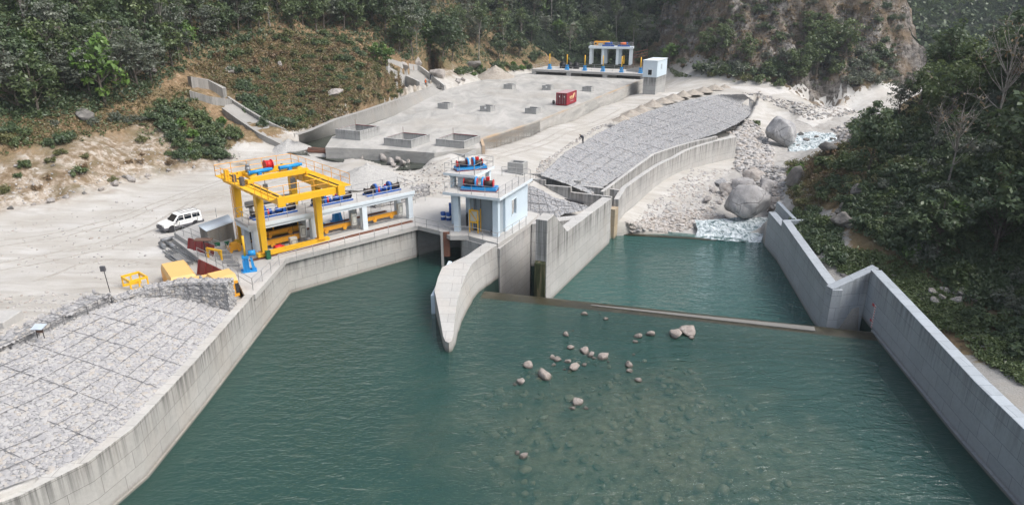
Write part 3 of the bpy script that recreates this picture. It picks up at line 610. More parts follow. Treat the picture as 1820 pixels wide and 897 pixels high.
# stilling pool left wall with its raised head
d0, d1 = SW0, SW1 + SWd*.1
swp = [on_line(px, py, d0, d1) for px, py in [(973, 392), (985, 381), (1008, 411), (1087, 352)]]
w = thing('pool_wall', 'concrete wall with a raised peaked head along the left of the lower pool', 'wall', (SW0.x, SW0.y, -1.8))
wall_mb(MB(), [tuple(p) for p in swp], -6.5, [p.z for p in swp], 1.25).build('wall', M['concrete_low'], w, True, .03)
e0 = swp[0] - SWd*.02; e0.z = 0; e1 = e0 + SWn*1.2
mg = thing('sluice_gate', 'dark mossy slot panel low in the near end of the peaked pool wall', 'gate', (e0.x, e0.y, -3))
MB().prism([(e0.x+SWn.x*.1, e0.y+SWn.y*.1), (e1.x, e1.y), (e1.x-SWd.x*.35, e1.y-SWd.y*.35), (e0.x+SWn.x*.1-SWd.x*.12, e0.y+SWn.y*.1-SWd.y*.12)], -6.5, [2.95, 2.95, 2.7, 2.7]).build('gate', M['moss'], mg, True)
w2 = thing('joint_pier', 'tan stained concrete joint strip between the lower pool wall and the curved wall', 'pier', (SW1.x, SW1.y, -1.8))
jp = SW1 + SWd*.12
M['tan_concrete'] = m_concrete('tan_concrete', (.48,.40,.29), 2.6, 1., .3, .4, -1.8)
MB().prism([tuple(jp[:2]), tuple((jp+SWd*1.5)[:2]), tuple((jp+SWd*1.5+SWn*1.5)[:2]), tuple((jp+SWn*1.5)[:2])], -5, 2.2).build('strip', M['tan_concrete'], w2, True)
# curved training walls, front and back
w = thing('training_wall', 'tall curved concrete wall with black run-off streaks beside the boulder bar', 'wall', tuple(TW[2]))
s_ = SW1 + SWd*1.64
tw = [(s_.x, s_.y)] + xy(TW)
tw = [(s_.x, s_.y)] + xy(resample(TW, 14)[1:])
wall_mb(MB(), tw, -5, [3.2] + [3.6]*4 + [3.55]*3 + [3.9]*6, .7).build('wall', M['concrete_train'], w, True, .03)
bt = [at(1073, 338, 4.2), at(1113, 308, 4.2), at(1163, 272, 4.2), at(1217, 254, 4.2), at(1276, 240, 4.2)]
w = thing('back_wall', 'lower stained concrete wall running parallel behind the curved river wall', 'wall', tuple(bt[2]))
wall_mb(MB(), xy(resample(bt, 12)), -5, [4.0]*12, .5).build('wall', M['concrete_train'], w, True, .03)
# stepped cross walls at the foot of the gabion slope
for nm, lab, pl_ in (('stepped_wall', 'stepped concrete wall crossing the foot of the stone slope, farther one', [(941, 309), (984, 309), (986, 321), (1030, 321), (1032, 330), (1100, 338)]),
                     ('stepped_wall', 'stepped concrete wall nearer the hoist house crossing to the lower pool wall', [(935, 318), (968, 320), (969, 329), (1014, 333), (1016, 342), (1086, 350)])):
    a, b = at(*pl_[0], 4.3), at(*pl_[-1], 3.7)
    q = [on_line(x, y, a, b) for x, y in pl_]
    for i in (1, 3):
        q[i+1].x, q[i+1].y = q[i].x+(q[-1].x-q[0].x)*.002, q[i].y+(q[-1].y-q[0].y)*.002
    o = wall_mb(MB(), [tuple(p) for p in q], -2, [p.z for p in q], .4).build(nm, M['concrete_low']); tag(o, lab, 'wall', 'stepped cross walls')
# right wall
w = thing('river_wall', 'long blue grey concrete wall zigzagging along the right side of both pools', 'wall', (31, 55, 0))
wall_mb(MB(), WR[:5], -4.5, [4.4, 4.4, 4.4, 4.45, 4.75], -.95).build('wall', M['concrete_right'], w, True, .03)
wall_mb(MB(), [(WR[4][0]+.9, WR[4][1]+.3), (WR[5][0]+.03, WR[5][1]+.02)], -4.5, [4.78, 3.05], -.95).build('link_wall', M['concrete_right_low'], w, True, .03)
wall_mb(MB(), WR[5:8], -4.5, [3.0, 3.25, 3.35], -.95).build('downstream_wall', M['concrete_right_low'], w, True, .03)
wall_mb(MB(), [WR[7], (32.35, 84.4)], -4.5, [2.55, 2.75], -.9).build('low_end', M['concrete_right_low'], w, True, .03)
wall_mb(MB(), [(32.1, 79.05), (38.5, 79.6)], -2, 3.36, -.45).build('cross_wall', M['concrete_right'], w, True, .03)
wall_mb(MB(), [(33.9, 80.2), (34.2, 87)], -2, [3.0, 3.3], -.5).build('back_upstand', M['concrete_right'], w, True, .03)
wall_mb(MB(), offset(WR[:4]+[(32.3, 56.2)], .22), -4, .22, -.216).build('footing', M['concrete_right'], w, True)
# weir crest
k = NT('wet_concrete'); pn = k.noise(k.pos((1,1,1)), .35, 5, .6); pn2 = k.noise(k.pos(), 3., 4)
M['wet'] = k.done(k.mix(k.ramp(pn, [(.55, 0.), (.7, .6)]), k.ramp(pn2, [(.3, (.022,.02,.011)), (.7, (.055,.048,.026))]), (.10,.09,.065)), .3, k.bump(pn2, .3, .02), spec=.5)
wr = thing('weir', 'low wet concrete weir crest crossing between the two pools', 'weir', tuple((WC0+WC1)/2))
L = (WC1-WC0).length
pf = [(2.6, -3), (2.3, -.22), (1.5, -.03), (.9, .06), (.3, .12), (-.1, .12), (-.45, .0), (-.9, -.5), (-1.5, -1.4), (-2.2, -2.6), (-2.2, -4.5)]
nst = 60; gp_ = np.array([[tuple(WC0 + wdir*(L+1.)*i/nst + wup*a + Vector((0,0,b))) for a, b in pf] for i in range(nst+1)])
MB().grid(gp_[:, ::-1]).build('crest', M['wet'], wr, True)
M['dry_sill'] = m_concrete('dry_sill', (.20,.195,.18), None, panel=False)
sl = []
MB().hexa([tuple(WC0+wdir*t+wup*a+Vector((0,0,z))) for z in (.02, .17) for t, a in ((11, .62), (31.2, .95), (31.2, .1), (11, .4))]).build('dry_sill', M['dry_sill'], wr, True)
# end sill of the stilling pool
es = [at(1098, 417, -1.75), at(1225, 424, -1.75), at(1356, 434, -1.75)]
tag(wall_mb(MB(), xy(es), -5, [-1.72, -1.74, -1.9], .7).build('end_sill', M['wet']), 'submerged concrete end sill where the lower pool spills into white water', 'sill')
# water level gauge on the right wall
gz = thing('water_gauge', 'red and white painted water level gauge on the right wall', 'gauge', (32.2, 54.3, 0))
wa, wb_ = WR[3], WR[4]; gdir = Vector((wb_[0]-wa[0], wb_[1]-wa[1], 0)).normalized(); gn_ = Vector((-gdir.y, gdir.x, 0))
gp0 = on_line(1551, 576, wa, wb_); gp0.z = 0
def gq(mb, s, z0, z1, wd, off):
    a = gp0 + gdir*s + gn_*off; b = a + gdir*wd
    mb.hexa([(a.x,a.y,z0),(b.x,b.y,z0),(b.x-gn_.x*.02,b.y-gn_.y*.02,z0),(a.x-gn_.x*.02,a.y-gn_.y*.02,z0),(a.x,a.y,z1),(b.x,b.y,z1),(b.x-gn_.x*.02,b.y-gn_.y*.02,z1),(a.x-gn_.x*.02,a.y-gn_.y*.02,z1)])
mb = MB(); gq(mb, 0, .1, 2.3, .3, .012); mb.build('scale_board', M['car_white'], gz, True)
for i in range(9): mb = MB(); gq(mb, .02, .15+i*.24, .27+i*.24, .16, .024); mb.build('mark', M['red'], gz, True)
for q in ((.34, 2.0, 2.25, .5, .014), (.34, .55, .75, .4, .014)): mb = MB(); gq(mb, *q); mb.build('number_plate', M['red'], gz, True)

# ------------------------------------------------------------------ stones
def ico(sub):
    bm = bmesh.new(); bmesh.ops.create_icosphere(bm, subdivisions=sub, radius=1)
    V = np.array([v.co[:] for v in bm.verts]); Fs = np.array([[v.index for v in f.verts] for f in bm.faces]); bm.free(); return V, Fs
I1, F1 = ico(1); I2, F2 = ico(2); I3, F3 = ico(3); I4, F4 = ico(4)
def lump(V, rng, amp=.35, cuts=7, lo=.55, hi=.9):
    W = V.copy()
    for _ in range(cuts):
        n = rng.normal(size=3); n /= np.linalg.norm(n); d = rng.uniform(lo, hi); s = W@n; k = s > d; W[k] -= np.outer(s[k]-d, n)*.92
    return W*(1 + (rng.random((len(W), 1))-.5)*amp*.35)
def stones_mesh(name, P_, N_, size, mats, proto=(I1, F1), flat=.55, parent=None, sink=.25, seed=1, smooth=False, tint=None):
    rng = np.random.default_rng(seed); n = len(P_); V0, F0 = proto; nv = len(V0)
    lib = np.stack([lump(V0, rng, .5, 6) for _ in range(24)])
    B = lib[rng.integers(0, 24, n)].copy()
    s = size*rng.lognormal(0, .28, (n, 1)); sc_ = np.concatenate([s*rng.uniform(.9, 1.35, (n,1)), s*rng.uniform(.75, 1.05, (n,1)), s*flat*rng.uniform(.8, 1.2, (n,1))], 1)
    B = B*sc_[:,None,:]; a = rng.random(n)*6.283; ca, sa = np.cos(a)[:,None], np.sin(a)[:,None]
    x = B[:,:,0]*ca - B[:,:,1]*sa; y = B[:,:,0]*sa + B[:,:,1]*ca; z = B[:,:,2]
    N_ = N_/np.linalg.norm(N_, axis=1, keepdims=True); ref = np.tile([1.,.02,0], (n,1)); T = np.cross(N_, np.cross(ref, N_)); T /= np.linalg.norm(T, axis=1, keepdims=True); Bt = np.cross(N_, T)
    off = P_ + N_*(sc_[:,2:3]*(1-2*sink))
    V = off[:,None,:] + x[...,None]*T[:,None] + y[...,None]*Bt[:,None] + z[...,None]*N_[:,None]
    Fq = (F0[None] + (np.arange(n)*nv)[:,None,None]).reshape(-1, F0.shape[1])
    tn = rng.random(n) if tint is None else tint
    return np_mesh(name, V.reshape(-1,3), Fq, mats, parent, smooth, {'tint': np.repeat(tn, nv)})
def loft_pts(rows, spacing, rng, jit=.45):
    L_ = np.mean([np.linalg.norm(np.diff(np.array([tuple(p) for p in r]), axis=0), axis=1).sum() for r in rows]); A0 = resample(rows[0], 40); A1 = resample(rows[-1], 40)
    Wd = np.linalg.norm(A1-A0, axis=1).mean(); nu = max(2, int(L_/spacing)); nv = max(2, int(Wd/spacing))
    P_ = loft(rows, nu, nv); N = np.cross(np.gradient(P_, axis=1), np.gradient(P_, axis=0)); N = N/np.maximum(np.linalg.norm(N, axis=2, keepdims=True), 1e-9); N[N[...,2] < 0] *= -1
    gu = np.gradient(P_, axis=1); gv = np.gradient(P_, axis=0); P_ = P_ + gu*rng.uniform(-jit, jit, (*P_.shape[:2],1)) + gv*rng.uniform(-jit, jit, (*P_.shape[:2],1))
    return P_.reshape(-1,3), N.reshape(-1,3)
k = NT('gabion_fill'); pn = k.noise(k.pos(), 6., 5, .7); M['fill'] = k.done(k.ramp(pn, [(.35, (.20,.20,.205)), (.65, (.36,.36,.36))]), .95, k.bump(pn, .8, .1))
def gabion_surface(name, label, rows, size, sp, mat, seam_u, seam_v, proto, seed, wire=.03, wob=.1):
    t = thing(name, label, 'gabion', tuple(np.mean([tuple(p) for p in rows[0]], 0)))
    g = loft(rows, 60, 14); MB().grid(g).build('mattress', M['fill'], t, True)
    rng = np.random.default_rng(seed); P_, N = loft_pts(rows, sp, rng)
    o = stones_mesh('stones', P_, N, size, mat, proto, .34, None, .3, seed); o.parent = t; o.matrix_parent_inverse = t.matrix_world.inverted(); tag(o, kind='stuff')
    gw = loft(rows, 140, seam_v*5+1); gw[:,:,2] += size*.62 + (np.random.default_rng(2).random(gw.shape[:2])-.5)*wob
    mb = MB()
    for j in range(0, gw.shape[0], 5):
        if 0 < j < gw.shape[0]-1: mb.tube([tuple(p) for p in gw[j]], wire, 4)
    for i in range(6, 140, max(1, 140//seam_u)): mb.tube([tuple(p) for p in gw[:, i]], wire*.8, 4)
    mb.build('seam_wire', M['wire'], t, True); return t
LG_mid = [a.lerp(b, .5) + Vector((0,0,.15)) for a, b in zip(LG_bot, LG_top)]
gabion_surface('gabion_mattress', 'pale stone gabion mattress sloping up behind the left retaining wall', [LG_bot, LG_mid, LG_top], .135, .158, M['gabion'], 18, 8, (I1, F1), 3, .028)
GS_mid = [resample(GS_bot, 8)[i]*.5 + resample(GS_top, 8)[i]*.5 + np.array([0,0,.2]) for i in range(8)]
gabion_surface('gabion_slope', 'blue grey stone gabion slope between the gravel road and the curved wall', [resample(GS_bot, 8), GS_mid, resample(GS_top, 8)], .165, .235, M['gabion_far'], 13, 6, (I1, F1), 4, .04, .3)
def gabion_wall(name, label, pts, z0, zt, th, size, sp, seed, mat='gabion'):      # block wall: face line pts, body to the left
    n = len(pts); zt = zt if isinstance(zt, (list, tuple)) else [zt]*n; z0 = z0 if isinstance(z0, (list, tuple)) else [z0]*n
    t = thing(name, label, 'gabion', (pts[0][0], pts[0][1], z0[0])); b = offset(pts, th); rng = np.random.default_rng(seed)
    a0 = [Vector((p[0], p[1], z)) for p, z in zip(pts, z0)]; a1 = [Vector((p[0], p[1], z)) for p, z in zip(pts, zt)]; b1 = [Vector((p.x, p.y, z)) for p, z in zip(b, zt)]; b0 = [Vector((p.x, p.y, z)) for p, z in zip(b, z0)]
    mb = MB(); P_ = []; N = []
    faces = [(a0, a1), (a1, b1), (b0, b1), ([a0[0], b0[0]], [a1[0], b1[0]]), ([a0[-1], b0[-1]], [a1[-1], b1[-1]])]
    cen = np.mean([tuple(v) for v in a0+a1+b0+b1], 0)
    for fi, (r0, r1) in enumerate(faces):
        mb.grid(loft([r0, r1], 20, 4)); p, nn = loft_pts([r0, r1], sp, rng, .3)
        if fi == 1: nn[nn[:,2] < 0] *= -1
        elif fi in (0, 2):
            dd = np.array([b[0].x-pts[0][0], b[0].y-pts[0][1], 0]); s = np.sign((nn*dd).sum(1)); nn *= (-s if fi == 0 else s)[:,None]
        else:
            s = np.sign(((p-cen)*nn).sum(1)); nn *= s[:,None]
        P_.append(p); N.append(nn)
    mb.build('basket_core', M['fill'], t, True)
    o = stones_mesh('stones', np.concatenate(P_), np.concatenate(N), size, M[mat], (I1, F1), .42, None, .42, seed); o.parent = t; o.matrix_parent_inverse = t.matrix_world.inverted(); tag(o, kind='stuff')
    mb = MB(); L0 = sum((a1[i+1]-a1[i]).length for i in range(n-1)); nn = max(2, int(L0/1.0)); off = [Vector((pts[i][0]-(b[i].x-pts[i][0])*.06, pts[i][1]-(b[i].y-pts[i][1])*.06, 0)) for i in range(n)]
    q0 = resample([(o_.x, o_.y, z) for o_, z in zip(off, z0)], nn+1); q1 = resample([(o_.x, o_.y, z+.12) for o_, z in zip(off, zt)], nn+1); q2 = resample([(p.x, p.y, p.z+.12) for p in b1], nn+1)
    for i in range(nn+1): mb.tube([tuple(q0[i]), tuple(q1[i]), tuple(q2[i])], .022, 4)
    mb.tube([tuple(p) for p in q1], .022, 4); mb.tube([tuple(p) for p in (q0+q1)/2], .022, 4)
    mb.build('seam_wire', M['wire'], t, True); return t
wz = [Vector((-23.25, 52.5, 0)), Vector((-27.0, 52.6, 0)), Vector((-29.3, 51.6, 0)), Vector((-31.0, 50.0, 0))]
gabion_wall('gabion_wall', 'upright gabion wall of wired stone baskets in front of the yellow boxes', [tuple(p) for p in reversed(wz)], [5.2, 4.9, 4.3, 3.6], [5.75, 5.95, 6.12, 6.15], 1.1, .14, .18, 6)
cr = [(-66, 18.2), (-60, 22), (-47, 30), (-38, 36.5), (-35.2, 38.3), (-33.5, 41.5), (-32.3, 45.5), (-31.2, 49.4)]
gabion_wall('gabion_kerb', 'low gabion kerb of wired stones along the crest of the left mattress', cr, [5.9]*7+[5.6], [6.45]*6+[6.5, 6.45], 1.3, .17, .28, 8)
gabion_surface('gabion_apron', 'small grey stone gabion apron between the hoist house and the stepped walls', [[at(938, 398, 3.4), at(980, 392, 3.3), at(1000, 380, 3.2), at(1046, 372, 2.9)], [at(938, 330, 4.3), at(962, 338, 4.0), at(985, 352, 3.5), at(1040, 366, 3.0)]], .17, .26, M['gabion_far'], 8, 4, (I1, F1), 14, .035)
gabion_wall('gabion_wall', 'grey gabion wall behind the blue drums beside the gate deck', [tuple(p) for p in (G(16, 9), G(20.5, 8.6), G(24.5, 9.5))], 3.6, 5.0, 1.2, .19, .3, 9)
# ------------------------------------------------------------------ haze: pale air over the whole valley
HAZE = .00026
hz_m = bpy.data.materials.new('haze'); hz_m.use_nodes = True; ht = hz_m.node_tree; ht.nodes.clear()
ho = ht.nodes.new('ShaderNodeOutputMaterial'); hv = ht.nodes.new('ShaderNodeVolumePrincipled'); hv.inputs['Color'].default_value = (.80, .88, .95, 1); hv.inputs['Density'].default_value = HAZE; hv.inputs['Anisotropy'].default_value = .2
ht.links.new(hv.outputs[0], ho.inputs['Volume'])
tag(MB().box(-560, 600, -120, 800, -14, 245).build('haze', hz_m), kind='stuff')
# ------------------------------------------------------------------ tracks worn into the gravel
k = NT('track'); pn = k.noise(k.pos(), 1.2, 6, .7); pn2 = k.noise(k.pos(), .2, 4, .6)
M['track'] = k.done(k.mix(k.ramp(pn2, [(.4, 0.), (.6, .6)]), k.ramp(pn, [(.3, (.46,.445,.42)), (.7, (.60,.59,.57))]), (.44,.41,.37)), .95, k.bump(pn, .4, .06), spec=.1)
def track(name, px, wd, up=.10, mat='track'):
    h_ = hit([p[0] for p in px], [p[1] for p in px]); q = resample([tuple(a) for a in h_], 50); o_ = offset([tuple(a) for a in q], wd/2); o2 = offset([tuple(a) for a in q], -wd/2); g = []
    for f in np.linspace(0, 1, 9):
        x = np.array([a.x*(1-f)+b.x*f for a, b in zip(o_, o2)]); y = np.array([a.y*(1-f)+b.y*f for a, b in zip(o_, o2)])
        g.append(np.stack([x, y, hgt(x, y)+up-(up*1.6)*(2*abs(f-.5))**3], 1))
    tag(MB().grid(np.array(g)).build(name, M[mat]), kind='structure')
track('road', [(1185,172),(1240,160),(1300,155),(1360,164),(1430,174),(1500,176),(1560,168),(1606,160)], 5)
track('track', [(1430,220),(1455,208),(1475,198),(1500,189),(1535,181)], 6)
k = NT('rut'); pn = k.noise(k.pos(), 2.2, 6, .7); M['rut'] = k.done(k.ramp(pn, [(.35, (.30,.28,.245)), (.65, (.42,.40,.37))]), .95, k.bump(pn, .5, .05), spec=.1)
for px in ([(0,468),(80,455),(180,432),(260,405),(340,360),(420,332),(520,312)], [(0,482),(90,466),(200,440),(278,408),(352,364),(430,336),(520,316)], [(0,430),(120,412),(220,385),(320,345),(400,318)], [(0,440),(120,421),(226,392),(330,350),(405,322)], [(60,500),(140,470),(200,462),(270,470)], [(740,330),(830,302),(930,262),(1040,222),(1150,182)], [(740,337),(838,308),(940,267),(1050,226),(1158,185)], [(600,330),(680,318),(760,300),(800,282)]):
    track('wheel_track', px, .55, .03, 'rut')

# ================================================================== things built by people
def D(px, py, z=3.8): return at(px, py, z)
def Gz(px, py, z=3.8): v = MG.inverted() @ at(px, py, z); return v
def basis(p, q, z=None):                 # frame at p, x axis towards q (plan)
    return frame(p[0], p[1], p[2] if z is None else z, math.degrees(math.atan2(q[1]-p[1], q[0]-p[0])))
def railing(label, pts, h=1.1, gap=1.7, mat='rail', r=.028, mids=(.55,), group='tubular railings', name='railing', post_r=.032):
    pts = [Vector(p) for p in pts]; t = thing(name, label, 'railing', tuple(pts[0]), group)
    mi = t.matrix_world.inverted()
    for zz in (h, *mids):
        MB().tube([tuple(mi @ (p + Vector((0,0,zz)))) for p in pts], r, 5).build('rail', M[mat], t)
    pm = MB().cyl((0,0,0), (0,0,h), post_r, 5).build('post', M[mat], t); first = True
    for i, (a, b) in enumerate(zip(pts[:-1], pts[1:])):
        n = max(1, round((b-a).length/gap))
        for j in range(n + (i == len(pts)-2)):
            q = mi @ a.lerp(b, j/n)
            if first: pm.location = q; first = False
            else: c = pm.copy(); COL.objects.link(c); c.parent = t; c.location = q
    return t
DZ = 3.8
railing('grey railing along the front edge of the crane deck above the pool', [D(450, 515), D(497, 471), D(738, 402.5), D(779, 411), D(800, 420)], gap=1.9)
railing('grey railing round the apron in front of the pale blue hoist house', [D(800, 420), D(833, 419.5), D(884, 432), D(935, 400)], gap=1.8)
railing('grey railing on the left edge of the deck beside the red sheets', [D(450, 515), D(425, 500), D(385, 474), D(352, 458)], gap=1.9)
railing('short grey railing on the stair behind the blue hoist stand', [D(425, 478, 3.9), D(405, 463, 3.9), D(412, 445, 3.9)], gap=1.5)
railing('grey railing along the raised slab beside the white car', [D(312, 414, 4.35), D(342, 424, 4.35), D(378, 442, 4.2), D(405, 452, 3.9)], gap=1.8)
railing('thin grey railing behind the white car and tin shed', [D(320, 404, 4.35), D(352, 395, 4.35), D(385, 386, 4.35)], gap=2.4)
railing('grey railing behind the gate frame in front of the gabion wall', [G(16.2, 8.2, 3.8), G(19.5, 7.6, 3.8), G(22.5, 7.6, 3.8)], gap=1.6)

# ---- white gate hoist frame
gf = thing('hoist_gantry', 'long white painted gate hoist frame of columns and beams on the crane deck', 'gate frame', MG @ Matrix.Translation((7.5, 3.9, DZ)))
gi = gf.matrix_world.inverted() @ MG
def gpart(name, mb, mat, parent=None, bevel=0):
    o = mb.build(name, mat, gf); o.matrix_parent_inverse = Matrix(); o.matrix_local = gi; return o
SC = [-1.9, 4.3, 10.4, 16.5]
gpart('platform', MB().box(-2.35, 17.35, 2.35, 5.75, 6.82, 7.1), M['deck'])
gpart('front_beam', MB().box(-2.3, 17.3, 2.42, 2.92, 6.42, 6.815), M['white'])
gpart('back_beam', MB().box(-2.3, 17.3, 5.15, 5.6, 6.42, 6.815), M['white'])
gpart('fascia', MB().box(-2.38, 17.38, 2.30, 2.345, 6.72, 7.09), M['white'])
gpart('end_beam', MB().box(-2.3, -1.95, 2.93, 5.14, 6.42, 6.815), M['white'])
for i, s in enumerate(SC):
    gpart('column', MB().box(s, s+.6, 2.45, 3.05, DZ, 6.415), M['white'])
    gpart('column', MB().box(s-.02, s+.5, 4.75, 5.5, DZ, 6.415), M['white'])
    if i: gpart('cross_beam', MB().box(s+.05, s+.5, 3.06, 5.14, 6.44, 6.81), M['white'])
railing('grey railing round the top of the white gate frame', [G(4.2, 5.6, 7.1), G(-2.2, 5.6, 7.1), G(-2.2, 2.5, 7.1), G(11.9, 2.5, 7.1), G(12, 2.5, 7.1), G(17.2, 2.5, 7.1), G(17.2, 5.6, 7.1), G(5.0, 5.6, 7.1)], gap=1.9, h=1.05)
# ---- winches
def make_winch(label, group, Mx):
    t = thing('winch', label, 'winch', Mx, group)
    fr = MB(); fr.box(-1.15, 1.15, -.55, -.38, 0, .2).box(-1.15, 1.15, .38, .55, 0, .2).box(-1.15, -1.0, -.37, .37, .0, .19).box(1.0, 1.15, -.37, .37, 0, .19).box(-.08, .08, -.37, .37, 0, .19)
    fr.build('base_frame', M['blue'], t)
    MB().cyl((-1.0, .05, .55), (-.15, .05, .55), .24, 14).build('drum', M['rope'], t)
    MB().cyl((-.12, .05, .6), (.02, .05, .6), .46, 18).cyl((-1.12, .05, .55), (-1.03, .05, .55), .34, 14).build('gear_wheel', M['dark'], t)
    h = MB(); h.prism([(.06,-.4),(.34,-.4),(.34,.45),(.06,.45)], .2, .8); h.cyl((.06, .02, .78), (.34, .02, .78), .4, 14); h.build('gearbox', M['blue'], t)
    MB().cyl((.36, .05, .5), (.95, .05, .5), .25, 12).cyl((.95, .05, .5), (1.05, .05, .5), .16, 10).build('motor', M['blue'], t)
    MB().cyl((.5, -.3, .2), (.5, -.3, .62), .12, 8).cyl((.42, -.3, .7), (.58, -.3, .7), .13, 8).build('brake', M['red'], t)
    return t
gw = 'blue winches on the white gate frame'
wn = [(-.1, 'blue winch at the left end of the white frame under the crane'), (2.3, 'blue winch on the white frame between the two crane girders'), (6.6, 'blue winch just right of the yellow crane legs'), (8.9, 'blue winch left of the middle column of the white frame'),
      (13.0, 'left winch of the pair at the right end of the white frame'), (15.2, 'rightmost blue winch on the white gate frame')]
w0 = None
for i, (s, lb) in enumerate(wn):
    Mx = MG @ Matrix.Translation((s, 4.1, 7.105)) @ Matrix.Rotation(R(180 if i % 2 else 0), 4, 'Z')
    if w0 is None: w0 = make_winch(lb, gw, Mx)
    else: dup(w0, Mx, lb)
# ---- gates: yellow lifting beams between the columns
def gate(label, s0, s1, y, z, h=.36, d=.3, extra=None):
    t = thing('lifting_beam', label, 'beam', MG @ Matrix.Translation((s0, y, z)), 'yellow lifting beams'); L = s1-s0
    MB().box(0, L, 0, d, 0, h).build('beam', M['orange_yellow'], t)
    for f in (.3, .72):
        MB().cyl((L*f, -.16, -.02), (L*f, -.02, -.02), .24, 12).build('roller', M['orange_yellow'], t)
        MB().box(L*f-.12, L*f+.12, -.02, -.005, -.1, h*.8).build('bracket', M['orange_yellow'], t)
    for f in (.25, .75): MB().cyl((L*f, d*.5, h), (L*f, d*.5, 6.4-z), .025, 4).build('rope', M['dark'], t)
    return t
gate('lower yellow lifting beam in the left bay of the gate frame', -1.2, 4.2, 3.7, 4.15, .5)
gate('upper yellow lifting beam in the left bay before the black screen', -1.2, 4.2, 4.3, 4.95, .4)
gate('yellow lifting beam with rollers in the middle bay of the frame', 4.95, 10.3, 3.8, 4.2, .4)
gate('yellow lifting beam with rollers in the right bay of the frame', 11.05, 16.4, 3.8, 4.2, .4)
t = thing('screen_panel', 'black mesh screen panel hanging in the left bay of the gate frame', 'screen', MG @ Matrix.Translation((-1.2, 5.56, 4.5)))
MB().box(0, 5.4, 0, .06, 0, 1.9).build('panel', M['black'], t); MB().box(2.6, 2.72, -.03, -.002, 0, 1.9).build('stile', M['yellow'], t)
for s, lb in ((4.6, 'middle bay'), (10.7, 'right bay')):
    t = thing('slot_cover', f'long grey steel slot cover lying on the deck in the {lb}', 'cover', MG @ Matrix.Translation((s+.3, 3.25, DZ)))
    MB().box(0, 5.0, 0, .25, .004, .14).build('cover', M['steel'], t)
# ---- control cabinets
def cabinet(Mx, label, w=.62, d=.4, h=1.3, leg=.55):
    t = thing('control_cabinet', label, 'cabinet', Mx, 'control cabinets on the gate deck')
    MB().box(0, w, 0, d, leg, leg+h).build('body', M['cabinet'], t, bevel=.02); MB().box(.08, w-.08, -.02, -.003, leg+.2, leg+h-.25).build('door', M['grey_plastic'], t); MB().box(.13, w-.13, -.03, -.021, leg+.25, leg+h-.3).build('door_panel', M['cabinet'], t)
    for x in (.06, w-.06):
        for y in (.06, d-.06): MB().cyl((x, y, 0), (x, y, leg), .03, 4).build('leg', M['rail'], t)
for s, lb in ((-.95, 'cream control cabinet at the left end column of the gate frame'), (3.35, 'cream control cabinet at the column beside the red pump'), (9.45, 'cream control cabinet in front of the man in the lime vest'), (15.55, 'cream control cabinet at the right end column of the gate frame')):
    cabinet(MG @ Matrix.Translation((s, 3.15, DZ)) , lb)
cabinet(MG @ Matrix.Translation((1.6, 1.95, DZ)), 'small white cabinet on the deck edge right of the red pump', .75, .5, 1.05, .12)
cabinet(MG @ Matrix.Translation((7.9, 8.5, DZ)), 'cream cabinet standing behind the middle bay of the frame', .7, .4, 1.3, .3)
# ---- gantry crane
cr_ = thing('gantry_crane', 'yellow gantry crane standing over the left bays of the white gate frame', 'crane', MG @ Matrix.Translation((1.6, 3.5, DZ)))
ci = cr_.matrix_world.inverted() @ MG
def cpart(name, mb, mat, parent=None):
    o = mb.build(name, mat, parent or cr_)
    if parent is None: o.matrix_local = ci
    return o
CZ = 10.15
def leg(mb, s, y0, y1, zt):
    a = (.26, .26); b = (.36, .34)
    return mb.hexa([(s-a[0],y0-a[1],4.42),(s+a[0],y0-a[1],4.42),(s+a[0],y0+a[1],4.42),(s-a[0],y0+a[1],4.42),(s-b[0],y1-b[1],zt),(s+b[0],y1-b[1],zt),(s+b[0],y1+b[1],zt),(s-b[0],y1+b[1],zt)])
for s in (-1.45, 4.65):
    cpart('leg', leg(MB(), s, 1.45, 1.3, CZ), M['yellow']); cpart('leg', leg(MB(), s, 6.9, 6.6, CZ), M['yellow'])
    g = MB(); g.hexa([(s-.3,-3.7,CZ+.25),(s+.3,-3.7,CZ+.25),(s+.3,.4,CZ+.002),(s-.3,.4,CZ+.002),(s-.3,-3.7,CZ+.8),(s+.3,-3.7,CZ+.8),(s+.3,.4,CZ+.8),(s-.3,.4,CZ+.8)])
    g.box(s-.3, s+.3, .401, 9.2, CZ+.002, CZ+.8); g.box(s-.42, s+.42, -3.7, 9.2, CZ+.802, CZ+.86); cpart('girder', g, M['yellow'])
    cpart('crane_rail', MB().box(s-.06, s+.06, -3.4, 9., CZ+.862, CZ+.95), M['dark'])
    cpart('end_bracket', MB().box(s-.34, s+.38, -3.95, -3.705, CZ+.02, CZ+.95), M['yellow'])
cpart('tie_beam', MB().box(-1.05, 4.25, -3.68, -3.2, CZ+.2, CZ+.78), M['yellow']); cpart('tie_beam', MB().box(-1.05, 4.25, 8.7, 9.15, CZ+.2, CZ+.78), M['yellow'])
cpart('sill_beam', MB().box(-2.2, 5.6, 1.2, 1.7, 4.02, 4.415), M['yellow']); cpart('sill_beam', MB().box(-2.2, 5.6, 6.65, 7.15, 4.02, 4.415), M['yellow'])
for s in (-1.9, 5.2):
    for y in (1.45, 6.9): cpart('wheel', MB().cyl((s, y-.1, 3.98), (s, y+.1, 3.98), .18, 12), M['dark'])
for y in (1.28, 1.46): pass
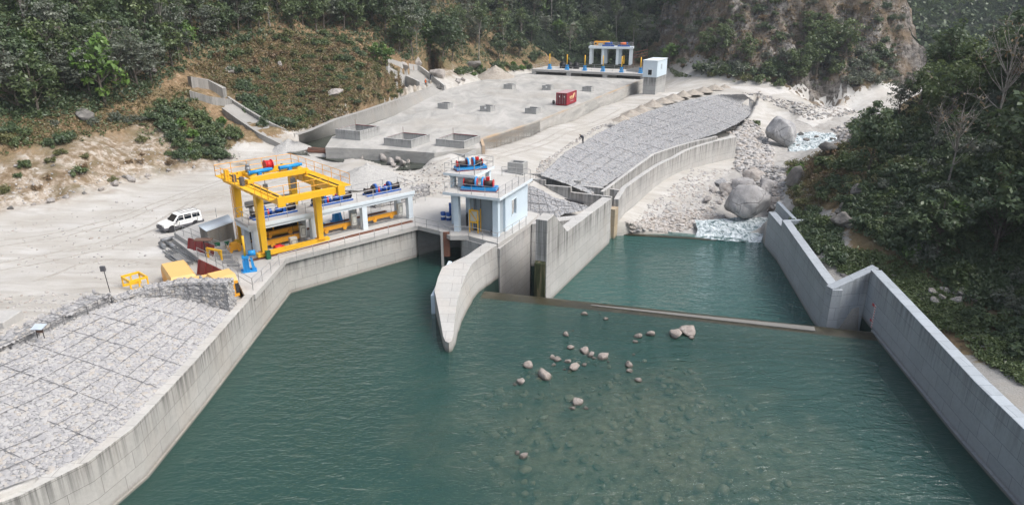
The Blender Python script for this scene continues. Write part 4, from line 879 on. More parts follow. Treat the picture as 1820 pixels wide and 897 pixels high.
# walkways outside the girders
cpart('walkway', MB().box(-2.5, -1.88, -3.6, 9.1, CZ+.72, CZ+.78), M['yellow']); cpart('walkway', MB().box(5.08, 5.9, -3.6, 9.1, CZ+.72, CZ+.78), M['yellow'])
def crail(pts, mids=(.55,)):
    mb = MB(); z0 = CZ+.78
    for zz in (1.1, *mids): mb.tube([(p[0], p[1], z0+zz) for p in pts], .028, 4)
    cpart('guard_rail', mb, M['orange_yellow'])
    for a, b in zip(pts[:-1], pts[1:]):
        n = max(1, round(math.hypot(a[0]-b[0], a[1]-b[1])/1.7))
        for j in range(n+1):
            x, y = a[0]+(b[0]-a[0])*j/n, a[1]+(b[1]-a[1])*j/n; cpart('rail_post', MB().cyl((x, y, z0), (x, y, z0+1.1), .032, 4), M['orange_yellow'])
crail([(5.85, -3.5), (5.85, 9.0)]); crail([(5.85, 9.0), (-2.45, 9.0)]); crail([(-2.45, 9.0), (-2.45, 4.0)]); crail([(-2.45, -.6), (-2.45, -3.5), (3.6, -3.5)])
for s in (-1.45, 4.65):                  # web stiffeners, ladder and cable runs
    for i in range(7): cpart('web_stiffener', MB().box(s-.36, s+.36, .6+i*1.35, .66+i*1.35, CZ+.05, CZ+.79), M['yellow'])
lad = MB(); lad.box(-1.98, -1.93, 6.3, 6.36, 4.5, CZ).box(-1.98, -1.93, 6.75, 6.81, 4.5, CZ)
for i in range(18): lad.box(-1.97, -1.94, 6.361, 6.749, 4.7+i*.3, 4.74+i*.3)
cpart('ladder', lad, M['orange_yellow'])
for (x0, y0, z0), (x1, y1, z1) in (((-1.0, 1.2, CZ+.7), (-1.0, -3.0, CZ+.2)), ((-1.72, 1.1, CZ), (-1.72, 1.35, 4.5)), ((4.95, 1.2, CZ), (4.93, 1.4, 4.5)), ((.3, 3.2, CZ+1.2), (3.6, 3.2, CZ+1.2))):
    cpart('cable', MB().tube([(x0, y0, z0), ((x0+x1)/2, (y0+y1)/2, (z0+z1)/2-.12), (x1, y1, z1)], .035, 5), M['dark'])
for s in (-1.45, 4.65): cpart('base_plate', MB().box(s-.42, s+.42, 1.0, 1.9, 4.418, 4.47), M['orange_yellow'])
# trolley with cylinders, reel and pump
for y in (3.0, 6.0):
    cpart('trolley_beam', MB().box(-1.35, 4.75, y-.22, y+.22, CZ+1.02, CZ+1.5), M['yellow'])
    for s in (-1.45, 4.65): cpart('trolley_wheel', MB().box(s-.24, s+.24, y-.36, y+.36, CZ+.955, CZ+1.3), M['yellow'])
cpart('trolley_frame', MB().box(-.9, -.55, 3.23, 5.77, CZ+1.05, CZ+1.45).box(4.0, 4.3, 3.23, 5.77, CZ+1.05, CZ+1.45), M['yellow'])
for s in (-1.0, 2.2):
    c = cpart('hydraulic_cylinder', MB().cyl((s, 3.9, CZ+1.72), (s+2.2, 4.1, CZ+1.72), .2, 14).cyl((s+2.2, 4.1, CZ+1.72), (s+2.5, 4.13, CZ+1.72), .15, 12).cyl((s-.05, 3.9, CZ+1.72), (s+.02, 3.9, CZ+1.72), .24, 14).box(s+.9, s+1.25, 3.75, 4.2, CZ+1.3, CZ+1.6), M['light_blue'])
cpart('hose_reel', MB().cyl((1.2, 5.2, CZ+1.95), (1.3, 5.2, CZ+1.95), .5, 18).cyl((1.9, 5.2, CZ+1.95), (2.0, 5.2, CZ+1.95), .5, 18).cyl((1.3, 5.2, CZ+1.95), (1.9, 5.2, CZ+1.95), .42, 14).box(1.3, 1.9, 5.0, 5.4, CZ+1.45, CZ+1.6), M['red'])
cpart('pump_motor', MB().cyl((-.5, 5.3, CZ+1.5), (-.5, 5.3, CZ+2.05), .26, 12).cyl((-.5, 5.3, CZ+2.06), (-.5, 5.3, CZ+2.3), .2, 12), M['steel'])
cpart('hook_block', MB().box(.35, .75, 3.9, 4.2, CZ-.5, CZ+.3).cyl((.55, 4.05, CZ+.3), (.55, 4.05, CZ+1.6), .04, 5), M['steel'])
cpart('hook_block', MB().box(3.3, 3.75, 3.9, 4.2, CZ-.6, CZ+.45).cyl((3.5, 4.05, CZ+.45), (3.5, 4.05, CZ+1.6), .04, 5), M['steel'])
cpart('limit_box', MB().box(-2.4, -2.0, 6.4, 6.8, CZ+.8, CZ+1.75), M['yellow']); cpart('junction_box', MB().box(-2.2, -1.9, 2.9, 3.5, CZ+.8, CZ+1.6), M['grey_plastic']); cpart('junction_box', MB().box(-2.2, -1.9, 4.9, 5.3, CZ+.8, CZ+1.5), M['grey_plastic'])
for y in (1.28, 1.56, 6.75, 7.05):
    o = MB().box(-3.0, 16.2, y-.04, y+.04, DZ+.004, DZ+.13).build('rail_track', M['rust'], None); o.matrix_world = MG
    tag(o, {1.28: 'rusty crane rail nearest the pool edge of the deck', 1.56: 'second rusty crane rail from the pool edge of the deck', 6.75: 'rusty crane rail just behind the white gate frame', 7.05: 'rearmost rusty crane rail behind the white gate frame'}[y], 'rail')
# bundle of grating hung under the crane
t = thing('grating_roll', 'long dark grey grating lying behind the railing under the crane', 'grating', MG @ Matrix.Translation((-.2, 7.9, 7.2)))
mb = MB().cyl((0, 0, .4), (5.4, 0, .4), .34, 14); mb.build('roll', M['steel'], t)
MB().box(.4, .6, -.3, .3, -3.4, .1).box(4.8, 5.0, -.3, .3, -3.4, .1).build('stand', M['steel'], t)
# red pump, green boxes
t = thing('oil_pump', 'round red pump unit on the deck beside the front crane leg', 'pump', MG @ Matrix.Translation((.2, 2.0, DZ)))
MB().cyl((-.35, 0, .42), (.4, 0, .42), .4, 14).build('housing', M['red'], t, bevel=.03); MB().cyl((.4, 0, .42), (.7, 0, .42), .24, 12).build('flange', M['red'], t); MB().box(-.4, .6, -.3, .3, 0, .1).build('base', M['dark'], t)
for (s, y), lb in (((-1.35, .85), 'small green box on the deck at the foot of the crane leg'), ((-4.1, 6.6), 'green box at the foot of the tin shed, left one'), ((-3.2, 6.3), 'green box at the foot of the tin shed, right one')):
    t = thing('green_box', lb, 'box', MG @ Matrix.Translation((s, y, DZ))); MB().box(-.22, .22, -.18, .18, 0, .8).build('body', M['green'], t, bevel=.02); MB().box(-.24, .24, -.2, .2, .805, .85).build('lid', M['green'], t)
t = thing('rail_bogie', 'yellow wheel bogie on the deck left of the end column', 'bogie', MG @ Matrix.Translation((-3.0, 5.2, DZ)))
MB().box(-.7, .7, -.2, .2, .22, .75).box(-.3, .35, -.25, .25, .751, 1.0).build('body', M['orange_yellow'], t)
for s in (-.45, .45): MB().cyl((s, -.3, .22), (s, -.22, .22), .21, 12).build('wheel', M['orange_yellow'], t)
# blue hoist stand and two others behind the frame
def hoist(Mx, label, pole=True):
    t = thing('screw_hoist', label, 'hoist', Mx, 'bright blue screw hoists')
    MB().box(-.7, .7, -.45, .45, 0, .12).build('base_plate', M['light_blue'], t)
    s = MB(); s.hexa([(-.5,-.32,.12),(.1,-.32,.12),(.1,.32,.12),(-.5,.32,.12),(-.38,-.26,1.35),(.02,-.26,1.35),(.02,.26,1.35),(-.38,.26,1.35)])
    for x in (-.46, -.2, .04): s.box(x-.03, x+.03, -.38, -.3, .12, 1.3)
    s.build('stand', M['light_blue'], t); MB().box(-.5, .12, -.35, .35, 1.352, 1.55).build('gear_head', M['light_blue'], t)
    MB().hexa([(.3,-.2,.12),(.6,-.2,.12),(.6,.2,.12),(.3,.2,.12),(.22,-.16,1.3),(.4,-.16,1.3),(.4,.16,1.3),(.22,.16,1.3)]).cyl((.1, 0, 1.75), (.75, 0, 1.75), .27, 14).build('motor', M['light_blue'], t)
    if pole: MB().cyl((-.18, 0, 1.55), (-.18, 0, 3.5), .11, 10).build('screw_cover', M['yellow'], t)
    return t
hoist(MG @ Matrix.Translation((-4.1, -1.0, DZ)) @ Matrix.Rotation(R(-20), 4, 'Z'), 'bright blue screw hoist with a yellow pole near the deck corner')
hoist(MG @ Matrix.Translation((7.6, 7.8, DZ)), 'bright blue screw hoist behind the middle bay of the frame, left one')
hoist(MG @ Matrix.Translation((9.9, 7.4, DZ)), 'bright blue screw hoist behind the middle bay of the frame, right one')
# ---- deck clutter left of the frame
def slab_px(name, label, cat, px, z0, z1, mat):
    t = thing(name, label, cat, tuple(at(*px[0], z0))); MB().prism(xy([at(x, y, z1) for x, y in px]), z0, z1).build('slab', mat, t, True); return t
slab_px('loading_slab', 'pale concrete raised slab between the white car and the tin shed', 'slab', [(309, 413), (333, 428), (372, 444), (412, 432), (410, 384), (352, 396)], 2.9, 4.33, M['concrete_plain'])
t = thing('step_block', 'grey metal steps going down the deck edge near the blue hoist', 'steps', tuple(at(412, 475, 3.8)))
for i in range(4):
    a = at(395+i*7, 455+i*5.5, 3.85); MB().box(a.x-.6, a.x+.6, a.y-.2, a.y+.2, 3.81, 4.5-i*.17).build('step', M['rail'], t, True)
t = thing('tin_shed', 'low shed with a pale tin roof and dark tarpaulin sides beside the frame', 'shed', tuple(at(400, 430, 3.8)))
A4 = [at(351, 400.6, 6.35), at(406, 381, 6.35), at(416, 394, 5.95), at(367, 411.5, 5.95)]
mb = MB(); nr = 26; rows_ = []
for j in range(2):
    row = []
    for i in range(nr*2+1):
        f = i/(nr*2); a = A4[0].lerp(A4[1], f); b = A4[3].lerp(A4[2], f); p_ = a.lerp(b, j); row.append((p_.x, p_.y, p_.z + (.035 if i % 2 else 0)))
    rows_.append(row)
mb.grid(np.array(rows_)); o = mb.build('roof', M['tin'], t, True); so = o.modifiers.new('s', 'SOLIDIFY'); so.thickness = .03
ctr = sum(A4, Vector())/4
B4 = [ctr.lerp(p_, .93) for p_ in A4]
seg = []
for a, b in zip(B4, B4[1:]+B4[:1]):
    for i in range(14):
        p_ = a.lerp(b, i/14); nn = (b-a).normalized(); seg.append((p_.x + nn.y*.05*random.uniform(-1, 1), p_.y - nn.x*.05*random.uniform(-1, 1), p_.z-.06))
mb = MB(); n = len(seg); mb.add([(x, y, 3.78) for x, y, z in seg] + seg, [(i, (i+1) % n, n+(i+1) % n, n+i) for i in range(n)]); mb.build('tarpaulin', M['tarp'], t, True)
def red_sheet(label, p, q, z0, z1, lean):
    t = thing('steel_sheet', label, 'steel sheet', tuple(p), 'dark red steel sheets'); d = (q-p); d.z = 0; L = d.length; d.normalize(); n = Vector((-d.y, d.x, 0))
    def P3(s, z, o=0): w = p + d*s + n*(o + lean*(z1-z)); return (w.x, w.y, z)
    mb = MB(); mb.hexa([P3(0,z0), P3(L,z0), P3(L,z0,.05), P3(0,z0,.05), P3(0,z1), P3(L,z1), P3(L,z1,.05), P3(0,z1,.05)]); mb.build('plate', M['maroon'], t, True)
    for i in range(5):
        s = L*i/4; MB().hexa([P3(s-.05,z0,-.1), P3(s+.05,z0,-.1), P3(s+.05,z0,-.004), P3(s-.05,z0,-.004), P3(s-.05,z1,-.1), P3(s+.05,z1,-.1), P3(s+.05,z1,-.004), P3(s-.05,z1,-.004)]).build('stiffener', M['maroon'], t, True)
red_sheet('dark red steel sheet leaning on the slab below the tin shed', at(336, 422, 4.9), at(381, 438.5, 4.7), 3.3, 4.85, -.25)
red_sheet('dark red steel sheet leaning on the deck edge behind the yellow box', at(354, 460, 4.7), at(404, 485, 4.6), 3.25, 4.65, -.25)
# steel pipes and ladders on the gravel
def lie(name, label, cat, p, q, z, w, build, group=None):
    a, b = at(*p, z), at(*q, z); t = thing(name, label, cat, basis(a, b, z), group); build(t, (b-a).length, w); return t
def b_ladder(t, L, w):
    MB().box(0, L, -w/2-.04, -w/2+.04, .0, .12).build('side_rail', M['steel'], t); MB().box(0, L, w/2-.04, w/2+.04, 0, .12).build('side_rail', M['steel'], t)
    r = MB(); n = max(4, int(L/.28))
    for i in range(n): x = L*(i+.5)/n; MB().box(x-.05, x+.05, -w/2+.045, w/2-.045, .04, .09).build('rung', M['rail'], t)
def b_pipe(t, L, w): MB().cyl((0, 0, w), (L, 0, w), w, 12).build('pipe', M['steel'], t)
def b_bars(t, L, w):
    for i in range(5):
        y = -w/2+w*i/4; MB().beam((0, y, .08+.03*(i % 2)), (L*random.uniform(.85, 1), y+random.uniform(-.1, .1), .08+.03*(i % 2)), .09, .12).build('bar', M['steel'], t)
lie('steel_pipe', 'short dark pipe lying on gravel by the slab corner', 'pipe', (287, 431), (309, 425), 3.35, .2, b_pipe)
lie('steel_pipe', 'stubby dark pipe farthest left beside the steel stack', 'pipe', (285, 435), (293, 442), 3.35, .2, b_pipe)
lie('steel_pipe', 'dark pipe lying between the slab and the steel bars', 'pipe', (296, 434), (312, 442), 3.35, .2, b_pipe)
lie('steel_bars', 'stack of long grey steel bars lying on the gravel', 'steel bars', (299, 445), (346, 470), 3.33, 1.1, b_bars)
lie('steel_bars', 'grey steel bars stacked nearest the red sheet', 'steel bars', (318, 442), (352, 464), 3.33, .9, b_bars)
lie('ladder', 'grey steel ladder lying in front of the steel bars', 'ladder', (311, 452), (330, 467), 3.5, .9, b_ladder)
lie('ladder', 'short grey ladder leaning flat beside the upper red sheet', 'ladder', (333, 438), (350, 449), 3.6, .7, b_ladder)
lie('steel_bars', 'thin grey bars lying lowest in the steel stack', 'steel bars', (298, 454), (328, 470), 3.33, .5, b_bars)
# table-like plate and yellow frame beside the sheets
t = thing('lamp_board', 'flat weathered board on a dark post between the red sheets', 'board', tuple(at(365, 463, 3.4)))
a = at(367, 462, 3.4); MB().cyl((a.x, a.y, 3.4), (a.x, a.y, 5.5), .05, 6).build('post', M['dark'], t, True); MB().box(a.x-.85, a.x+.85, a.y-.35, a.y+.4, 5.505, 5.6).build('board', M['wood'], t, True)
t = thing('yellow_trestle', 'yellow steel trestle frame on the deck edge by the stairs', 'trestle', basis(at(370, 461, 3.6), at(395, 466, 3.6), 3.6))
mb = MB().box(0, 2.0, -.09, .09, 1.1, 1.28); mb.build('top_bar', M['yellow'], t)
for x in (.08, 1.9): MB().box(x-.08, x+.08, -.08, .08, 0, 1.095).build('leg', M['yellow'], t)
MB().beam((1.82, 0, .5), (1.5, 0, 1.1), .08, .08).build('brace', M['yellow'], t)
# yellow skips and boxes behind the gabion wall
def skip(label, p, q, w, h, z, mat='pale_orange', side=1):
    a, b = at(*p, z+h), at(*q, z+h); t = thing('machine_cover', label, 'machine cover', basis(a, b, z), 'faded yellow machine covers'); L = (b-a).length
    s = MB(); s.prism([(0,0),(L,0),(L,side*w),(0,side*w)], 0, h*.72); s.build('body', M['orange_yellow'], t)
    y0, y1 = (0, w) if side > 0 else (-w, 0); c = .28
    MB().hexa([(0,y0,h*.722),(L,y0,h*.722),(L,y1,h*.722),(0,y1,h*.722),(c,y0+c,h),(L-c*.2,y0+c,h),(L-c*.2,y1-c*.5,h),(c,y1-c*.5,h)]).build('lid', M[mat], t)
    for i in range(4): MB().box(L*(.12+.25*i), L*(.12+.25*i)+.3, y0-.035, y0-.004, h*.15, h*.6).build('vent', M['dark'], t)
skip('faded yellow machine cover standing clear on the gravel left of the red sheet', (302, 496), (284, 469), 2.3, 1.6, 3.3, 'pale_orange', -1)
skip('faded yellow machine cover tucked behind the middle of the gabion wall', (326, 494), (372, 485), 1.7, 1.6, 3.4, 'pale_orange', -1)
skip('rounded yellow machine cover at the right end of the gabion wall', (376, 498), (421, 487), 2.0, 2.0, 3.6, 'pale_orange', 1)
a, b = at(229, 499, 4.5), at(262, 490, 4.5); t = thing('crate_frame', 'open yellow steel crate frame standing at the left of the yellow boxes', 'crate', basis(a, b, 3.3)); L = (b-a).length
for y in (0, 1.8):
    MB().box(0, L, y-.05, y+.05, 1.0, 1.2).build('top_rail', M['yellow'], t); MB().box(0, L, y-.05, y+.05, .0, .35).build('side_plate', M['yellow'], t)
    for x in (.06, L*.5, L-.06): MB().box(x-.06, x+.06, y-.045, y+.045, .355, .995).build('post', M['yellow'], t)
for x in (.06, L-.06): MB().box(x-.05, x+.05, .055, 1.745, .9, 1.18).build('end_plate', M['yellow'], t)
# light post and small boards on the gabion crest
t = thing('flood_light', 'thin post with a small dark floodlight behind the gabion kerb', 'floodlight', tuple(at(195, 516, 4.2)))
a = at(195, 516, 4.2); MB().cyl((a.x, a.y, 4.0), (a.x-.15, a.y, 6.2), .035, 5).build('post', M['dark'], t, True); MB().box(a.x-.4, a.x, a.y-.1, a.y+.1, 6.0, 6.45).build('lamp', M['grey_plastic'], t, True)
t = thing('notice_stand', 'small tin topped stand on two legs on the left gabion crest', 'stand', tuple(at(72, 600, 6.3)))
a = at(72, 598, 6.4)
for dx in (-.2, .25): MB().cyl((a.x+dx, a.y, 6.3), (a.x+dx, a.y, 7.05), .03, 5).build('leg', M['dark'], t, True)
MB().box(a.x-.22, a.x+.28, a.y-.02, a.y+.02, 6.7, 7.05).build('board', M['wood'], t, True); MB().hexa([(a.x-.36,a.y-.3,7.06),(a.x+.42,a.y-.3,7.06),(a.x+.42,a.y+.3,7.2),(a.x-.36,a.y+.3,7.2),(a.x-.36,a.y-.3,7.09),(a.x+.42,a.y-.3,7.09),(a.x+.42,a.y+.3,7.23),(a.x-.36,a.y+.3,7.23)]).build('roof', M['tin'], t, True)
t = thing('concrete_block', 'low pale concrete block at the left edge of the gravel', 'block', tuple(at(0, 575, 5.1))); a = at(-6, 568, 5.5); MB().box(a.x-2.2, a.x+1.2, a.y-1, a.y+1.2, 4.6, 5.75).build('block', M['concrete_plain'], t, True, .04)

# ---- car
def make_car():
    pr, pf = at(348, 401, 3.42), at(307.5, 410.7, 3.42); d = (pf-pr).normalized(); n = Vector((d.y, -d.x, 0))     # n: away from the camera
    if n.y < 0: n = -n
    c = (pr+pf)/2 + n*.85; zg = float(hgt(c.x, c.y))
    Mx = frame(c.x, c.y, zg, math.degrees(math.atan2(d.y, d.x))); t = thing('parked_car', 'white off road car with dark lower trim and roof rack parked on gravel', 'car', Mx)
    W = .9
    def sect(pts, w0, w1, name, mat, bev=.06):       # side profile pts (x,z), half widths at bottom and top
        zs = [p[1] for p in pts]; zl, zh = min(zs), max(zs); hw = lambda z: w0 + (w1-w0)*(z-zl)/max(zh-zl, .01)
        n_ = len(pts); v = [(x, -hw(z), z) for x, z in pts] + [(x, hw(z), z) for x, z in pts]
        mb = MB(); mb.add(v, [tuple(range(n_)), tuple(reversed(range(n_, 2*n_)))] + [((i+1) % n_, i, n_+i, n_+(i+1) % n_) for i in range(n_)])
        o = mb.build(name, M[mat], t); bm = bmesh.new(); bm.from_mesh(o.data); bmesh.ops.recalc_face_normals(bm, faces=bm.faces); bm.to_mesh(o.data); bm.free()
        b = o.modifiers.new('b', 'BEVEL'); b.width = bev; b.segments = 3; b.limit_method = 'ANGLE'; b.angle_limit = R(25); return o
    body = sect([(-2.2,.62),(2.2,.62),(2.24,.86),(2.18,1.02),(1.15,1.16),(-2.22,1.14)], .88, .86, 'body', 'car_white')
    sect([(-2.2,1.13),(1.05,1.13),(.42,1.78),(.2,1.84),(-2.02,1.86),(-2.2,1.7)], .84, .70, 'cabin', 'car_white')
    sect([(-2.28,.34),(2.28,.34),(2.3,.66),(-2.28,.66)], .9, .905, 'cladding', 'grey_plastic', .05)
    sect([(2.2,.38),(2.36,.42),(2.36,.78),(2.2,.84)], .84, .84, 'bumper', 'grey_plastic', .05)
    sect([(-2.4,.42),(-2.2,.4),(-2.2,.75),(-2.4,.7)], .84, .84, 'bumper', 'grey_plastic', .05)
    def win(x0, x1, x0t, x1t, z0, z1):
        for sg in (-1, 1):
            yy = lambda z: sg*(.84 - .14*(z-1.13)/.73 + .012)
            mb = MB(); mb.hexa([(x0,yy(z0)-.02,z0),(x1,yy(z0)-.02,z0),(x1,yy(z0),z0),(x0,yy(z0),z0),(x0t,yy(z1)-.02,z1),(x1t,yy(z1)-.02,z1),(x1t,yy(z1),z1),(x0t,yy(z1),z1)]); mb.build('side_window', M['glass'], t)
    win(-.1, .8, -.1, .36, 1.18, 1.7); win(-1.0, -.2, -1.0, -.2, 1.18, 1.7); win(-2.0, -1.12, -1.95, -1.12, 1.2, 1.68)
    MB().hexa([(1.05,-.72,1.16),(1.06,.72,1.16),(1.09,.72,1.16),(1.09,-.72,1.16),(.46,-.62,1.74),(.46,.62,1.74),(.5,.62,1.76),(.5,-.62,1.76)]).build('windscreen', M['glass'], t)
    MB().box(-2.235, -2.2, -.62, .62, 1.2, 1.66).build('rear_window', M['glass'], t)
    MB().box(2.24, 2.30, -.42, .42, .72, .92).build('grille', M['dark'], t)
    for sg in (-1, 1):
        MB().box(2.2, 2.275, sg*.66-.16, sg*.66+.16, .76, .94).build('headlight', M['cabinet'], t, bevel=.03)
        MB().box(.72, .86, sg*.98-.1, sg*.98+.1, 1.1, 1.28).build('mirror', M['grey_plastic'], t)
        for x in (1.36, -1.36):
            wh = MB().cyl((x, sg*.74-.12, .36), (x, sg*.74+.12, .36), .36, 22).build('wheel', M['black'], t)
            MB().cyl((x, sg*.87-.005, .36), (x, sg*.87+.012, .36), .22, 16).build('rim', M['rail'], wh)
            MB().cyl((x, sg*.8, .40), (x, sg*.909, .40), .44, 22).build('wheel_arch', M['dark'], t)
    rk = MB()
    for x in (-1.9, -1.4, -.9, -.4, 0): rk.box(x-.03, x+.03, -.6, .6, 1.95, 1.99)
    for y in (-.6, .6): rk.box(-1.95, .05, y-.02, y+.02, 1.93, 1.97)
    for x in (-1.8, -.1):
        for y in (-.58, .58): rk.box(x-.03, x+.03, y-.03, y+.03, 1.82, 1.94)
    rk.build('roof_rack', M['rail'], t)
make_car()

# ---- hoist house by the divide pier
hh = thing('hoist_house', 'pale blue concrete hoist house with a flat railed roof', 'house', MH @ Matrix.Translation((4, 3, DZ)))
hi = hh.matrix_world.inverted() @ MH
def hpart(name, mb, mat, par=None):
    o = mb.build(name, mat, hh); o.matrix_local = hi; return o
RZ = 8.25
hpart('roof', MB().box(-.35, 9.1, -.35, 6.35, 7.95, RZ), M['deck']); hpart('roof_edge', MB().box(-.40, -.352, -.40, 6.40, 7.96, RZ+.01).box(-.35, 9.1, -.40, -.352, 7.96, RZ+.01), M['white'])
hpart('corner_column', MB().box(0, .55, 0, .65, DZ, 7.945), M['house_blue']); hpart('corner_column', MB().box(-.05, .5, 4.7, 5.3, DZ, 7.945), M['house_blue'])
hpart('front_wall', MB().box(1.7, 1.95, .3, 4.1, DZ, 7.94), M['house_blue_dim']); hpart('side_wall', MB().box(.56, 2.0, .28, .5, DZ, 7.94), M['house_blue_dim'])
ww = MB(); ww.box(2.01, 3.8, 0, .3, DZ, 7.945).box(5.1, 8.6, 0, .3, DZ, 7.945).box(3.8, 5.1, 0, .3, DZ, 5.1).box(3.8, 5.1, 0, .3, 6.9, 7.945); hpart('right_wall', ww, M['house_blue'])
wf = MB(); wf.box(3.74, 3.8, -.04, .0-.003, 5.04, 6.96).box(5.1, 5.16, -.04, -.003, 5.04, 6.96).box(3.8, 5.1, -.04, -.003, 5.04, 5.1).box(3.8, 5.1, -.04, -.003, 6.9, 6.96); w_ = hpart('window_frame', wf, M['white'])
hpart('window_bars', MB().box(4.43, 4.47, .12, .16, 5.1, 6.9).box(3.8, 5.1, .13, .15, 5.7, 5.74).box(3.8, 5.1, .13, .15, 6.3, 6.34), M['rail'])
hpart('left_wall', MB().box(1.7, 6.8, 4.12, 4.4, DZ, 7.94), M['house_blue']); hpart('back_column', MB().box(8.1, 8.6, 5.4, 6.0, DZ, 7.94), M['house_blue'])
for i, y in enumerate((1.0, 1.3, 2.7, 3.3, 3.5)): hpart('cable', MB().cyl((1.45, y, DZ), (1.45, y, 7.9), .035, 5), M['dark'] if i % 2 else M['wood'])
hpart('cable_plate', MB().box(1.2, 1.6, .9, 1.5, DZ+.003, DZ+.08).box(1.2, 1.6, 3.0, 3.6, DZ+.003, DZ+.08), M['dark'])
# upper platform
hu = thing('upper_platform', 'small raised pale blue platform with one winch behind the house roof', 'platform', MH @ Matrix.Translation((4, 5.4, RZ)))
ui = hu.matrix_world.inverted() @ MH
def upart(name, mb, mat): o = mb.build(name, mat, hu); o.matrix_local = ui; return o
UZ = 9.85
upart('slab', MB().box(1.7, 6.9, 3.5, 7.3, UZ-.28, UZ), M['deck']); upart('fascia', MB().box(1.65, 1.698, 3.45, 7.35, UZ-.27, UZ+.01).box(1.7, 6.9, 3.45, 3.498, UZ-.27, UZ+.01), M['white'])
for x, y, z0 in ((2.6, 6.6, DZ), (6.3, 6.6, DZ), (6.3, 4.0, RZ+.002)): upart('column', MB().box(x-.25, x+.25, y-.25, y+.25, z0, UZ-.285), M['house_blue'])
upart('wall', MB().box(2.3, 2.5, 4.2, 5.9, RZ+.002, UZ-.285), M['house_blue'])
railing('grey railing round the flat roof of the hoist house', [Hh(3.3, 6.2, RZ), Hh(-.2, 6.2, RZ), Hh(-.2, -.2, RZ), Hh(8.9, -.2, RZ), Hh(8.9, 3.4, RZ)], gap=1.7)
railing('grey railing round the raised platform above the house roof', [Hh(1.8, 3.6, UZ), Hh(1.8, 7.2, UZ), Hh(6.8, 7.2, UZ), Hh(6.8, 3.6, UZ), Hh(1.9, 3.6, UZ)], gap=1.9)
def big_winch(label, Mx):
    t = thing('winch', label, 'winch', Mx, 'large winches on the hoist house')
    MB().box(-2.0, 2.0, -.8, .8, 0, .12).build('skid', M['maroon'], t)
    MB().box(-1.95, 1.95, -.75, -.5, .122, .42).box(-1.95, 1.95, .5, .75, .122, .42).box(1.5, 1.95, -.49, .49, .122, .5).box(-1.95, -1.75, -.49, .49, .122, .4).build('base_frame', M['light_blue'], t)
    for x0, x1 in ((-1.7, -.5), (.55, 1.5)): MB().cyl((x0, 0, .85), (x1, 0, .85), .3, 16).build('drum', M['rope'], t)
    for x in (-.38, .38):
        MB().cyl((x-.1, 0, .9), (x+.1, 0, .9), .6, 20).build('gear_guard', M['light_blue'], t); MB().cyl((x-.13, 0, .9), (x-.101, 0, .9), .45, 18).cyl((x+.101, 0, .9), (x+.13, 0, .9), .45, 18).build('gear_wheel', M['red'], t)
    [MB().cyl((x, 0, .85), (x+.08, 0, .85), .42, 16).build('flange', M['red'], t) for x in (-1.78, 1.5)]
    MB().cyl((.7, .55, .75), (1.5, .55, .75), .24, 12).build('motor', M['blue'], t); MB().box(.75, 1.1, -.2, .2, 1.15, 1.5).build('brake', M['red'], t)
    return t
bw = big_winch('large blue and red winch with two dark drums on the house roof', MH @ Matrix.Translation((1.9, 3.0, RZ+.004)) @ Matrix.Rotation(R(-78), 4, 'Z'))
dup(bw, MH @ Matrix.Translation((4.3, 5.3, UZ+.004)) @ Matrix.Rotation(R(-45), 4, 'Z') @ Matrix.Diagonal((.9, .9, .9, 1)), 'blue and red winch standing alone on the raised platform')
# drums, yellow stand
def oil_drum(p, label, z=DZ, wl=True):
    t = thing('oil_drum', label, 'drum', (p[0], p[1], z), 'blue oil drums beside the hoist house')
    mb = MB().cyl((0,0,0), (0,0,.9), .3, 18)
    for h in (.02, .3, .6, .88): mb.cyl((0,0,h-.015), (0,0,h+.015), .315, 18)
    mb.build('barrel', M['blue'], t)
    if wl: MB().cyl((0,0,.36), (0,0,.54), .304, 18, cap=False).build('label_band', M['car_white'], t)
    MB().cyl((.14,0,.9), (.14,0,.93), .05, 8).build('bung', M['dark'], t)
p0 = at(788, 390, 3.8)
for dx, dy, z, lb, wl in ((0, 0, DZ, 'blue drum with a white band, leftmost of the front row', True), (.65, -.25, DZ, 'blue drum with a white band, middle of the front row', True), (1.3, -.5, DZ, 'blue drum with a white band beside the house column', True),
                      (.95, .45, DZ, 'plain blue drum carrying another in the back row', False), (.95, .45, DZ+.95, 'plain blue drum stacked on another, left one', False), (1.65, .2, DZ, 'plain blue drum at the bottom of the back row by the column', False), (1.65, .2, DZ+.95, 'plain blue drum stacked on another, right one', False)):
    oil_drum((p0.x+dx, p0.y+dy), lb, z, wl)
t = thing('yellow_stand', 'yellow braced steel stand with a cream box by the house column', 'stand', MH @ Matrix.Translation((.35, 3.55, DZ)) @ Matrix.Rotation(R(-90), 4, 'Z'))
for x in (0, 1.0):
    for y in (0, .7): MB().box(x-.05, x+.05, y-.05, y+.05, 0, 2.6).build('post', M['yellow'], t)
for z in (1.15, 2.5): MB().box(.051, .949, -.05, .05, z, z+.12).build('bar', M['yellow'], t)
MB().beam((.05, -.03, 2.5), (.95, -.03, 1.27), .08, .05, (0,1,0)).build('brace', M['yellow'], t); MB().box(.06, .94, .06, .64, 1.3, 2.45).build('box', M['cabinet'], t)
t = thing('gas_bottle_rack', 'dark rack of gas bottles in the shade of the house wall', 'rack', tuple(Hh(2.2, 4.9, DZ)))
for i in range(3): a = Hh(2.2+i*.32, 4.8, 0)-Hh(2.2, 4.9, 0); MB().cyl((a.x, a.y, 0), (a.x, a.y, 1.4), .13, 10).cyl((a.x, a.y, 1.4), (a.x, a.y, 1.6), .05, 8).build('bottle', M['dark'], t)
t = thing('concrete_hatch', 'low open grey concrete hatch behind the right end of the house roof', 'hatch', tuple(at(928, 318, 4.4)))
a = at(920, 308, 4.4); f_ = frame(a.x, a.y, 4.0, HDEG-90)
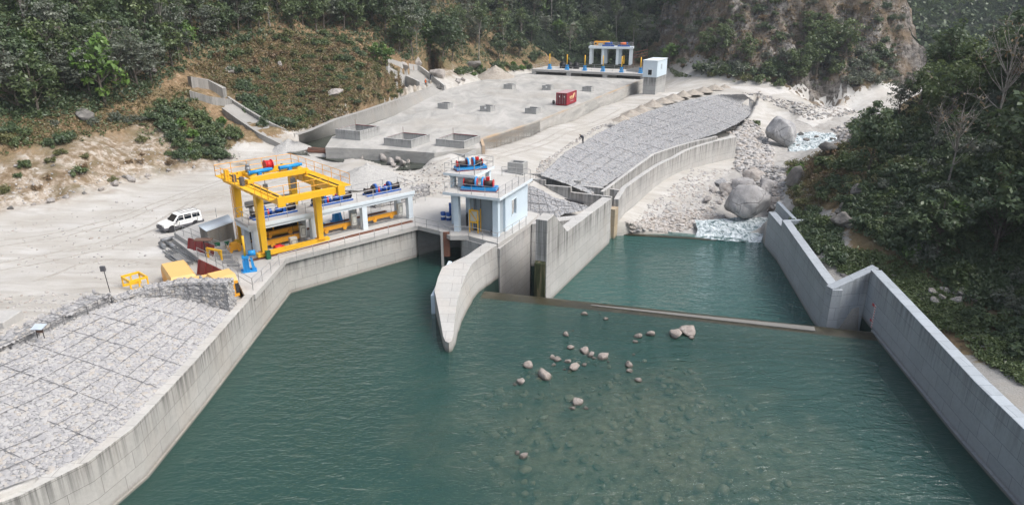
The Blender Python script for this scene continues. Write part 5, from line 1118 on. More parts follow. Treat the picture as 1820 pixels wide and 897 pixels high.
mb = MB().box(-1.2, 1.2, -.9, -.6, 0, 2.1).box(-1.2, 1.2, .6, .9, 0, 2.1).box(-1.2, -.9, -.599, .599, 0, 2.1).box(.9, 1.2, -.599, .599, 0, 2.1); o = mb.build('wall', M['concrete_hatch'], t); o.matrix_local = t.matrix_world.inverted() @ f_
t = thing('broken_lining', 'collapsed dark plank lining with red sheeting in the gap below the stepped walls', 'debris', tuple(at(990, 362, 2.5)))
for i, (p, q, mt) in enumerate((((968,350),(1030,368),'wood'), ((975,347),(1038,362),'dark'), ((972,355),(992,368),'wood'), ((962,348),(985,353),'maroon'), ((1000,360),(1042,370),'rust'))):
    MB().beam(at(*p, 2.9-.1*i), at(*q, 2.3-.1*i), .35, .12).build('plank', M[mt], t, True)

# ---- settling basin works
BD = -25.0
bwall = [at(858, 249, 6.5), at(960, 216, 6.5), at(1145, 142, 6.5)]
t = thing('basin_wall', 'long straight concrete retaining wall of the basin with rusty and white streaks', 'wall', tuple(bwall[1]))
M['basin_streak'] = m_concrete('basin_streaked', (.46,.43,.39), 6.0, 2.2, .0, .5, None)
k = NT('basin_wall'); p_ = k.pos(); zz = k.n('ShaderNodeSeparateXYZ', {'Vector': p_}).outputs['Z']
st = k.noise(k.pos((1.6,1.6,.05)), 1., 5, .75); low = k.math('SUBTRACT', 1.0, k.math('MULTIPLY', k.math('SUBTRACT', zz, 5.0), 1.4), True)
cb = k.mix(k.noise(p_, 1.2, 5), (.33,.31,.28), (.45,.42,.38)); cb = k.mix(k.ramp(k.noise(k.pos((.3,.3,.3)), .35, 3), [(.45, 0.), (.62, .7)]), cb, (.46,.31,.18))
cb = k.mix(k.math('MULTIPLY', k.ramp(st, [(.42, 0.), (.56, 1.)]), low), cb, (.72,.71,.69)); M['basin_wall'] = k.done(cb, .9)
wall_mb(MB(), xy(bwall), 3.5, [6.75, 6.75, 6.75], .5).build('wall', M['basin_wall'], t, True); wall_mb(MB(), xy([at(862, 262, 6.5), bwall[0]]), 3.5, 6.74, .45).build('end_wall', M['basin_wall'], t, True)
def hatch(label, p, w, d, h, z0, th=.3, name='concrete_hatch', cat='hatch', group='square concrete hatches on the basin roof', pipe=False, open_=True, mark=False):
    t = thing(name, label, cat, frame(p[0], p[1], z0, BD), group)
    if open_:
        MB().box(0, w, 0, th, 0, h).box(0, w, d-th, d, 0, h).box(0, th, th+.001, d-th-.001, 0, h).box(w-th, w, th+.001, d-th-.001, 0, h).build('wall', M['concrete_hatch'], t)
        MB().box(th, w-th, th, d-th, 0, .05).build('floor', M['dark_rock'], t)
    if pipe:
        MB().cyl((th*.5, d-.2, h), (th*.5, d-.2, h+.9), .03, 5).build('pipe', M['rust'], t); MB().box(th, w-th, d-th-.04, d-th-.002, h-.09, h+.03).build('rim_angle', M['maroon'], t); MB().box(th-.03, th-.001, th, d-th, h+.003, h+.03).build('rim_angle', M['maroon'], t)
    if mark: MB().box(w*.42, w*.6, -.012, -.002, h*.55, h*.85).build('notice', M['car_white'], t)
    return t
hatch('large open concrete tank box nearest the shotcrete bank, left of three', at(597, 247, 6.4), 4.9, 5.4, 1.7, 6.3, pipe=True, group='large concrete tank boxes', name='tank_box', cat='tank box')
hatch('large open concrete tank box in the middle of the three', at(683, 262, 6.2), 5.0, 5.4, 2.5, 5.2, pipe=True, group='large concrete tank boxes', name='tank_box', cat='tank box')
hatch('large open concrete tank box beside the rusty basin wall, right of three', at(775, 265, 6.0), 5.0, 5.4, 2.6, 5.0, pipe=True, group='large concrete tank boxes', name='tank_box', cat='tank box')
t = thing('concrete_hatch', 'pale concrete L shaped wall box in front of the rightmost tank box', 'hatch', frame(*at(793, 290, 4.6)[:2], 4.3, BD))
MB().box(0, 3.2, 0, .3, 0, 1.9).box(2.9, 3.2, .301, 4.2, 0, 1.9).box(1.4, 2.899, 3.9, 4.2, 0, 1.9).build('wall', M['concrete_hatch'], t)
for (px, py), lb, mk in (((778, 193), 'low hatch left of the front row on the basin roof', False), ((853, 198), 'low hatch with a white notice in the front row', True), ((933, 202), 'low hatch right of the front row nearest the container', False), ((895, 158), 'low hatch left of the back row on the basin roof', False), ((963, 160), 'low hatch in the middle of the back row', True), ((1034, 162.5), 'low hatch right of the container in the back row', False)):
    a = at(px, py, 6.5); hatch('grey concrete ' + lb, a, 2.4, 2.3, 1.15, 6.45, .22, mark=mk)
# shotcrete banks of the trench
def bank(name, label, top, bot, mat='lining', th=.5):
    t = thing(name, label, 'bank', tuple(bot[0])); g = loft([bot, top], 60, 8); g[1:-1,:,2] += (fbm(g[1:-1,:,0]*.7, g[1:-1,:,1]*.7, 3)-.5)*.25
    MB().grid(g).build('face', M[mat], t, True); tp = loft([top, [p+Vector((-th*1.6, th*1.2, .03)) for p in top]], 60, 2); MB().grid(tp).build('coping', M[mat], t, True)
bank('shotcrete_bank', 'long grey shotcrete bank lining the far side of the basin trench', BK_top, BK_bot)
bank('shotcrete_bank', 'short grey shotcrete bank in front of the left tank boxes', [at(594, 250, 6.45), at(635, 262, 6.4), at(690, 270, 6.2), at(705, 272, 6.)], [at(586, 257, 4.6), at(632, 271, 4.6), at(692, 282, 4.6), at(712, 282, 4.7)], th=.1)
# spillway chutes down the left bank
def on_ground(l, dz=0): h_ = hit([p[0] for p in l], [p[1] for p in l]); return [Vector((a[0], a[1], a[2]+dz)) for a in h_]
def chute(label, left, right, hw, mat='concrete_plain', bed='lining', th=.45):
    t = thing('spillway_chute', label, 'chute', tuple(left[-1]))
    for nm, pl_ in (('side_wall', left), ('side_wall', right)):
        q = resample(pl_, 16); wall_mb(MB(), [tuple(p) for p in q], min(q[:,2])-2.5, [p[2]+hw for p in q], th).build(nm, M[mat], t, True)
    MB().grid(loft([left, right], 20, 4)+np.array([0,0,.15])).build('bed', M[bed], t, True)
c1 = on_ground([(405,182),(440,204),(475,225),(525,252)]); c2 = on_ground([(395,200),(425,222),(458,244),(500,266)])
chute('stepped grey stone chute running down the brown bank to the trench', c1, c2, .8, 'lining')
hw_ = on_ground([(335,152),(372,158),(404,172)])
t = thing('chute_headwall', 'rough grey stone headwall at the top of the left chute', 'wall', tuple(hw_[0])); wall_mb(MB(), [tuple(p) for p in hw_], min(p.z for p in hw_)-2, [p.z+1.6 for p in hw_], -1.2).build('wall', M['lining'], t, True); 
hw2 = on_ground([(338,172),(375,181),(408,186)]); wall_mb(MB(), [tuple(p) for p in hw2], min(p.z for p in hw2)-2, [p.z+.9 for p in hw2], -.8).build('lower_wall', M['lining'], t, True)
c1 = on_ground([(690,116),(715,130),(745,148),(790,168)]); c2 = on_ground([(690,130),(720,146),(745,158),(766,170)])
chute('pale concrete chute with high side walls at the far end of the shotcrete bank', c1, c2, 1.5, 'concrete_plain')
# container
a = at(988, 187.5, 6.5); Mx = frame(a.x, a.y, 6.55, BD)
t = thing('shipping_container', 'dark red shipping container with a cream emblem standing on the basin roof', 'container', Mx)
W, Lc, Hc = 2.44, 6.06, 2.6
fr = MB()
for x in (0, W-.12):
    for y in (0, Lc-.12): fr.box(x, x+.12, y, y+.12, .1, Hc)
for z in (.1, Hc-.12): fr.box(.121, W-.121, 0, .12, z, z+.12).box(.121, W-.121, Lc-.12, Lc, z, z+.12).box(0, .12, .121, Lc-.121, z, z+.12).box(W-.12, W, .121, Lc-.121, z, z+.12)
fr.build('frame', M['box_maroon'], t)
def corr(name, x, flip):
    pts = []; n = 44
    for i in range(n+1): y = .12+(Lc-.24)*i/n; pts.append((x + (.035 if (i//2) % 2 else 0)*flip, y))
    mb = MB(); mb.add([(p[0], p[1], .22) for p in pts]+[(p[0], p[1], Hc-.12) for p in pts], [(i, i+1, n+2+i, n+1+i) for i in range(n)]); mb.build(name, M['box_maroon'], t)
corr('side_panel', W-.06, 1); corr('side_panel', .06, -1)
M['roof_maroon'] = m_paint('dusty_container_roof', (.42,.30,.31), .6, .3, (.5,.47,.44))
MB().box(.05, W-.05, .05, Lc-.05, Hc-.06, Hc-.015).build('roof', M['roof_maroon'], t); MB().box(.12, W-.12, Lc-.1, Lc-.05, .2, Hc-.1).build('end_panel', M['box_maroon'], t); MB().box(.12, W-.12, .1, Lc-.12, .1, .16).build('floor', M['dark'], t)
M['door_maroon'] = m_paint('container_door', (.17,.015,.03), .5, .25, (.2,.1,.1))
for x0 in (.14, 1.24):
    d_ = MB().box(x0, x0+1.06, .05, .1, .24, Hc-.14).build('door', M['door_maroon'], t)
    for x in (x0+.25, x0+.75): MB().cyl((x, .02, .24), (x, .02, Hc-.16), .025, 6).build('locking_bar', M['rail'], d_)
    for i in range(4): MB().box(x0+.08, x0+.98, .03, .048, .5+i*.5, .56+i*.5).build('hinge_strip', M['rust'], d_)
    MB().box(x0+.55, x0+.7, .03, .048, 1.7, 2.0).build('plate', M['car_white'], d_)
em = MB(); X = W+.006      # emblem: lettering block and a leaping figure in cream
def poly3(mb, pts, th=.012): n = len(pts); mb.add([(X, y, z) for y, z in pts]+[(X+th, y, z) for y, z in pts], [tuple(range(n)), tuple(reversed(range(n, 2*n)))]+[((i+1)%n, i, n+i, n+(i+1)%n) for i in range(n)])
poly3(em, [(3.55,1.2),(3.9,1.15),(4.3,1.5),(4.75,2.15),(4.6,2.3),(4.3,2.2),(3.9,1.95),(3.75,1.6)]); em.build('emblem', M['cream_text'], t)
for i in range(5):                       # the word beside the emblem cannot be read in the photograph: five blocky strokes
    y0 = 1.75+.36*i; lt = MB(); poly3(lt, [(y0,1.36),(y0+.27,1.36),(y0+.27,1.48),(y0+.12,1.50),(y0+.12,1.62),(y0+.27,1.64),(y0+.27,1.78),(y0,1.78)]); lt.build('lettering', M['cream_text'], t)
MB().box(W+.006, W+.016, 1.8, 3.6, 1.12, 1.18).build('underline', M['cream_text'], t); MB().box(W+.006, W+.016, 2.1, 4.0, .66, .72).build('small_line', M['car_white'], t); MB().box(W+.006, W+.016, 5.3, 5.36, 1.2, 2.2).build('number_strip', M['car_white'], t)
tag(MB().cyl((0,0,0), (.25,0,0), .42, 16).build('spare_tyre', M['black']), 'black tyre lying against the left of the red container', 'tyre').matrix_world = frame(*at(983, 185, 6.5)[:2], 6.9, 20)
# ---- far intake platform
MF = frame(*at(945, 132, 6.5)[:2], 6.4, -26.0); LF = 35.0
fp = thing('gate_platform', 'long far concrete platform with three dark openings at the end of the basin', 'platform', MF)
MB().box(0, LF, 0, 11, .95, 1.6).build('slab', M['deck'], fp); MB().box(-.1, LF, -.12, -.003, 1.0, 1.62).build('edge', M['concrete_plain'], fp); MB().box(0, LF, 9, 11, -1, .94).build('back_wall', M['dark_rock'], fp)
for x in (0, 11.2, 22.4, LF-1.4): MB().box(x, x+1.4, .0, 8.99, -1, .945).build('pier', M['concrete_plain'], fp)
def FL(x, y, z=1.6): return MF @ Vector((x, y, z))
railing('grey railing along the front of the far gate platform', [FL(0, 9.5), FL(.2, .2), FL(LF-.4, .2)], gap=3.2, r=.035, post_r=.04)
railing('grey railing along the back of the far gate platform', [FL(0, 10.5), FL(13, 10.5), FL(LF, 10.5)], gap=3.2, r=.035, post_r=.04)
def far_hoist(Mx, label):
    t = thing('screw_hoist', label, 'hoist', Mx, 'blue hoists with yellow poles on the far platform')
    MB().hexa([(-.6,-.5,0),(.6,-.5,0),(.6,.5,0),(-.6,.5,0),(-.3,-.28,1.2),(.3,-.28,1.2),(.3,.28,1.2),(-.3,.28,1.2)]).box(-.38, .38, -.34, .34, 1.202, 1.45).build('stand', M['light_blue'], t); MB().cyl((0,0,1.45), (0,0,4.4), .14, 8).build('screw_cover', M['yellow'], t); return t
fh0 = None
for i in range(6):
    Mx = MF @ Matrix.Translation((4.9+5.6*i, 2.2, 1.605)); lb = 'blue hoist with yellow pole on the far platform, %s' % ['farthest left', 'second from the left', 'third from the left', 'fourth in the row', 'fifth in the row', 'nearest the pale blue cabin'][i]
    fh0 = fh0 or None
    if fh0 is None: fh0 = far_hoist(Mx, lb)
    else: dup(fh0, Mx, lb)
for i, lb in enumerate(('left one', 'middle one', 'right one')):
    t = thing('water_tank', 'round black water tank on the far platform, ' + lb, 'water tank', MF @ Matrix.Translation((7.2+2.2*i, 7.0, 1.6)), 'black water tanks')
    mb = MB().cyl((0,0,0), (0,0,1.5), .95, 18).cyl((0,0,1.5), (0,0,1.85), .95, 18, .35).cyl((0,0,1.85), (0,0,1.95), .3, 12)
    for h in (.4, .8, 1.2): mb.cyl((0,0,h-.04), (0,0,h+.04), .99, 18)
    mb.build('shell', M['black'], t)
a = at(1047, 113, 8.0); MW = frame(a.x, a.y, 8.0, -14)
wfm = thing('hoist_gantry', 'white hoist frame with columns standing on the far gate platform', 'gate frame', MW)
Wd, Dp, Ht = 13.6, 4.2, 5.4
MB().box(-.3, Wd+.3, -.3, Dp+.3, Ht-.7, Ht).build('platform', M['white'], wfm)
for x in (0, 3.9, 8.6, Wd-.8):
    for y in (0, Dp-.7): MB().box(x, x+.85, y, y+.7, -.2, Ht-.705).build('column', M['white'], wfm)
for x in (4.76, 9.46): MB().box(x, x+.9, .2, Dp-.2, 0, Ht-.71).build('wall', M['house_blue_dim'], wfm)
railing('grey railing round the top of the far white frame', [MW @ Vector(v) for v in ((0,0,Ht),(0,Dp,Ht),(Wd,Dp,Ht),(Wd,0,Ht),(0,0,Ht))], gap=3.2, r=.04, post_r=.04)
t = thing('crane_trolley', 'yellow crane trolley on top of the far white frame', 'crane trolley', MW @ Matrix.Translation((1.2, 1.0, Ht)))
MB().box(0, 5.0, 0, 1.4, .2, 1.5).build('body', M['orange_yellow'], t, bevel=.1); MB().box(.3, .9, -.06, -.004, .5, 1.0).box(3.5, 4.0, -.06, -.004, .5, 1.0).build('recess', M['dark'], t); MB().box(1.5, 3.0, -.2, -.07, .1, .9).build('panel', M['cabinet'], t)
for x, lb in ((4.6, 'dark blue winch beside the yellow trolley on the far frame'), (9.6, 'blue and orange winch at the right of the far frame')):
    t = thing('winch', lb, 'winch', MW @ Matrix.Translation((x, .9, Ht))); MB().box(-.6, 3.2, -.6, .8, 0, .45).build('base_frame', M['blue'], t); MB().cyl((.2, .1, .8), (2.0, .1, .8), .45, 12).build('drum', M['orange'] if x > 9 else M['blue'], t); MB().cyl((2.2, .1, .8), (2.5, .1, .8), .6, 14).build('gear_wheel', M['blue'], t)
t = thing('yellow_beam', 'yellow gate beam standing under the far white frame', 'beam', MW @ Matrix.Translation((10.8, 1.5, 0))); MB().box(0, .5, 0, .4, 0, 2.6).box(-1.4, -.005, .05, .35, .6, 1.0).build('beam', M['yellow'], t)
t = thing('stair_flight', 'rusty steel stair rising to the right of the far white frame', 'stairs', MW @ Matrix.Translation((Wd+.6, 2.2, 0)))
for z in (1.8, 2.6, 3.5): MB().beam((0, 0, z), (4.4, 0, z+1.1), .12, .25).build('stringer', M['rust'], t)
for x in (0, 2.2, 4.2): MB().cyl((x, 0, -1), (x, 0, 4.2), .05, 5).build('post', M['rust'], t)
t = thing('side_ramp', 'pale concrete ramp wall right of the far white frame', 'wall', MF @ Matrix.Translation((27.5, 6.2, 1.6))); MB().hexa([(0,0,0),(6,-3,0),(6,-2.6,0),(0,.4,0),(0,0,.6),(6,-3,1.9),(6,-2.6,1.9),(0,.4,.6)]).build('wall', M['concrete_plain'], t)
# cabin
a = at(1164, 168, 4.7); MC = frame(a.x, a.y, 4.4, 64)           # x runs back along the right side, y to the left along the front
cb_ = thing('hoist_cabin', 'pale blue cabin with small windows on a tall concrete base', 'cabin', MC)
MB().box(0, 10, 0, 3.3, -.4, 4.55).build('base', M['concrete_hatch'], cb_)
MB().box(-.25, 9.6, -.2, 3.5, 4.553, 8.6).build('cabin_walls', M['house_blue'], cb_); MB().box(-.4, 9.75, -.35, 3.65, 8.603, 8.75).build('roof', M['white'], cb_)
f_ = MB().box(-.31, -.253, .95, 2.25, 4.95, 6.55).build('window', M['white'], cb_); MB().box(-.335, -.312, 1.12, 2.08, 5.15, 6.4).build('pane', M['glass'], f_)
MB().box(-.28, -.253, .9, 2.3, 6.9, 8.2).build('panel', M['house_blue'], cb_)
f_ = MB().box(3.2, 4.6, -.25, -.203, 6.2, 7.8).build('window', M['white'], cb_); MB().box(3.35, 4.45, -.27, -.252, 6.35, 7.65).build('pane', M['house_blue_dim'], f_)
MB().box(9.6, 10.8, .2, 2.8, -.4, 3.4).build('buttress', M['concrete_hatch'], cb_)

# ---- people
def person(label, p, face, vest, helmet=None, bend=0, sc_=1.0):
    t = thing('person', label, 'person', frame(p[0], p[1], p[2], face) @ Matrix.Diagonal((sc_, sc_, sc_, 1)))
    J = {'pel': (0,0,.95), 'spi': (.02+bend*.12,0,1.2-bend*.05), 'che': (.03+bend*.3,0,1.42-bend*.15), 'nek': (.04+bend*.4,0,1.54-bend*.2), 'hea': (.07+bend*.5,0,1.66-bend*.22), 'top': (.06+bend*.52,0,1.76-bend*.22)}
    E_ = [('pel','spi'),('spi','che'),('che','nek'),('nek','hea'),('hea','top')]; Rr = {'pel': .15, 'spi': .145, 'che': .16, 'nek': .06, 'hea': .1, 'top': .075}
    for s, n in ((-1, 'r'), (1, 'l')):
        J['hip'+n] = (0, s*.1, .9); J['kne'+n] = (.05*(1-s*.6), s*.11, .5); J['ank'+n] = (-.02-s*.04, s*.12, .08); J['toe'+n] = (.15-s*.04, s*.13, .04)
        c = J['che']; J['sho'+n] = (c[0], s*.2, c[2]+.02); J['elb'+n] = (c[0]+.03+bend*.1, s*.26, c[2]-.27); J['wri'+n] = (c[0]+.2+bend*.1, s*.22, c[2]-.46); J['han'+n] = (c[0]+.28+bend*.1, s*.2, c[2]-.5)
        E_ += [('pel','hip'+n),('hip'+n,'kne'+n),('kne'+n,'ank'+n),('ank'+n,'toe'+n),('che','sho'+n),('sho'+n,'elb'+n),('elb'+n,'wri'+n),('wri'+n,'han'+n)]
        Rr.update({'hip'+n: .11, 'kne'+n: .075, 'ank'+n: .055, 'toe'+n: .04, 'sho'+n: .08, 'elb'+n: .055, 'wri'+n: .04, 'han'+n: .045})
    ks = list(J); me = bpy.data.meshes.new('body'); me.from_pydata([J[q] for q in ks], [(ks.index(a), ks.index(b)) for a, b in E_], [])
    o = bpy.data.objects.new('body', me); COL.objects.link(o); o.parent = t; sk = o.modifiers.new('skin', 'SKIN'); 
    if not me.skin_vertices: 
        bm = bmesh.new(); bm.from_mesh(me); bm.verts.layers.skin.verify(); bm.to_mesh(me); bm.free()
    for i, q in enumerate(ks): me.skin_vertices[0].data[i].radius = (Rr[q], Rr[q]); me.skin_vertices[0].data[i].use_root = (q == 'pel')
    ss = o.modifiers.new('ss', 'SUBSURF'); ss.levels = ss.render_levels = 1
    me.materials.append(M['cloth'])
    bx = [J['pel'], J['spi'], J['che'], J['nek']]
    MB().tube([(x, y, z) for x, y, z in (J['pel'], J['spi'], J['che'], (J['nek'][0], 0, J['nek'][2]-.02))], [.17, .185, .2, .1], 12).build('vest', M[vest], t)
    hd = MB(); h0 = J['hea']; hd.grid(np.array([[(h0[0]+.105*math.cos(a)*math.sin(b), .095*math.sin(a)*math.sin(b), h0[2]+.13*math.cos(b)) for a in np.linspace(0, 6.2832, 13)] for b in np.linspace(0, math.pi, 9)])); hd.build('face', M['skin'], t)
    hm = MB(); hm.grid(np.array([[(h0[0]-.01+.125*math.cos(a)*math.sin(b), .115*math.sin(a)*math.sin(b), h0[2]+.03+.125*math.cos(b)) for a in np.linspace(0, 6.2832, 13)] for b in np.linspace(0, 1.6, 6)])); hm.build('helmet' if helmet else 'hair', M[helmet or 'black'], t)
person('person in a lime safety vest standing behind the gate frame column', at(632, 383, 3.8), -120, 'lime', 'car_white')
person('person in dark clothes standing beside the frame column under the platform', at(649.5, 380, 3.8), -60, 'cloth')
q = on_ground([(757, 157)])[0]; person('person in a bright orange jacket standing beside the pale chute', (q.x, q.y, q.z), -100, 'orange', 'orange')
q = on_ground([(766, 161)])[0]; person('person in dark clothes bending down beside the orange jacketed one', (q.x, q.y, q.z), -40, 'cloth', None, .8)
q = at(1036, 255, 5.05); person('person in dark clothes bending over the crest of the stone slope', (q.x, q.y, q.z), 200, 'cloth', None, 1.0)

# ================================================================== rocks
def rock_mesh(seed, fine=True, cuts=9, lo=.38, hi=.78, rough=.22):
    rng = np.random.default_rng(seed); V = (I4 if fine else I3).copy(); Fq = F4 if fine else F3
    for _ in range(cuts):
        n = rng.normal(size=3); n /= np.linalg.norm(n); d = rng.uniform(lo, hi); s = V@n; k_ = s > d; V[k_] -= np.outer(s[k_]-d, n)*.85
    o = rng.random(3)*50
    nz = fbm(V[:,0]*1.6+o[0]+V[:,2], V[:,1]*1.6+o[1]-V[:,2]*.7, 4)-.5
    V = V*(1+nz[:,None]*rough*2); n2 = fbm(V[:,0]*6+o[0]+V[:,2]*3, V[:,1]*6+o[1]-V[:,2]*4, 3)-.5; V = V*(1+n2[:,None]*.09); ext = np.abs(V).max(0); return V/ext, Fq
ROCKS = {}
def rock(label, p, size, mat, seed, group=None, name='boulder', rot=None, fine=False, cuts=9, cat='boulder', sink=.25):
    key = (seed, mat, fine)
    r = rot if rot is not None else (seed*1.7 + p[0]*.9) % 6.28
    Mx = Matrix.Translation((p[0], p[1], p[2]+size[2]*(1-2*sink)*.5)) @ Matrix.Rotation(r, 4, 'Z') @ Matrix.Diagonal((size[0]/2, size[1]/2, size[2]/2, 1))
    if key not in ROCKS:
        V, Fq = rock_mesh(seed, fine, cuts); o = np_mesh(name, V, Fq, M[mat], None, not fine or True); ROCKS[key] = o.data
    else: o = bpy.data.objects.new(name, ROCKS[key]); COL.objects.link(o)
    o.matrix_world = Mx; return tag(o, label, cat, group)
PB = [(474,110,42),(592,138,32),(374,220,45),(414,200,16),(405,290,50),(475,308,60),(508,330,50),(577,343,60),(308,342,40),(332,352,50),(383,362,42),(310,380,30),(422,395,72),(477,380,36),(368,405,22),(181,387,62),(267,438,80),(133,472,60),(438,576,72),(408,610,36),(480,610,34),(710,385,55),(757,462,48),(760,228,50),(820,218,55),(745,258,30),(953,222,88),(1022,202,105),(1048,238,36),(735,325,20),(522,345,28),(555,108,16),(105,485,24),(118,850,34),(155,868,46),(600,365,18),(712,412,40)]
PL = {0: 'pale boulder nearest the weir in the shallow pool', 2: 'flat pale boulder left of centre standing alone below the weir', 12: 'largest pale boulder in the middle cluster of the pool', 15: 'pale boulder at the left edge of the pool cluster', 16: 'wide flat topped pale boulder left below the cluster', 17: 'pale boulder lowest at the left of the shoal',
      18: 'large pale boulder standing apart nearest the camera', 21: 'blocky pale boulder right of the cluster alone', 26: 'big rounded pale boulder in front of the largest pair', 27: 'biggest pale boulder on the right of the pool with angular top', 24: 'pale cleft boulder left of the largest pair', 23: 'pale rounded boulder beside the cleft one'}
for i, (x, y, w) in enumerate(PB):
    px, py = 880+x/2.99, 520+y/2.99; p = at(px, py+w*.1/2.99, 0); d_ = (p-cam_o.location).length; wd = w/2.99/FPX*d_
    rock(PL.get(i, 'small pale boulder breaking the surface of the shallow pool'), (p.x, p.y, -.05), (wd*1.05, wd*.8, wd*.72), 'wet_boulder', 100+i % 9, None if i in PL else 'small boulders in the shallow pool', sink=.28)
rng = np.random.default_rng(11)
n = 300; a = rng.random(n)*6.283; r_ = np.sqrt(rng.random(n)); sx = 8+r_*np.cos(a)*11; sy = 42+r_*np.sin(a)*11
sp_ = np.stack([sx, sy, np.maximum(hgt(sx, sy)+.05, -.75)], 1); sp_[:,2] = np.minimum(sp_[:,2], -.1)
o = stones_mesh('submerged_stones', sp_, np.tile([0,0,1.], (n,1)), .24, M['cobble'], (I2, F2), .6, None, .55, 12, True); tag(o, kind='stuff')
k = NT('submerged'); t_ = k.attr('tint'); M['submerged'] = k.done(k.ramp(t_, [(0, (.13,.095,.06)), (.5, (.25,.19,.135)), (1, (.40,.32,.25))]), .9); o.data.materials[0] = M['submerged']
# boulders downstream
def rk(label, px, py, w, h, z, mat, seed, **kw):
    p = at(px, py, z); d_ = (p-cam_o.location).length; W_ = w/FPX*d_; H_ = h/FPX*d_
    return rock(label, (p.x, p.y+W_*.25, z), (W_, W_*kw.pop('dep', .85), H_*1.15), mat, seed, rot=kw.pop('rot', .3), **kw)
rk('huge grey boulder beside the white water at the end of the lower pool', 1326, 396, 106, 66, -1.8, 'big_boulder', 211, fine=True, cuts=16, dep=.8, sink=.2)
rk('large pale boulder lying behind the huge grey one', 1322, 352, 52, 38, -1, 'big_boulder', 212, fine=True, cuts=16)
rk('large pale grey boulder at the foot of the right bank', 1366, 350, 44, 36, -1, 'big_boulder', 213, fine=True, cuts=16)
rk('tall split grey boulder standing upright beside the rapids', 1393, 258, 60, 43, -2.5, 'big_boulder', 218, fine=True, cuts=7, dep=.75, sink=.08)
rk('pale boulder heaped left of the large pale one behind the huge boulder', 1298, 348, 34, 24, -1, 'boulder', 215, fine=True, cuts=14)
rk('broad pale slab boulder between the huge boulder and the right bank', 1378, 372, 36, 24, -1.4, 'boulder', 216, fine=True, cuts=14)
rk('pale humped boulder at the top of the boulder cluster', 1344, 328, 42, 26, -.9, 'boulder', 217, fine=True, cuts=14)
rk('white boulder upstream of the large grey ones on the bar', 1352, 313, 36, 20, -1, 'big_boulder', 202, fine=True)
rk('grey boulder left of the huge one at the edge of the bar', 1284, 333, 28, 18, -.8, 'big_boulder', 203, fine=True)
for px, py, w in ((1268,345,16),(1258,357,14),(1290,350,15),(1240,340,12),(1305,328,14),(1380,322,14),(1390,335,13),(1372,372,12),(1378,300,14),(1330,318,12),(1400,345,10),(1278,362,12),(1262,330,11),(1385,355,12),(1392,365,9),(1375,312,11),(1345,325,14),(1310,305,12)):
    rk('pale rounded boulder among the stones below the curved wall', px, py, w*1.1, w*.7, -1.0, 'boulder', 100+px % 7, group='boulders on the river bar', rot=px*.7)
for px, py, w in ((1420,262,9),(1435,250,10),(1452,246,9),(1462,262,9),(1445,232,10),(1425,240,9),(1470,235,10),(1440,278,8),(1455,290,9),(1480,250,9),(1415,285,9),(1430,296,8)):
    rk('dark wet boulder standing in the far rapids', px, py, w*1.2, w*.6, -3.3, 'dark_rock', 110+px % 4, group='boulders in the far rapids', rot=px*.7)
# cobble bar: stones half sunk in grey silt, and the rip rap beyond
def scatter_px(poly, n, seed):
    rng = np.random.default_rng(seed); xs = [p[0] for p in poly]; ys = [p[1] for p in poly]; out = np.zeros((0, 2))
    while len(out) < n:
        c = np.stack([rng.uniform(min(xs), max(xs), n), rng.uniform(min(ys), max(ys), n)], 1); out = np.concatenate([out, c[in_poly(c[:,0], c[:,1], poly)]])
    h_ = hit(out[:n,0], out[:n,1]); return h_[~np.isnan(h_[:,0])]
UP = lambda P_: np.tile([0,0,1.], (len(P_), 1))
for nm, poly, n, sz, seed, sk in (('bar_cobbles', [(1118,405),(1160,360),(1232,300),(1300,302),(1300,340),(1262,392),(1200,412)], 900, .26, 31, .62), ('shore_cobbles', [(1112,400),(1180,385),(1250,372),(1292,388),(1260,402),(1195,414),(1118,414)], 900, .26, 32, .35),
                              ('rip_rap', [(1308,300),(1310,240),(1255,236),(1340,212),(1372,262),(1375,300)], 900, .42, 33, .3), ('bank_cobbles', [(1480,330-100),(1560,190),(1580,215),(1500,262)], 300, .5, 34, .4), ('river_stones', [(1300,300),(1395,295),(1392,372),(1378,372),(1340,318)], 420, .42, 35, .35)):
    P_ = scatter_px(poly, n, seed); tag(stones_mesh(nm, P_, UP(P_), sz, M['cobble'], (I1, F1), .65, None, sk, seed, tint=np.clip(np.random.default_rng(seed).random(len(P_))*(1 if nm != 'shore_cobbles' else .5)+(.5 if nm == 'shore_cobbles' else 0), 0, 1)), kind='stuff')
for nm, poly, n, sz, seed in (('loose_stones', [(0,378),(240,325),(430,285),(420,265),(250,262),(130,300),(0,330)], 260, .13, 41), ('loose_stones', [(0,520),(170,520),(120,600),(0,640)], 160, .12, 42), ('loose_stones', [(700,300),(800,285),(860,330),(780,350),(650,330)], 320, .16, 43), ('loose_stones', [(940,330),(1000,270),(1060,232),(1100,215),(1060,225),(960,290)], 420, .16, 44), ('loose_stones', [(1480,470),(1620,500),(1820,690),(1820,640),(1700,560)], 420, .15, 45), ('loose_stones', [(1300,160),(1400,180),(1540,200),(1440,215),(1350,175)], 400, .35, 46), ('loose_stones', [(0,400),(250,350),(330,420),(200,500),(0,480)], 220, .1, 47)):
    P_ = scatter_px(poly, n, seed); tag(stones_mesh(nm, P_, UP(P_), sz, M['cobble'], (I1, F1), .65, None, .35, seed), kind='stuff')
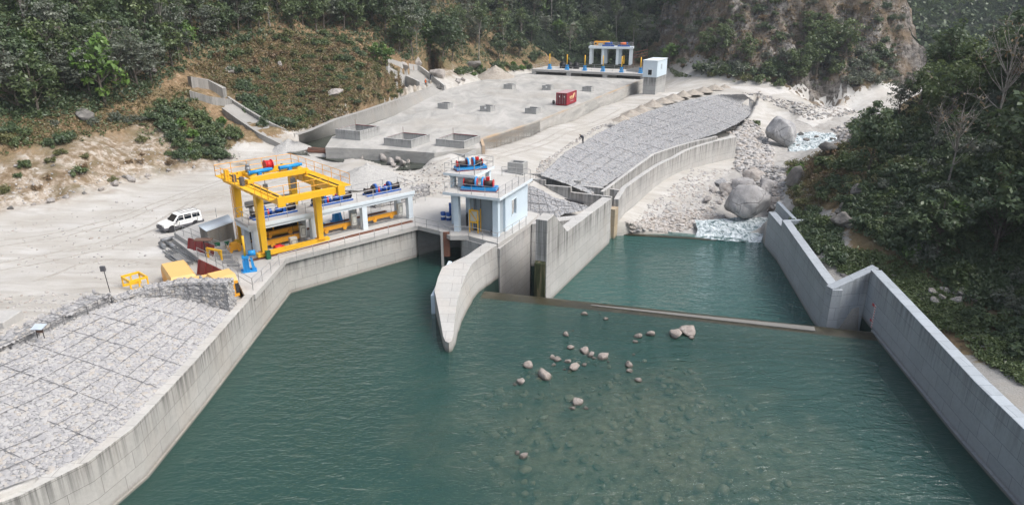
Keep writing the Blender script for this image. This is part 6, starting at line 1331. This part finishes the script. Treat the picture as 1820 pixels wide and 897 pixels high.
# rocks on the banks
for lb, px, py, w, h, mt, sd in (('dark rounded rock on the brown slope above the pale cut bank', 150, 215, 44, 20, 'dark_rock', 205), ('grey rock above the left chute headwall', 405, 130, 24, 16, 'boulder', 206), ('dark rock high on the slope below the pale trunks', 330, 84, 22, 12, 'dark_rock', 207), ('grey rock outcrop in the middle of the brown bank', 596, 172, 34, 16, 'boulder', 208),
        ('small grey rock at the top of the brown bank', 498, 122, 12, 14, 'boulder', 209), ('dark rocks at the foot of the pale trunks', 262, 135, 30, 14, 'dark_rock', 205), ('large grey rock right of the pale chute', 777, 138, 40, 24, 'boulder', 201), ('pale rock high beside the pale chute', 740, 122, 24, 20, 'boulder', 202), ('pale rock near the top of the pale chute', 718, 122, 22, 16, 'boulder', 203), ('small pale rock at the far left edge of the basin roof', 813, 147, 13, 12, 'boulder', 206), ('dark humped rock below the trees at the far left of the basin', 838, 122, 46, 18, 'dark_rock', 204),
        ('small pale rock by the basin edge right of the large grey rock', 822, 151, 12, 9, 'boulder', 207), ('brown boulder just below the crouching person', 784, 160, 22, 14, 'dark_rock', 208),
        ('dark ledge of rock at the head of the right bank above the rapids', 1478, 272, 52, 24, 'dark_rock', 205), ('black rock under the bushes beside the far rapids', 1545, 240, 44, 22, 'dark_rock', 206), ('dark rock face at the foot of the right bank beside the wall end', 1500, 410, 50, 36, 'dark_rock', 207), ('grey rock standing in the bushes behind the right wall', 1528, 352, 30, 26, 'dark_rock', 208), ('dark jutting rock at the near end of the right bank knoll', 1418, 330, 40, 40, 'dark_rock', 209),
        ('grey rock wedged behind the notch of the right wall', 1502, 492, 20, 10, 'boulder', 201), ('flat grey rock at the right of the slab heap behind the wall', 1715, 530, 36, 14, 'boulder', 202), ('flat pale rock in the slab heap behind the wall', 1685, 525, 26, 12, 'boulder', 203), ('flat rock at the left of the slab heap behind the wall', 1645, 537, 26, 9, 'boulder', 204)):
    p = hit([px], [py])[0]
    if not np.isnan(p[0]):
        d_ = math.dist(p, cam_o.location); W_ = w/FPX*d_; rock(lb, (p[0], p[1]+W_*.2, p[2]-.1), (W_*.85, W_*.7, h/FPX*d_*1.0), mt, sd, fine=True, rot=px*.37, sink=.2)
for i, (px, py, w) in enumerate(((632,273,16),(650,272,14),(664,276,18),(680,283,16),(694,290,15),(708,286,12),(716,293,14),(643,282,8),(726,288,9),(700,296,10))):
    p = at(px, py, 5.0); W_ = w/FPX*120; rock('pale angular rock dumped along the edge of the trench', (p.x, p.y, 4.9), (W_, W_*.8, W_*.9), 'boulder', 301+i % 4, 'pale rocks along the trench edge', cuts=12)
for i, (px, py, w) in enumerate(((20,372,10),(60,366,8),(92,360,14),(118,352,12),(150,345,9),(180,338,12),(205,330,16),(232,322,18),(220,316,10),(262,315,9),(300,305,10),(345,298,9),(390,288,8),(410,282,12),(128,310,9),(60,330,8),(95,296,7),(250,290,8),(330,280,9),(390,262,11),(408,250,9),(30,300,8))):
    p = hit([px], [py])[0]; W_ = w/FPX*math.dist(p, cam_o.location); rock('pale broken rock lying at the foot of the cut bank', (p[0], p[1], p[2]-.1), (W_, W_*.8, W_*.7), 'boulder' if i % 4 else 'dark_rock', 301+i % 4, 'broken rocks along the cut bank', cuts=12)
for i, (px, py, w) in enumerate(((1478,392,14),(1490,384,13),(1500,396,16),(1512,380,13),(1524,376,12),(1508,404,12),(1537,372,11),(1496,370,12),(1520,390,12),(1660,545,14),(1672,538,12),(1700,540,16),(1730,538,12),(1656,528,14))):
    p = hit([px], [py])[0]; W_ = w/FPX*math.dist(p, cam_o.location)*1.2; rock('grey broken rock lying on the right bank behind the wall', (p[0], p[1], p[2]), (W_, W_*.9, W_*.8), 'boulder' if i > 8 else 'dark_rock', 301+i % 4, 'grey rocks on the right bank', cuts=12)
# heaps of sand and gravel
k = NT('sand'); pn = k.noise(k.pos(), 2., 6, .7); M['sand'] = k.done(k.ramp(pn, [(.3, (.27,.235,.195)), (.6, (.37,.335,.29)), (.8, (.44,.41,.37))]), .95, k.bump(pn, .7, .15))
k = NT('gravel_grey'); pn = k.noise(k.pos(), 5., 6, .75); M['gravel_grey'] = k.done(k.ramp(pn, [(.3, (.29,.285,.275)), (.6, (.44,.43,.41)), (.8, (.52,.51,.495))]), .95, k.bump(pn, .7, .15))
def heap(label, px, py, z, w, h, mat, seed, group=None):
    p = at(px, py, z); n = 40; g = np.zeros((n, n, 3)); rg = np.random.default_rng(seed); ox = rg.random()*90
    for j in range(n):
        rr = j/(n-1); a = np.linspace(0, 2*math.pi, n); wob = 1+.25*(fbm(np.cos(a)*1.3+ox+5, np.sin(a)*1.3+ox+5, 3)-.5)*2
        g[j,:,0] = np.cos(a)*rr*w/2*wob; g[j,:,1] = np.sin(a)*rr*w/2*wob; g[j,:,2] = h*(1-rr)**1.15 + (fbm(g[j,:,0]*1.2+ox, g[j,:,1]*1.2, 3)-.5)*.3*h*(1-rr) - .1*rr
    g[:,-1] = g[:,0]
    o = MB().grid(g).build('gravel_heap', M[mat]); o.location = (p.x, p.y, z); return tag(o, label, 'heap', group)
for i, (px, py, w) in enumerate(((1105,213,5.5),(1122,204,5),(1140,197,5.5),(1160,188,6),(1178,181,5),(1196,175,5.5),(1214,170,5),(1232,166,5),(1250,162,5.5),(1270,158,5.5),(1288,156,5))):
    heap('tan sand heap in the row along the top of the stone slope', px, py, 4.85, w*(.85+.3*((i*37) % 10)/10), 1.0+.5*((i*53) % 10)/10, 'sand', i, 'sand heaps along the slope crest')
heap('pale gravel heap at the foot of the left chute', 515, 268, 4.4, 9, 2.0, 'gravel_grey', 21); heap('broad pale gravel mound behind the yellow crane', 655, 318, 4.0, 12, 2.2, 'gravel_grey', 22); heap('pale sand pile at the far left corner of the basin roof', 880, 138, 6.4, 13, 3.4, 'sand', 23)
t = thing('timber_pile', 'pile of brown timbers lying on the edge of the trench', 'timber pile', tuple(at(590, 268, 5.1)))
for i in range(14):
    a = at(548+random.uniform(-6, 10), 262+i*.6, 5.05+.06*(i % 4)); b = at(612+random.uniform(-14, 8), 268+i*.4, 5.1+.06*(i % 4)); MB().beam(a, b, .2, .14).build('plank', M['rust' if i % 3 else 'wood'], t, True)

# ================================================================== vegetation
M['leaf_dark'] = m_leaf('dark_leaves', [(.048,.078,.040), (.088,.132,.062), (.138,.185,.09)])
M['leaf_mid'] = m_leaf('green_leaves', [(.062,.098,.038), (.11,.155,.056), (.165,.21,.085)])
M['leaf_grey'] = m_leaf('grey_green_leaves', [(.088,.105,.082), (.145,.165,.125), (.20,.215,.165)])
M['leaf_bright'] = m_leaf('bright_leaves', [(.065,.135,.025), (.12,.22,.040), (.185,.29,.065)])
M['leaf_olive'] = m_leaf('olive_leaves', [(.105,.118,.042), (.175,.178,.068), (.24,.225,.10)])
M['leaf_brown'] = m_leaf('dry_brown_leaves', [(.135,.085,.05), (.235,.15,.082), (.33,.22,.13)])
M['grass'] = m_leaf('grass_blades', [(.12,.105,.045), (.22,.165,.075), (.32,.225,.115)])
def leaves(cen, rad, npc, size, rng, up=.35, asp=.55, tspread=.3, flat=1.0):
    nC = len(cen); N = nC*npc; ci_ = np.repeat(np.arange(nC), npc)
    d = rng.normal(size=(N,3)); d /= np.linalg.norm(d, axis=1, keepdims=True); rr = rng.random((N,1))**.45
    o = d*rr*np.asarray(rad)[ci_][:,None] if np.ndim(rad) == 1 else d*rr*rad[ci_]
    o[:,2] *= flat; P_ = cen[ci_]+o
    n = d*.6 + rng.normal(size=(N,3))*.6 + np.array([0,0,up*2]); n /= np.linalg.norm(n, axis=1, keepdims=True)
    t_ = np.cross(n, rng.normal(size=(N,3))); t_ /= np.linalg.norm(t_, axis=1, keepdims=True); b = np.cross(n, t_)
    s = size*rng.uniform(.6, 1.4, (N,1)); q = np.stack([P_-t_*s, P_-b*s*asp, P_+t_*s, P_+b*s*asp], 1).reshape(-1,3)
    ctint = rng.random(nC)[ci_]; tn = np.clip(ctint*(1-tspread)+rng.random(N)*tspread, 0, 1)
    return q, np.arange(N*4).reshape(-1,4), np.repeat(tn, 4)
def branchy(mb, base, h, lean, r, rng, tips, bend=.1):
    n = 6; pts = []; p = np.array(base, float); dx, dy = lean
    for i in range(n+1): f = i/n; pts.append((p[0]+dx*f*h+bend*math.sin(f*5+r*90), p[1]+dy*f*h+bend*math.cos(f*4+r*50), p[2]+h*f))
    mb.tube(pts, [r*(1-.75*i/n) for i in range(n+1)], 6)
    for t_ in tips:
        k_ = min(n-1, max(1, int((t_[2]-p[2])/h*n*.75))); a = Vector(pts[k_]); b = Vector(t_); m = a.lerp(b, .5)+Vector((0,0,-.05*(b-a).length)); mb.tube([a, m, b], [r*.35, r*.22, r*.06], 4)
PROTO = {}
def proto(kind, var):
    key = (kind, var)
    if key in PROTO: return PROTO[key]
    rng = np.random.default_rng(hash(kind) % 1000 if False else sum(map(ord, kind))*7+var*13)
    mb = MB(); bark = 'bark'
    if kind in ('broad_tree', 'mid_tree', 'bright_tree', 'grey_tree', 'slender_tree', 'bare_tree'):
        H, cr, cz, nC, npc, ls, mat, rc, flat = {'broad_tree': (9.5,(2.9,2.9,3.4),6.0,52,46,.26,'leaf_dark',1.05,.7), 'mid_tree': (8.5,(2.7,2.7,3.2),5.2,44,42,.25,'leaf_mid',.95,.7), 'bright_tree': (6.5,(2.0,2.0,2.4),4.0,36,34,.27,'leaf_bright',.8,.7),
            'grey_tree': (10.5,(3.0,3.0,4.2),6.2,60,34,.2,'leaf_grey',1.1,.38), 'slender_tree': (14.,(1.9,1.9,2.9),11.,22,36,.24,'leaf_mid',.9,.6), 'bare_tree': (9.,(2.2,2.2,3.2),6.,26,3,.14,'leaf_brown',.7,.6)}[kind]
        u = rng.normal(size=(nC,3)); u /= np.linalg.norm(u, axis=1, keepdims=True); rr = rng.random((nC,1))**.4
        cen = u*rr*np.array(cr)*(.75+.5*rng.random((nC,1))) + np.array([rng.normal()*.4, rng.normal()*.4, cz]); cen[:,2] = np.maximum(cen[:,2], H*.18)
        rad = rc*rng.uniform(.55, 1.25, nC)
        if kind in ('slender_tree', 'bare_tree'): bark = 'pale_bark'
        tips = cen[::(2 if kind != 'bare_tree' else 1)]
        branchy(mb, (0,0,-.6), H*.86, (rng.normal()*.03, rng.normal()*.03), {'slender_tree': .16, 'bare_tree': .13}.get(kind, .2), rng, tips)
        if kind == 'bare_tree':
            for c in cen:
                for _ in range(5): d = rng.normal(size=3)*.7; d[2] = abs(d[2]); mb.cyl(tuple(c), tuple(c+d), .022, 3, .006, False)
        L_ = leaves(cen, rad, npc, ls, rng, .3, .55, .35, flat)
    else:
        cr, nC, npc, ls, mat, rc, flat = {'dark_shrub': ((1.5,1.5,1.0),20,42,.2,'leaf_dark',.62,.8), 'mid_shrub': ((1.4,1.4,1.05),18,40,.2,'leaf_mid',.6,.85), 'olive_shrub': ((1.3,1.3,.9),16,38,.18,'leaf_olive',.55,.9), 'brown_shrub': ((1.2,1.2,.8),14,36,.17,'leaf_brown',.5,.9), 'bright_shrub': ((1.1,1.1,1.0),12,26,.27,'leaf_bright',.55,.8), 'grey_shrub': ((1.6,1.6,1.1),20,40,.17,'leaf_grey',.65,.7)}[kind]
        u = rng.normal(size=(nC,3)); u[:,2] = np.abs(u[:,2]); u /= np.linalg.norm(u, axis=1, keepdims=True); cen = u*np.array(cr)*(rng.random((nC,1))**.4)*(.8+.5*rng.random((nC,1))) + np.array([0,0,.35])
        for c in cen[::2]: mb.tube([(0,0,-.3), tuple(c*.55+np.array([0,0,.1])), tuple(c)], [.05,.035,.012], 4)
        L_ = leaves(cen, rc*rng.uniform(.6, 1.25, nC), npc, ls, rng, .35, .5, .4, flat)
    tm = mb.build('trunk' if 'tree' in kind else 'stems', M[bark]); tm.matrix_world = Matrix.Translation((0,0,-500))
    cm = np_mesh('crown', L_[0], L_[1], M[mat], None, False, {'tint': L_[2]})
    tmd, cmd = tm.data, cm.data; bpy.data.objects.remove(tm); bpy.data.objects.remove(cm)
    PROTO[key] = (tmd, cmd); return PROTO[key]
def plant(kind, p, s, label, group, var=None, rz=None, sz=None):
    var = random.randrange(3) if var is None else var; tmd, cmd = proto(kind, var); rz = random.uniform(0, 6.28) if rz is None else rz
    cat = 'tree' if 'tree' in kind else 'shrub'
    r = bpy.data.objects.new(kind, None); COL.objects.link(r); r.empty_display_size = .2
    r.matrix_world = Matrix.Translation(p) @ Matrix.Rotation(rz, 4, 'Z') @ Matrix.Rotation(random.uniform(-.05, .05), 4, 'X') @ Matrix.Diagonal((s, s, s*(sz or random.uniform(.9, 1.15)), 1))
    for nm, md in (('trunk' if cat == 'tree' else 'stems', tmd), ('crown' if cat == 'tree' else 'foliage', cmd)):
        c = bpy.data.objects.new(nm, md); COL.objects.link(c); c.parent = r
    return tag(r, label, cat, group)
KW = {'broad_tree': 'dense dark green broadleaf tree', 'mid_tree': 'mid green broadleaf tree', 'bright_tree': 'bright green young tree', 'grey_tree': 'grey green feathery tree', 'slender_tree': 'tall slender tree with a pale bare trunk', 'bare_tree': 'nearly leafless pale tree',
      'dark_shrub': 'dark green shrub', 'mid_shrub': 'mid green shrub', 'olive_shrub': 'olive yellow shrub', 'brown_shrub': 'dry brown shrub', 'bright_shrub': 'bright green leafy shrub', 'grey_shrub': 'grey green shrub'}
def grow(poly, n, mix, smin, smax, place, seed, mind=2.2):
    P_ = scatter_px(poly, n*5, seed); kept = []; rg = random.Random(seed); cnt = 0
    for p in P_:
        if cnt >= n: break
        if any((p[0]-q[0])**2+(p[1]-q[1])**2 < mind*mind for q in kept[-400:]): continue
        kept.append(p); cnt += 1; kd = rg.choices([m[0] for m in mix], [m[1] for m in mix])[0]
        plant(kd, (p[0], p[1], p[2]-.15), rg.uniform(smin, smax), f'{KW[kd]} {place}', f'{KW[kd]}s {place}')
FOREST = [('broad_tree',5),('mid_tree',2.6),('grey_tree',3.6),('slender_tree',.8),('bare_tree',.5),('bright_tree',.35)]
grow([(0,0),(640,0),(640,62),(540,60),(450,64),(330,112),(250,165),(150,190),(60,195),(0,215)], 120, FOREST, .75, 1.15, 'in the forest on the left hillside', 51, 2.6)
grow([(630,0),(1130,0),(1170,95),(1040,92),(940,100),(900,112),(850,112),(760,112),(700,98)], 92, FOREST, .9, 1.35, 'in the forest behind the basin', 52, 3.6)
grow([(-60,-130),(1300,-130),(1300,0),(-60,0)], 70, [('broad_tree',3),('grey_tree',1),('mid_tree',1)], 1.2, 1.7, 'high on the hillside behind the forest', 53, 5)
SH = [('dark_shrub',4),('mid_shrub',3),('olive_shrub',1.6),('brown_shrub',.8),('grey_shrub',2.4),('bright_shrub',.4)]
grow([(0,215),(150,195),(250,190),(330,160),(430,280),(300,290),(230,225),(130,262),(60,270),(0,280)], 26, SH, .5, .95, 'on the slope above the gravel yard', 54, 1.6)
grow([(0,285),(130,265),(250,235),(330,290),(240,320),(110,358),(0,370)], 17, [('brown_shrub',2),('olive_shrub',2),('mid_shrub',1.5)], .35, .7, 'on the pale cut bank', 81, 1.5)
grow([(265,215),(330,185),(420,230),(420,275),(330,285),(290,250)], 26, [('dark_shrub',3),('mid_shrub',3),('bright_shrub',1.6)], .7, 1.2, 'beside the left chute', 55, 1.3)
grow([(420,150),(520,130),(700,140),(720,165),(640,200),(560,230),(500,225)], 105, [('olive_shrub',4),('brown_shrub',3),('mid_shrub',3.2),('dark_shrub',1)], .45, .85, 'on the brown bank above the shotcrete', 56, 1.6)
grow([(330,60),(640,60),(690,130),(520,135),(420,140)], 64, [('olive_shrub',2.4),('mid_shrub',2.2),('brown_shrub',3),('dark_shrub',1.2)], .6, 1.1, 'along the top of the brown bank', 57, 1.8)
grow([(420,155),(455,150),(470,190),(520,225),(490,235),(440,200)], 14, [('dark_shrub',1)], .8, 1.2, 'beside the top of the left chute', 58, 1.2)
for px, py, kd, s, lb in ((290,118,'slender_tree',1.15,'tall slender tree with a bare pale trunk on the left slope, right one'), (262,128,'slender_tree',1.1,'tall slender tree with a bare pale trunk on the left slope, middle one'), (252,120,'slender_tree',1.0,'tall slender tree with a bare pale trunk on the left slope, left one'), (190,190,'bright_tree',1.5,'bright green tree with orange tinged leaves on the left slope'), (70,205,'mid_tree',1.15,'green tree with a curved trunk at the lower left forest edge'),
                     (742,112,'slender_tree',.85,'slender tree with a bare trunk behind the pale chute'), (765,112,'bright_tree',1.25,'rounded bright green tree behind the large grey rock'), (685,120,'bright_tree',.9,'bright green tree at the top of the pale chute'), (670,112,'bright_tree',.75,'small bright green tree left of the pale chute top'), (805,100,'slender_tree',1.,'slim pale trunked tree at the forest edge left of the basin'), (480,45,'bare_tree',1.1,'bare branching pale tree above the brown bank')):
    p = hit([px], [py])[0]; plant(kd, (p[0], p[1], p[2]-.2), s, lb, None, 1)
grow([(800,135),(850,120),(940,112),(942,122),(880,135)], 22, [('dark_shrub',2),('mid_shrub',2),('bright_shrub',.6)], .8, 1.3, 'along the far left edge of the basin', 59, 1.8)
grow([(940,100),(1040,85),(1180,100),(1190,122),(1050,108),(945,112)], 26, [('dark_shrub',2),('mid_shrub',2),('olive_shrub',1),('bright_tree',.4),('mid_tree',.8)], 1., 1.4, 'behind the far gate platform', 60, 2.4)
CL = [('dark_shrub',4),('mid_shrub',3),('grey_shrub',3),('brown_shrub',2.),('olive_shrub',1.2),('mid_tree',.5),('bare_tree',.3)]
grow([(1130,0),(1610,0),(1600,150),(1400,158),(1300,145),(1180,115)], 125, CL, .6, 1.4, 'clinging to the cliff face', 61, 2.0)
grow([(1230,125),(1300,135),(1400,150),(1590,150),(1590,100),(1480,95),(1380,110)], 44, [('dark_shrub',3),('grey_shrub',3),('mid_shrub',2),('mid_tree',.8)], 1.2, 2.0, 'at the foot of the cliff', 62, 2.2)
RB = [('dark_shrub',5),('mid_shrub',2.6),('grey_shrub',1.4),('broad_tree',1.6),('mid_tree',1.),('bare_tree',.7),('brown_shrub',.4),('bright_shrub',.25)]
grow([(1650,200),(1680,160),(1820,90),(1820,330),(1700,330),(1650,320)], 70, RB, .7, 1.1, 'on the upper right bank', 63, 1.5)
grow([(1545,235),(1600,200),(1660,180),(1660,320),(1560,320)], 34, [('dark_shrub',4),('mid_shrub',2),('olive_shrub',1.5),('grey_shrub',1)], .6, 1.0, 'at the crest of the right bank', 69, 1.2)
grow([(1480,300),(1560,300),(1820,320),(1820,560),(1700,520),(1620,460),(1540,400),(1480,350)], 95, [('dark_shrub',6),('mid_shrub',2.4),('grey_shrub',1.),('olive_shrub',.4),('bright_shrub',.25),('broad_tree',.5)], .55, 1.0, 'on the lower right bank', 64, 1.2)
grow([(1400,300),(1450,275),(1560,240),(1560,330),(1500,350),(1420,370)], 46, [('brown_shrub',2.4),('olive_shrub',2.6),('mid_shrub',1.6),('dark_shrub',1.8)], .5, .85, 'on the knoll above the river boulders', 65, 1.1)
grow([(1400,380),(1440,370),(1500,440),(1480,470),(1430,440)], 22, [('dark_shrub',3),('mid_shrub',1)], .5, .8, 'beside the end of the right wall', 66, 1.)
grow([(1720,560),(1820,590),(1820,640),(1760,600)], 14, [('dark_shrub',3),('mid_shrub',2)], .6, .9, 'at the gravel edge behind the right wall', 67, 1.1)
grow([(1820,0),(2150,0),(2150,650),(1825,600)], 50, [('broad_tree',3),('mid_tree',1),('dark_shrub',3)], .9, 1.3, 'on the right bank beyond the frame', 68, 2.2)
for px, py, kd, s, lb in ((1686,330,'bare_tree',1.0,'thin straight bare trunk standing in the right bank bushes'), (1770,240,'bare_tree',1.2,'bare branching tree high on the right bank'), (1596,212,'grey_tree',.62,'grey green feathery tree leaning over the crest nearest the far road'), (1630,200,'mid_tree',.7,'spreading grey green tree at the crest of the right bank'), (1540,222,'dark_shrub',1.4,'dark rounded bush above the far rapids'), (1515,228,'mid_shrub',1.1,'green bush on the dark rock beside the rapids'), (1465,295,'mid_shrub',1.,'green bush at the head of the right bank above the rapids'), (1415,318,'bright_shrub',1.1,'bright green bush on the tip of the right bank knoll'),
                     (1700,385,'bright_shrub',1.1,'bright green fern like bush on the right bank, upper one'), (1712,402,'bright_shrub',.9,'bright green fern like bush on the right bank, lower one'), (1625,460,'bright_shrub',.9,'pale green leafy plant behind the notch of the right wall'), (1345,222,'mid_shrub',.8,'small green bush at the lower end of the stone slope')):
    p = hit([px], [py])[0]; plant(kd, (p[0], p[1], p[2]-.15), s, lb, None, 0)
# undergrowth and grass nobody could count
def mass(name, polys, n, npc, size, rad, mat, seed, flat=.7, lift=.25):
    rng = np.random.default_rng(seed); P_ = np.concatenate([scatter_px(pl_, m, seed+i) for i, (pl_, m) in enumerate(zip(polys, n))])
    q = leaves(P_+np.array([0,0,lift]), np.full(len(P_), rad)*rng.uniform(.5, 1.3, len(P_)), npc, size, rng, .3, .5, .4, flat)
    tag(np_mesh(name, q[0], q[1], M[mat], None, False, {'tint': q[2]}), kind='stuff')
mass('undergrowth', [[(0,0),(640,0),(700,100),(640,75),(540,70),(450,72),(330,125),(250,180),(150,205),(60,215),(0,225)], [(620,0),(1140,0),(1180,105),(1040,95),(940,105),(850,118),(700,105)]], [3400, 3000], 13, .26, 1.1, 'leaf_dark', 71)
mass('undergrowth', [[(0,225),(150,200),(260,190),(330,150),(420,270),(330,290),(230,228),(130,262),(0,285)], [(1140,0),(1610,0),(1600,155),(1400,160),(1300,146),(1180,120)]], [260, 700], 12, .2, .7, 'leaf_mid', 72)
mass('right_undergrowth', [[(1480,300),(1570,235),(1640,170),(1820,90),(1820,570),(1720,540),(1620,470),(1500,400)], [(1400,380),(1500,400),(1490,460),(1430,430)]], [6500, 500], 15, .15, .6, 'leaf_dark', 73)
mass('knoll_grass', [[(1398,300),(1450,272),(1560,235),(1560,330),(1420,380),(1398,350)]], [1500], 12, .13, .45, 'grass', 74)
mass('bank_grass', [[(330,125),(450,70),(640,70),(700,120),(720,165),(640,200),(560,232),(510,235),(440,180)], [(0,225),(330,150),(420,270),(250,225),(0,270)]], [5200, 1600], 9, .15, .5, 'grass', 75, .9, .15)
mass('bank_scrub', [[(330,125),(450,70),(640,70),(700,120),(720,165),(640,200),(560,232),(510,235),(440,180)]], [1500], 10, .18, .6, 'leaf_olive', 76)
mass('bank_scrub', [[(330,125),(450,70),(640,70),(700,120),(720,165),(640,200),(560,232),(510,235),(440,180)]], [1900], 10, .16, .6, 'leaf_brown', 80)
mass('cliff_grass', [[(1140,0),(1610,0),(1600,140),(1400,150),(1300,140),(1200,110)]], [1500], 10, .24, .7, 'leaf_brown', 77)
mass('ground_cover', [[(1470,440),(1560,455),(1640,490),(1700,540),(1760,600),(1660,590),(1575,505),(1490,490)], [(1690,590),(1820,610),(1820,690),(1740,640)], [(1185,120),(1230,138),(1200,138)]], [2300, 620, 260], 10, .12, .35, 'leaf_mid', 78)
# far wooded hillside closing the valley
xs = rng.uniform(-60, 420, 9000); ys = rng.uniform(262, 460, 9000); hz = hgt(xs, ys); kk = (hz > 4)
q = leaves(np.stack([xs, ys, hz+1.5], 1)[kk], np.full(kk.sum(), 2.6)*rng.uniform(.6, 1.4, kk.sum()), 10, .85, rng, .3, .6, .4, 1.)
tag(np_mesh('far_forest', q[0], q[1], M['leaf_dark'], None, False, {'tint': q[2]}), kind='stuff')
